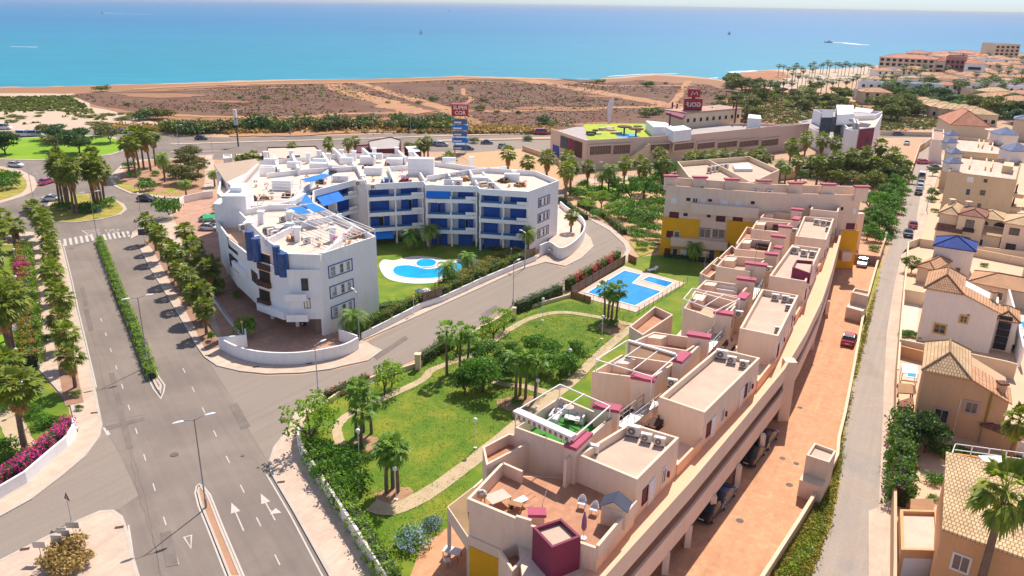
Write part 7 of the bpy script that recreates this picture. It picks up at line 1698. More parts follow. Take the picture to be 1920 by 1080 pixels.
for i,(u,v,z)in enumerate(((645,446,11.02),(655,450,11.02),(598,455,11.02),(630,452,11.02),(576,335,11.02),(595,345,11.02),(610,340,11.02),(636,336,11.02),(480,345,11.02),(500,350,11.02),(510,368,11.02),(700,335,11.02),(752,325,11.02),(930,345,11.02),(955,345,11.02),(985,345,11.02))):
    p=P2(u,v,z+.5);t=thing("plant_pot","potted plant on the white complex roof, %s of the roof pots"%nth(i),"plant pot",(p[0],p[1],z),"pots on the white complex roof");q=MB();q.tube([(0,0,0),(0,0,.45)],[.2,.3],10);q.build("pot",M["tile_red"]if False else M["peach_warm"],t,local=True)
    me=quads_mesh("foliage",clump_cloud([(0,0,.85,.45,.45,.5)],180,.12),M["leaf_tree"]if i%3 else M["flower_pink"]);link(bpy.data.objects.new("foliage",me),t)
for i,(u,v,c)in enumerate(((552,445,"wood"),(600,340,"grey_metal"),(640,335,"dark_wood"),(665,440,"wood"),(524,430,"white_paint"),(505,432,"grey_metal"),(760,338,"maroon"),(725,338,"blue_frame"),(870,335,"wood"),(905,345,"cream_floor"),(945,338,"dark_wood"),(975,345,"wood"),(492,370,"wood"),(470,372,"dark_wood"),(540,365,"dark_wood"),(690,312,"dark_wood"),(730,305,"wood"),(620,322,"grey_metal"))):
    p=P2(u,v,11.4);t=thing("roof_table","%s roof terrace table with benches, %s on the white complex"%({"wood":"timber","grey_metal":"dark grey","dark_wood":"dark brown","white_paint":"white","maroon":"red","blue_frame":"blue","cream_floor":"cream"}[c],nth(i)),"table",(p[0],p[1],11.03),"tables on the white complex roof",rng_.uniform(0,3));q=MB();q.box(-.8,-.5,.7,.8,.5,.78);q.build("tabletop",M[c],t,local=True)
    for x in(-.7,.7):q=MB();q.box(x-.05,-.4,0,x+.05,.4,.7);q.build("leg",M[c],t,local=True)
    for y in(-.85,.85):q=MB();q.box(-.8,y-.16,0,.8,y+.16,.45);q.build("bench",M[c],t,local=True)
# ================================================================ palms
FP=[fan_palm_proto("fan_palm",5.0,2.15,28+4*s,1.2+.4*s,s,.22,lean=(s-2)*.8)for s in(1,2,3)]
FT=[fan_palm_proto("fan_palm",9.0,2.7,36,2.4,s,.23,lean=s-5.5)for s in(5,6)]
FM_=[fan_palm_proto("fan_palm",6.5,2.4,34,1.8,s,.24)for s in(8,9)]
FG=[fan_palm_proto("fan_palm",4.6,1.6,21,False,s,.15,M["palm_leaf_lush"],1.2*(s-11.4),blades=9)for s in(11,12)]
FF=[fan_palm_proto("fan_palm",9.5,1.9,24,.8,15,.12,M["leaf_dark"],blades=7)]
DP=[date_palm_proto("date_palm",4.6,3.0,34,3),date_palm_proto("date_palm",2.2,2.5,30,4,.25,M["palm_leaf_lush"])]
rv=random.Random(77)
def put(protos,u,v,h0,lab,grp,h=None,at_crown=False,s=None,z=.1):
    pr=protos[rv.randrange(len(protos))]
    p=P2(u,v,h)if at_crown else P2(u,v)
    sc=(h/h0)if h else rv.uniform(.9,1.1)
    sw=(sc*.4+.6)*rv.uniform(.92,1.08)if s is None else s
    return place(pr,(p[0],p[1],z),rv.uniform(0,6.28),(sw,sw,sc),lab,grp)
a,b=P(140,728),P(88,450)
for i in range(12):
    t=i/11;p=a.lerp(b,t**.98);place(FP[i%3],(p.x+rv.uniform(-.2,.2),p.y,.12),rv.uniform(0,6),rv.uniform(.82,1.02),"fan palm in the planting strip of the left pavement, %s from the camera"%nth(i),"palms along the left pavement")
p=P2(72,440);place(FP[1],(p[0],p[1],.1),1,1.05,"fan palm at the end of the left row beside the roundabout","palms along the left pavement")
a,b=P(390,628),P(283,455)
for i in range(9):
    p=a.lerp(b,i/8);place(FP[(i+1)%3],(p.x+rv.uniform(-.2,.2),p.y,.12),rv.uniform(0,6),rv.uniform(.8,1.02),"fan palm of the strip between the avenue and the courtyard, %s from the camera"%nth(i),"palms along the right pavement")
for i,(u,v)in enumerate(((386,600),(392,555),(372,530),(404,545),(352,478),(368,505))):put(FP,u,v,5.2,"fan palm against the courtyard wall behind the avenue row, %s from the camera"%nth(i),"palms along the right pavement",4.6,z=.15)
for i,(u,v,h)in enumerate(((113,386,8.2),(119,388,9.4),(124,380,10),(131,394,9.2),(139,401,8.6),(147,402,9.8),(128,386,7.6),(180,390,9.6),(187,394,8.4),(193,392,9.8),(184,382,10.4),(197,386,8),(176,380,9))):put(FT,u,v,9,"tall skirted fan palm in the dense island group, %s counted from the left"%nth(i),"tall palms on the traffic island",h,s=1.0)
for i,(u,v,h)in enumerate(((243,330,8.5),(256,335,9),(270,318,9.5),(283,322,9.2),(262,322,9.8),(292,312,8.5))):put(FT,u,v,9,"skirted fan palm in the garden island, %s from the left"%nth(i),"palms of the garden island",h)
for i,(u,v,h)in enumerate(((310,342,6),(350,372,3.4),(403,350,3.2))):put([DP[0]],u,v,4.6,"feather palm of the garden island, %s from the left"%nth(i),"feather palms of the garden island",h)
for i,(u,v,h)in enumerate(((842,293,6),(953,283,7),(990,300,6),(1026,292,7.5),(1064,293,7.5),(1062,315,7.5),(1071,309,7),(1103,308,6),(1172,303,6.5),(1200,300,6.2),(1210,310,6.2),(1237,284,6.5),(1246,300,6),(1291,293,6),(1305,290,6),(1318,292,6),(1335,289,6),(1358,286,6),(1385,287,6),(1410,288,5.5),(1425,281,6),(1437,293,5.5),(1485,268,7),(1513,255,8),(1543,258,8),(1568,264,7.5),(1497,298,6),(1537,298,6.5),(1567,292,7),(1598,287,7),(1625,283,7),(1652,271,8),(1675,286,7.5),(1640,300,6),(1680,300,6))):put(FM_,u,v+4,6.5,"fan palm near the shopping centre, %s from the left of that belt"%nth(i),"palm belt before the shopping centre",h,True)
for i,(u,v,h)in enumerate(((1143,320,6),(1465,308,4.6),(1475,316,4),(1130,330,4))):put([DP[0]],u,v,4.6,"date palm with long arching fronds near the shopping centre, %s"%nth(i),"date palms near the shopping centre",h,True)
for i,(u,v,h)in enumerate(((450,292,3.8),(462,290,4),(475,285,4.4),(483,300,3.6),(548,268,4),(616,262,6),(622,285,4),(652,262,5),(665,258,5),(788,262,4.4),(802,258,5),(795,272,3))):put(FM_,u,v+6,6.5,"small fan palm among the highway restaurants, %s from the left"%nth(i),"palms among the restaurants",h,True,s=.85)
for i,(u,v,h)in enumerate(((838,706,5.2),(862,692,4.4),(877,688,4.0))):put(FG,u,v,4.6,"slender palm of the three left ones in the middle lawn, %s"%("tallest" if i==0 else "middle" if i==1 else "shortest"),"palm groups of the lawn garden",h*1.14)
for i,(u,v,h)in enumerate(((967,752,4.6),(985,750,4.4),(1003,752,4.5),(975,742,4.2))):put(FG,u,v,4.6,"palm of the central trunk group on the lawn, %s from the left"%nth(i),"palm groups of the lawn garden",h*1.14)
for i,(u,v,h)in enumerate(((668,820,4.6),(682,812,4.8),(697,815,3.6),(678,835,3.4))):put(FG,u,v,4.6,"palm of the dark clump near the garden corner, %s from the left"%nth(i),"palm groups of the lawn garden",h*1.14)
for i,(u,v,h)in enumerate(((725,926,4.0),(737,918,4.1),(746,925,4.3))):put(FG,u,v,4.6,"palm of the nearest trio at the path end, %s from the left"%nth(i),"palm groups of the lawn garden",h*1.14,s=1.1)
for i,(u,v,h)in enumerate(((1133,600,4.3),(1146,606,4.2),(1155,604,4.4),(1140,598,3.6))):put(FG,u,v,4.6,"palm of the poolside trio beside the rectangular pools, %s from the left"%nth(i),"palm groups of the lawn garden",h*1.14)
put([DP[1]],664,630,2.2,"low date palm at the gable of the white complex","date palms of the white complex",2.6,s=1.15)
put([DP[1]],841,537,2.2,"date palm leaning over the near rim of the curved pool","date palms of the white complex",3.0,s=1.1);put([DP[0]],806,470,4.6,"tall date palm before the blue shutters","date palms of the white complex",3.9,s=.95)
put([DP[1]],772,470,2.2,"shorter date palm left of the tall one in the pool garden","date palms of the white complex",2.8,s=1.1);put([DP[0]],990,480,4.6,"date palm at the corner of the right wing","date palms of the white complex",4.3,s=.8);put(FG,822,462,4.6,"fan palm right of the tall date palm","date palms of the white complex",3.0)
put([DP[1]],876,510,2.2,"yellowish palm in the pool hedge","date palms of the white complex",2.4,s=.9);put(FP,1070,445,5.2,"fan palm on the curved terrace at the street bend","date palms of the white complex",3.6,z=1.2)
for u,v,lab in((1300,492,"left"),(1357,490,"right")):put([DP[1]],u,v,2.2,"%s feather palm in front of the yellow wing"%lab,"palms by the yellow wing",2.6,s=.9)
for i,(u,v,h)in enumerate(((30,680,9),(27,690,8.2),(48,845,7.2),(5,500,7),(-6,560,8),(8,580,5.2),(30,470,4.6),(10,455,5),(14,640,5.4),(20,735,4))):put(FT if h>6 else FP,u,v,9 if h>6 else 5.0,"fan palm in the left garden, %s one"%nth(i),"palms in the left garden",h,s=1.15)
PN=fan_palm_proto("fan_palm",7.2,2.1,30,False,31,.24,M["palm_leaf"],blades=15);x_,y_=P2(1885,922,12);place(PN,(x_,y_,0),.4,(1.15,1.15,12/7.2),"large fan palm beside the orange house in the lower right corner")
x_,y_=P2(1912,790,7.5);place(PN,(x_,y_,0),2,(.8,.8,7.5/7.2),"fan palm at the right edge beside the tan house")
fr=[(1461,122),(1470,123),(1478,128),(1489,126),(1494,121),(1503,126),(1507,131),(1520,121),(1527,117),(1524,128),(1530,125),(1540,121),(1545,119),(1553,115),(1557,120),(1568,118),(1574,119),(1580,122),(1587,117),(1594,121),(1602,119),(1610,120),(1616,122),(1622,120),(1630,121),(1636,124),(1486,136),(1498,140),(1512,142),(1520,150),(1534,145),(1446,152),(1455,157),(1470,152),(1486,154),(1542,152),(1552,150),(1562,152),(1574,148),(1588,150),(1600,146),(1608,142),(1622,148),(1402,148),(1434,156)]
for i,(u,v)in enumerate(fr):put(FF,u,v+1,9.5,"far promenade palm on the coast, %s in the belt"%nth(i),"palms of the promenade",rv.uniform(6,9.5),True,s=rv.uniform(1.2,1.6))
# ================================================================ trees and shrubs
TB=[tree_proto("leafy_tree",4.4,2.9,.9,M["leaf_tree"],M["bark"],22,150,.17,seed=s)for s in(1,2)]
TL_=[tree_proto("light_tree",4.2,2.3,1.1,M["leaf_light"],M["bark"],16,95,.16,.34,seed=s)for s in(3,4)]
TP=[tree_proto("pine_tree",6.2,4.2,1.0,M["leaf_pine"],M["bark"],26,90,.26,seed=s)for s in(5,6)]
TO=[tree_proto("olive_tree",4.2,3.0,.8,M["leaf_olive"],M["bark"],22,130,.2,.4,seed=7)]
TD=[tree_proto("round_tree",5.2,3.9,.9,M["leaf_dark"],M["bark"],24,110,.24,.42,seed=9)]
BR=[bush_proto("round_bush",1.25,2.2,M["leaf_light"],170,.12,10,seed=2)]
BG=[bush_proto("green_bush",1.6,1.6,M["leaf_tree"],110,.14,10,seed=s)for s in(3,4)]
BD=[bush_proto("dark_bush",2.6,2.4,M["leaf_dark"],45,.24,10,seed=5),bush_proto("dark_bush",2.8,2.2,M["leaf_pine"],45,.24,10,seed=6),bush_proto("dark_bush",2.6,2.0,M["leaf_olive"],45,.24,10,seed=16)]
BF=[bush_proto("flowering_bush",2.0,1.6,M["leaf_tree"],150,.12,12,seed=8,flowers=(M["flower_blue"],.38))]
BP=[bush_proto("bougainvillea",1.1,2.6,M["leaf_tree"],160,.12,9,seed=9,flowers=(M["flower_pink"],.95))]
BDRY=[bush_proto("dry_bush",1.5,1.5,M["dry_leaf"],130,.15,9,seed=10)]
def many(protos,L,lab,grp,z=.15):
    for i,q in enumerate(L):
        u,v,s=q[:3];p=P2(u,v);pr=protos[i%len(protos)]
        place(pr,(p[0],p[1],z),rv.uniform(0,6.28),(s,s,q[3]if len(q)>3 else s*rv.uniform(.9,1.1)),lab%nth(i)if "%s" in lab else lab,grp)
many(TB,[(905,738,0.95),(938,712,0.85),(916,690,0.81),(872,742,0.71),(960,690,0.66),(885,715,0.66)],"leafy dark green tree between the lawn palms, %s of the group","leafy trees of the lawn garden")
many(TB,[(1012,690,.95),(1050,705,.8),(1078,690,.75),(1030,672,.7)],"spreading leafy tree right of the central palm trio, %s from the left","leafy trees of the lawn garden")
many(TL_,[(585,842,1.35),(600,800,.9),(722,742,1.0),(735,728,.8),(925,640,.95),(945,622,.8),(905,648,.7),(858,665,.7),(880,655,.7)],"light green tree at the street side of the lawn garden, %s from the corner","light trees along the side street")
many(BG,[(600,870,1.2,1.5),(622,900,1.25,1.5),(640,930,1.15,1.4),(655,890,1.1,1.3),(665,920,1.1,1.3),(635,872,1.1,1.3),(650,955,1.0,1.2),(612,850,.9)],"big green shrub behind the garden wall at the near corner, %s of the mass","shrubs at the garden corner")
many(BG,[(665,975,.6),(680,1000,.6),(700,1035,.6),(715,1062,.65),(672,850,.6),(1146,612,.7),(968,760,.5),(690,860,.55)],"low shrub in the lawn garden, %s","low shrubs of the lawn garden")
many(BF,[(775,1022,.95),(812,992,.6),(730,1075,.55)],"shrub with pale blue flowers beside the patio, %s","blue flowering shrubs")
many(BR,[(459,632,1.45),(388,600,.8),(404,552,1.4),(412,400,1.2),(445,560,.6)],"clipped bright green bush in the courtyard, %s from the camera","clipped bushes of the courtyard")
many(BG,[(315,410,1.9,3.1)],"dense round green tree beside the roundabout exit",None);many(TD,[(150,288,1.4),(10,290,1.25),(-30,285,1.2),(112,268,1.2)],"round tree on the bright roundabout lawn, %s","trees of the roundabout lawn")
many(TO,[(104,284,1.3),(207,268,1.3),(190,256,1.1),(95,262,1.3)],"grey green olive tree on the bright roundabout lawn, %s","olive trees of the roundabout lawn")
many(TO,[(350,318,1.15),(362,300,1.03),(340,345,1.21),(358,350,0.98),(372,330,1.03),(345,302,0.92),(330,335,0.92)],"dusty green tree beside the pale garden path, %s","olive trees of the garden island")
many(BG,[(252,332,1.2),(276,358,1.5),(272,345,1.1),(243,315,1.2),(12,355,2.0),(-12,350,2.2),(20,340,1.7),(118,395,1.3),(160,398,1.4),(172,400,1.3),(203,388,1.4),(293,330,.9),(182,396,1.2)],"rounded shrub near the roundabout, %s of that group","shrubs near the roundabout")
many(TP,[(1562,335,0.92),(1590,340,1.09),(1615,338,1.15),(1640,345,1.03),(1605,320,1.03),(1665,350,1.03),(1650,330,1.03),(1530,330,0.92),(1548,348,0.86),(1685,338,0.92),(1672,322,0.92),(1635,365,0.92),(1575,352,0.86)],"pine tree in the grove between the wing and the alley, %s","pine grove")
many(TB,[(1668,365,1.04),(1652,385,1.10),(1680,372,1.04),(1640,405,1.17),(1665,408,1.04),(1690,350,1.04),(1648,430,1.10),(1632,432,1.04),(1628,395,0.91),(1625,450,0.78),(1662,438,0.78),(1690,380,0.78),(1672,395,0.91)],"green tree beside the upper alley, %s of the strip","trees along the alley")
many(TB,[(1182,378,1.25),(1207,372,1.12),(1230,378,1.12),(1222,350,1.00),(1240,340,1.12),(1160,368,1.00)],"dark leafy tree in the garden before the yellow wing, %s","trees before the yellow wing")
many(TL_,[(1127,392,1.0),(1100,400,.8),(1110,380,.7)],"light tree in the sandy garden at the street bend, %s","light trees at the bend");many(BR,[(1094,358,1.5),(1163,398,2.1,1.3),(1140,398,1.3,1.0),(1228,402,1.5,1.0),(1205,350,1.4)],"clipped round shrub in the sandy garden at the bend, %s","clipped shrubs at the bend")
many(BG,[(1195,412,1.80),(1210,415,1.80),(1225,420,1.80),(1178,410,1.80),(1162,412,1.65),(1195,450,0.90),(1205,468,0.90),(1270,475,0.75),(1330,470,0.75)],"bushy shrub in front of the yellow wing garden, %s","shrubs before the yellow wing")
many(TB,[(1708,512,.62)],"small round dark tree on the cream plot beside the alley",None,0);many(TD,[(1733,850,.62,.85)],"dark columnar cypress mass below the tan house",None,0)
many(BG,[(1760,848,.8),(1782,858,.9),(1805,862,.8),(1825,868,.7),(1745,905,.6),(1768,905,.5),(1700,628,.5),(1712,632,.6),(1725,636,.5),(1693,632,.45),(1745,378,.9),(1752,398,.6),(1898,655,.5),(1832,545,.4),(1845,500,.5),(1858,880,.5),(1750,940,.45),(1903,870,.6)],"shrub among the right hand houses, %s","shrubs among the right hand houses",0)
many(TB,[(1747,372,.6)],"small bright tree at the foot of the beige block",None,0)
hb=[];rb=random.Random(9)
for(u0,u1,v,n)in((262,305,228,3),(315,440,250,11),(470,560,245,7),(560,700,242,11),(735,855,242,10)):
    for i in range(n):hb.append((u0+(u1-u0)*(i+rb.random())/n,v+rb.uniform(-5,3),rb.uniform(1.5,2.3)))
many(BD,hb,"bush of the dark thicket along the far side of the highway, %s from the left","thicket along the highway",0)
fb=[(272,212,.8),(190,172,1.5),(240,198,.7),(450,185,.6),(500,185,.9),(540,187,.7),(813,190,1.0),(899,208,1.2),(931,212,.6),(972,214,.6),(787,195,.7),(907,190,.9),(919,176,.5),(845,168,.9),(886,172,.5),(1020,232,1.3),(1035,238,.9),(1125,157,1.2),(1215,163,1.5),(1250,183,.6),(1155,188,.5),(1380,180,1.2),(728,194,.5),(1085,188,.5),(1248,158,.6),(1220,215,1.6),(1210,220,1.2),(1232,214,1.2),(770,278,.9),(890,268,.9),(990,264,.8),(1340,198,.9),(1355,204,1),(1375,210,1)]
many(BD,fb,"lone dark bush on the brown coastal field, %s","lone bushes of the coastal field",0)
db=[(rb.uniform(-10,60),rb.uniform(192,232),rb.uniform(.5,1))for i in range(13)]+[(rb.uniform(62,80),rb.uniform(190,222),rb.uniform(.6,1))for i in range(6)]+[(95+i*9+rb.uniform(-4,4),190+i*4+rb.uniform(-6,8),rb.uniform(.7,1.1))for i in range(14)]+[(140+rb.uniform(0,110),rb.uniform(214,226),rb.uniform(.6,1))for i in range(10)]
many([BD[1]],[(u,v,s,s*.6)for u,v,s in db],"low shrub on the pale dunes at the left, %s","shrubs of the dunes",0)
ft=[]
def scatter(n,poly,s0,s1):
    xs=[p[0]for p in poly];ys=[p[1]for p in poly];k=0
    while k<n:
        u,v=rb.uniform(min(xs),max(xs)),rb.uniform(min(ys),max(ys));ins=False
        for i in range(len(poly)):
            (x1,y1),(x2,y2)=poly[i],poly[i-1]
            if(y1>v)!=(y2>v)and u<(x2-x1)*(v-y1)/(y2-y1)+x1:ins=not ins
        if ins:ft.append((u,v,rb.uniform(s0,s1)));k+=1
scatter(26,[(1640,205),(1720,200),(1728,222),(1700,228),(1645,232)],.9,1.4);ng=len(ft);g1_=ft[:];ft=[]
many(TP,g1_,"umbrella pine of the bright grove above the clinic, %s","pine grove above the clinic",0)
scatter(30,[(1425,172),(1560,170),(1590,190),(1560,198),(1470,205),(1420,190)],.7,1.1);scatter(16,[(1500,192),(1580,188),(1590,205),(1510,210)],.7,1.1)
many([TL_[0],TO[0],TP[0]],ft,"scrub tree on the slope behind the shopping centre, %s","scrub trees behind the shopping centre",0);ft=[]
scatter(26,[(1345,190),(1420,200),(1440,225),(1400,232),(1340,215)],.6,1.1);scatter(14,[(1360,158),(1420,160),(1425,175),(1370,172)],1,1.5)
many([TP[0],TO[0]],ft,"scrub tree on the reddish field left of the clinic, %s","scrub trees left of the clinic",0);ft=[]
scatter(30,[(1650,172),(1760,172),(1800,215),(1740,212),(1700,192),(1660,190)],1.0,1.6)
many([TB[0],TD[0]],ft,"tree of the green valley below the far town, %s","trees of the green valley",0);ft=[]
scatter(38,[(1640,150),(1760,148),(1850,140),(1925,118),(1925,235),(1850,238),(1790,205),(1730,172),(1640,168)],.9,1.7)
many([TD[0],TB[1],TP[1]],ft,"tree between the houses of the far town, %s","trees of the far town",0)
fp2=[(rb.uniform(1650,1920),0)for i in range(34)];fp2=[(u,rb.uniform(135 if u<1840 else 118,190))for u,_ in fp2]
for i,(u,v)in enumerate(fp2):put(FF,u,v,9.5,"tall palm among the far town houses, %s"%nth(i),"palms of the far town",8.5,s=1.6)
# ================================================================ hedges
hedge("median_hedge",PP([(187,453),(207,505),(232,570),(255,625),(288,712)]),1.0,1.0,M["leaf_light"],"clipped green hedge running along the avenue median",dens=70,size=.1,z=.12)
hedge("hedge",[wpt(SW[0],SW[-1],0,-1)]+[(p[0]-.8,p[1]+.6)for p in SW[1:]],1.2,1.9,M["leaf_hedge"],"green hedge behind the low white wall of the pool garden",dens=45,size=.13,wob=.22,z=.15,flowers=(M["leaf_hedge_gold"],.5,.9))
hedge("clipped_hedge",PP([(830,548),(880,520),(940,492),(975,480)]),2.4,1.5,M["leaf_hedge_gold"],"broad clipped yellow green hedge beside the curved pool",dens=45,size=.12,z=.15)
hedge("hedge",PP([(708,458),(760,452),(800,448),(850,446)]),1.0,1.2,M["leaf_dark"],"dark hedge below the blue shutters of the courtyard facade",dens=40,z=.15);hedge("hedge",PP([(868,455),(905,466),(965,478)]),1.1,.9,M["leaf_hedge"],"low shrub bed below the right wing balconies",dens=40,z=.15)
hedge("hedge",PP([(700,585),(735,578),(775,575)]),2.0,.9,M["leaf_light"],"light green shrub bed behind the near gable of the white complex",dens=40,z=.15,wob=.3)
hedge("street_hedge",PP([(968,588),(1010,571),(1050,553)]),1.3,1.7,M["leaf_dark"],"dark dense hedge along the side street right of the light trees",dens=50,z=.15,wob=.2);hedge("street_hedge",PP([(790,685),(830,660),(850,652)]),1.2,1.5,M["leaf_hedge"],"dark green hedge right of the gate pillar",dens=50,z=.15,wob=.2)
hedge("flowering_hedge",PP([(1062,545),(1100,525),(1160,490)]),1.0,2.0,M["leaf_hedge"],"bougainvillea hedge with red and pink flowers along the timber fence",dens=55,flowers=(M["flower_red"],.75,.9),z=.1,wob=.25)
hedge("flowering_hedge",PP([(612,752),(650,735),(690,718)]),1.0,1.1,M["leaf_hedge"],"low hedge with red flowers at the street side of the garden corner",dens=50,flowers=(M["flower_red"],.4,1.2),z=.15)
hedge("garden_hedge",cat_rom(PP([(588,830),(586,855),(626,922),(676,1000),(728,1088),(850,1270)]),3),1.3,1.6,M["leaf_light"],"loose green hedge behind the garden wall along the near pavement",dens=45,size=.13,wob=.28,z=.15)
hedge("bougainvillea_hedge",[(p[0]-1.0,p[1]+.85)for p in LW[1:6]],1.2,2.0,M["leaf_tree"],"pink bougainvillea hedge hanging over the curved white wall","hedge",dens=70,flowers=(M["flower_pink"],.72),z=.1,wob=.15)
hedge("left_hedge",PP([(62,690),(58,610),(50,520),(45,470)]),2.0,1.9,M["leaf_light"],"mixed green and rusty hedge beside the left pavement",dens=45,flowers=(M["leaf_rust"],.5,1.1),z=.1,wob=.3,size=.14)
many(BP,[(45,520,1.1),(47,535,.9),(43,505,.8)],"pink bougainvillea column in the left garden, %s","bougainvillea columns",.1)
many(BG,[(80,800,.9),(105,800,.7),(25,870,.9),(5,850,1.0),(40,890,.7),(90,640,.5),(10,610,.9),(-5,680,1.2),(15,770,.8),(50,650,.9),(40,745,.9),(60,780,.8)],"green shrub in the left garden, %s","shrubs of the left garden")
many(BG,[(138,700,.4,.6),(133,672,.4,.6),(144,745,.4,.5),(150,770,.3,.4),(398,640,.4,.9),(385,612,.4,.8)],"small yucca like shrub in a palm strip, %s","yuccas of the palm strips")
hedge("oleander_hedge",PP([(1684,950),(1686,880),(1690,800)]),1.7,2.5,M["leaf_tree"],"tall oleander hedge behind the tan alley wall",dens=55,size=.17,wob=.35,flowers=(M["flower_pink"],.035))
hedge("hedge",PP([(1085,385),(1130,405),(1172,440)]),1.2,1.3,M["leaf_hedge"],"green hedge along the far side of the street bend",dens=40,wob=.25,flowers=(M["flower_red"],.08))
hedge("hedge",PP([(1050,378),(1080,400),(1100,412)]),1.0,1.2,M["leaf_dark"],"dark hedge at the far end of the side street",dens=35);hedge("hedge",PP([(1400,300),(1420,300),(1450,300)]),1,1.4,M["leaf_tree"],"hedge with red flowers at the shopping centre foot",dens=30,flowers=(M["flower_red"],.8),size=.2)
hedge("hedge",PP([(1245,482),(1300,488),(1330,492)]),1.2,.7,M["leaf_dark"],"low dark hedge at the foot of the yellow wing",dens=40)
many(BDRY,[(120,1045,1.1),(140,1035,.8),(105,1065,.9),(130,1075,1.0),(155,1062,.7)],"dry brown bush beside the grey notice boards, %s","dry bushes of the corner bed");many(BG,[(140,1055,.55),(128,1062,.5)],"yellow green shrub among the dry bushes, %s","dry bushes of the corner bed")
flat("lawn",rough(PP([(1085,352),(1160,346),(1245,342),(1245,356),(1170,362),(1095,368)]),.5,3),.08,M["lawn_bright"]);flat("lawn",PP([(1180,455),(1215,452),(1235,470),(1200,482)]),.09,M["lawn_dry"])
many(BG,[(1105,372,1.6),(1118,366,1.5),(1135,372,1.6),(1150,380,1.5),(1085,372,1.4),(1075,366,1.3),(1188,398,1.8),(1170,388,1.6),(1215,392,1.7),(1234,388,1.6),(1240,405,1.5),(1100,388,1.3),(1120,408,1.2)],"leafy shrub of the dense planting beside the street bend, %s","shrubs at the street bend")
many(BG,[(1640,470,.8),(1645,445,1.2),(1620,440,1.2),(1612,425,1.3),(1668,425,1.3),(1682,400,1.3),(1693,365,1.2),(1655,455,1.1),(1672,442,1.1)],"shrub under the trees beside the upper alley, %s","shrubs along the alley",0)
many(BG,[(1190,425,1.1),(1208,432,1),(1226,436,1.1),(1200,442,.9),(1218,450,.8),(1186,440,.9),(1236,450,.8),(1228,465,.7)],"shrub in the bed between the bend and the yellow wing, %s","shrubs in the wing garden")
many(TB,[(1500,340,.7),(1710,345,.5),(1748,330,.45),(1485,300,.8),(1250,330,.8),(1265,325,.8)],"lone leafy tree beyond the yellow wing, %s","lone trees beyond the wing")
# ================================================================ ground cover nobody could count
def tufts(name,label,poly_px,n,size,m_,hgt,z=.1,seed=1,cat="scrub",clump=5,spread=.5):
    rg=np.random.default_rng(seed);poly=PP(poly_px);xs=[p[0]for p in poly];ys=[p[1]for p in poly];pts=[]
    while len(pts)<n:
        c=np.column_stack([rg.uniform(min(xs),max(xs),n),rg.uniform(min(ys),max(ys),n)]);ins=np.zeros(n,bool)
        for i in range(len(poly)):
            (x1,y1),(x2,y2)=poly[i],poly[i-1]
            if y1==y2:continue
            ins^=((y1>c[:,1])!=(y2>c[:,1]))&(c[:,0]<(x2-x1)*(c[:,1]-y1)/(y2-y1)+x1)
        k=np.sin(c[:,0]*.05+1)+np.sin(c[:,1]*.07+c[:,0]*.02)+rg.normal(size=n)*.7>-.3
        pts+=list(c[ins&k])
    b=np.array(pts[:n]);sc=(.5+rg.random(n))
    c=np.repeat(b,clump,0)+rg.normal(size=(n*clump,2))*spread*size*np.repeat(sc,clump)[:,None]
    zz=z+rg.random(n*clump)*hgt*np.repeat(sc,clump);cc=np.column_stack([c,zz])
    vs=leaves(cc,np.tile([0,0,1.],(len(cc),1)),size,.7,rg);ox=np.array([b[0][0],b[0][1],0]);me=quads_mesh(name,vs-ox,m_);o=bpy.data.objects.new(name,me);o.location=ox;link(o);tag(o,label,cat,kind="stuff");return o
SCR=[(135,179),(330,169),(560,159),(860,152),(1040,158),(1200,152),(1330,160),(1395,190),(1300,222),(1040,240),(700,236),(420,214),(200,200)]
tufts("field_scrub","low brown and grey scrub covering the coastal field",SCR,4500,.34,M["scrub_leaf"],.2,seed=3,clump=5,spread=1.2)
tufts("field_scrub","sparse green tufts scattered over the coastal field",SCR,220,.6,M["leaf_pine"],.4,seed=4,clump=7,spread=.9)
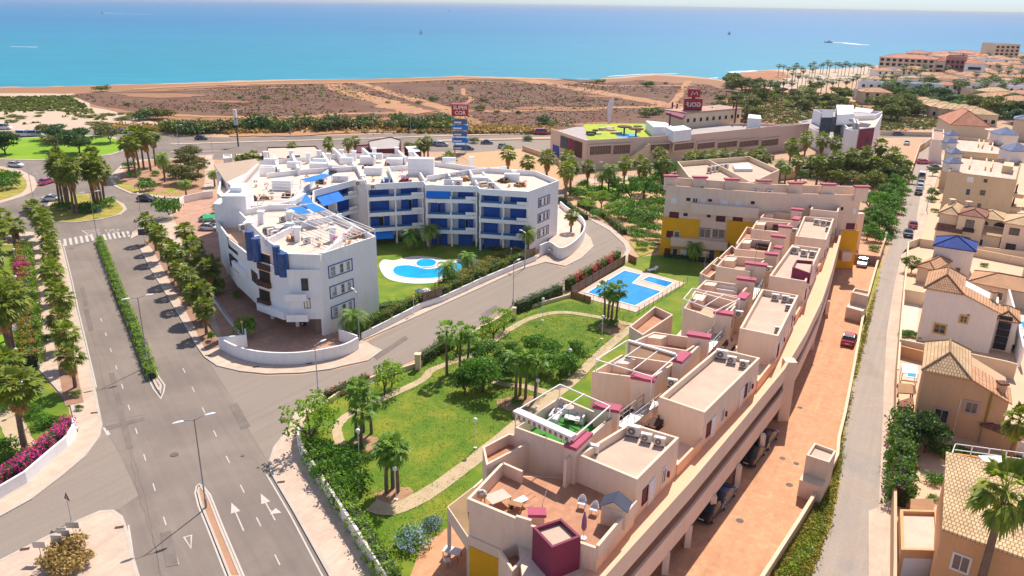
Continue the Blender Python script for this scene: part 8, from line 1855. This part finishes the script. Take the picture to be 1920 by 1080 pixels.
tufts("dune_grass","pale green grass clumps on the dunes",[(-40,185),(130,182),(200,225),(-40,240)],900,.8,M["leaf_pine"],.5,seed=5,clump=8)
tufts("verge_grass","dry yellow reeds along the near side of the coastal field",[(180,232),(330,240),(450,236),(850,236),(1040,243),(1040,252),(700,250),(430,252),(200,243)],3500,.5,M["dry_leaf"],1.0,seed=6,clump=7)
tufts("red_field_scrub","low olive scrub on the reddish field behind the shopping centre",[(1340,190),(1420,168),(1640,200),(1790,222),(1785,240),(1660,246),(1420,238)],2600,.7,M["leaf_olive"],.4,seed=7,clump=5,spread=1.4)
tufts("verge_weeds","green and yellow weeds between the yard wall and the alley",[(1445,1080),(1500,1000),(1555,905),(1575,840),(1600,720),(1625,600),(1655,500),(1640,560),(1615,660),(1585,780),(1572,900),(1556,985),(1520,1080)],1500,.1,M["leaf_hedge_gold"],.16,z=.06,seed=8,clump=7,spread=1.5)
tufts("verge_weeds","bright green weeds along the near part of the yard wall",[(1460,1080),(1530,980),(1572,870),(1560,900),(1540,1000),(1500,1080)],260,.1,M["leaf_light"],.2,z=.06,seed=18,clump=7,spread=1.2)
tufts("lawn_grass","mown grass of the lawn garden",[(720,1085),(600,905),(570,830),(640,750),(783,695),(960,600),(1070,565),(1190,592),(1170,630),(1000,770),(900,840),(860,980),(760,1000)],26000,.045,leafmat("grass_blades",(.1,.24,.02),(.22,.3,.04),.3),.05,z=.17,seed=9,clump=3,spread=3)
# ================================================================ air
hz=MB();hz.box(-42500,-42500,-8,42500,42500,47);ho=hz.build("haze",bpy.data.materials.new("haze_air"));ho["kind"]="stuff";ho["label"]="thin sea haze in the air over the coast";ho["category"]="haze"
hm=ho.data.materials[0];hm.use_nodes=True;hn=hm.node_tree;hn.nodes.remove(hn.nodes["Principled BSDF"]);pv=hn.nodes.new("ShaderNodeVolumePrincipled");pv.inputs["Color"].default_value=(.8,.9,1,1);pv.inputs["Density"].default_value=.00007
hn.links.new(pv.outputs[0],hn.nodes["Material Output"].inputs["Volume"])
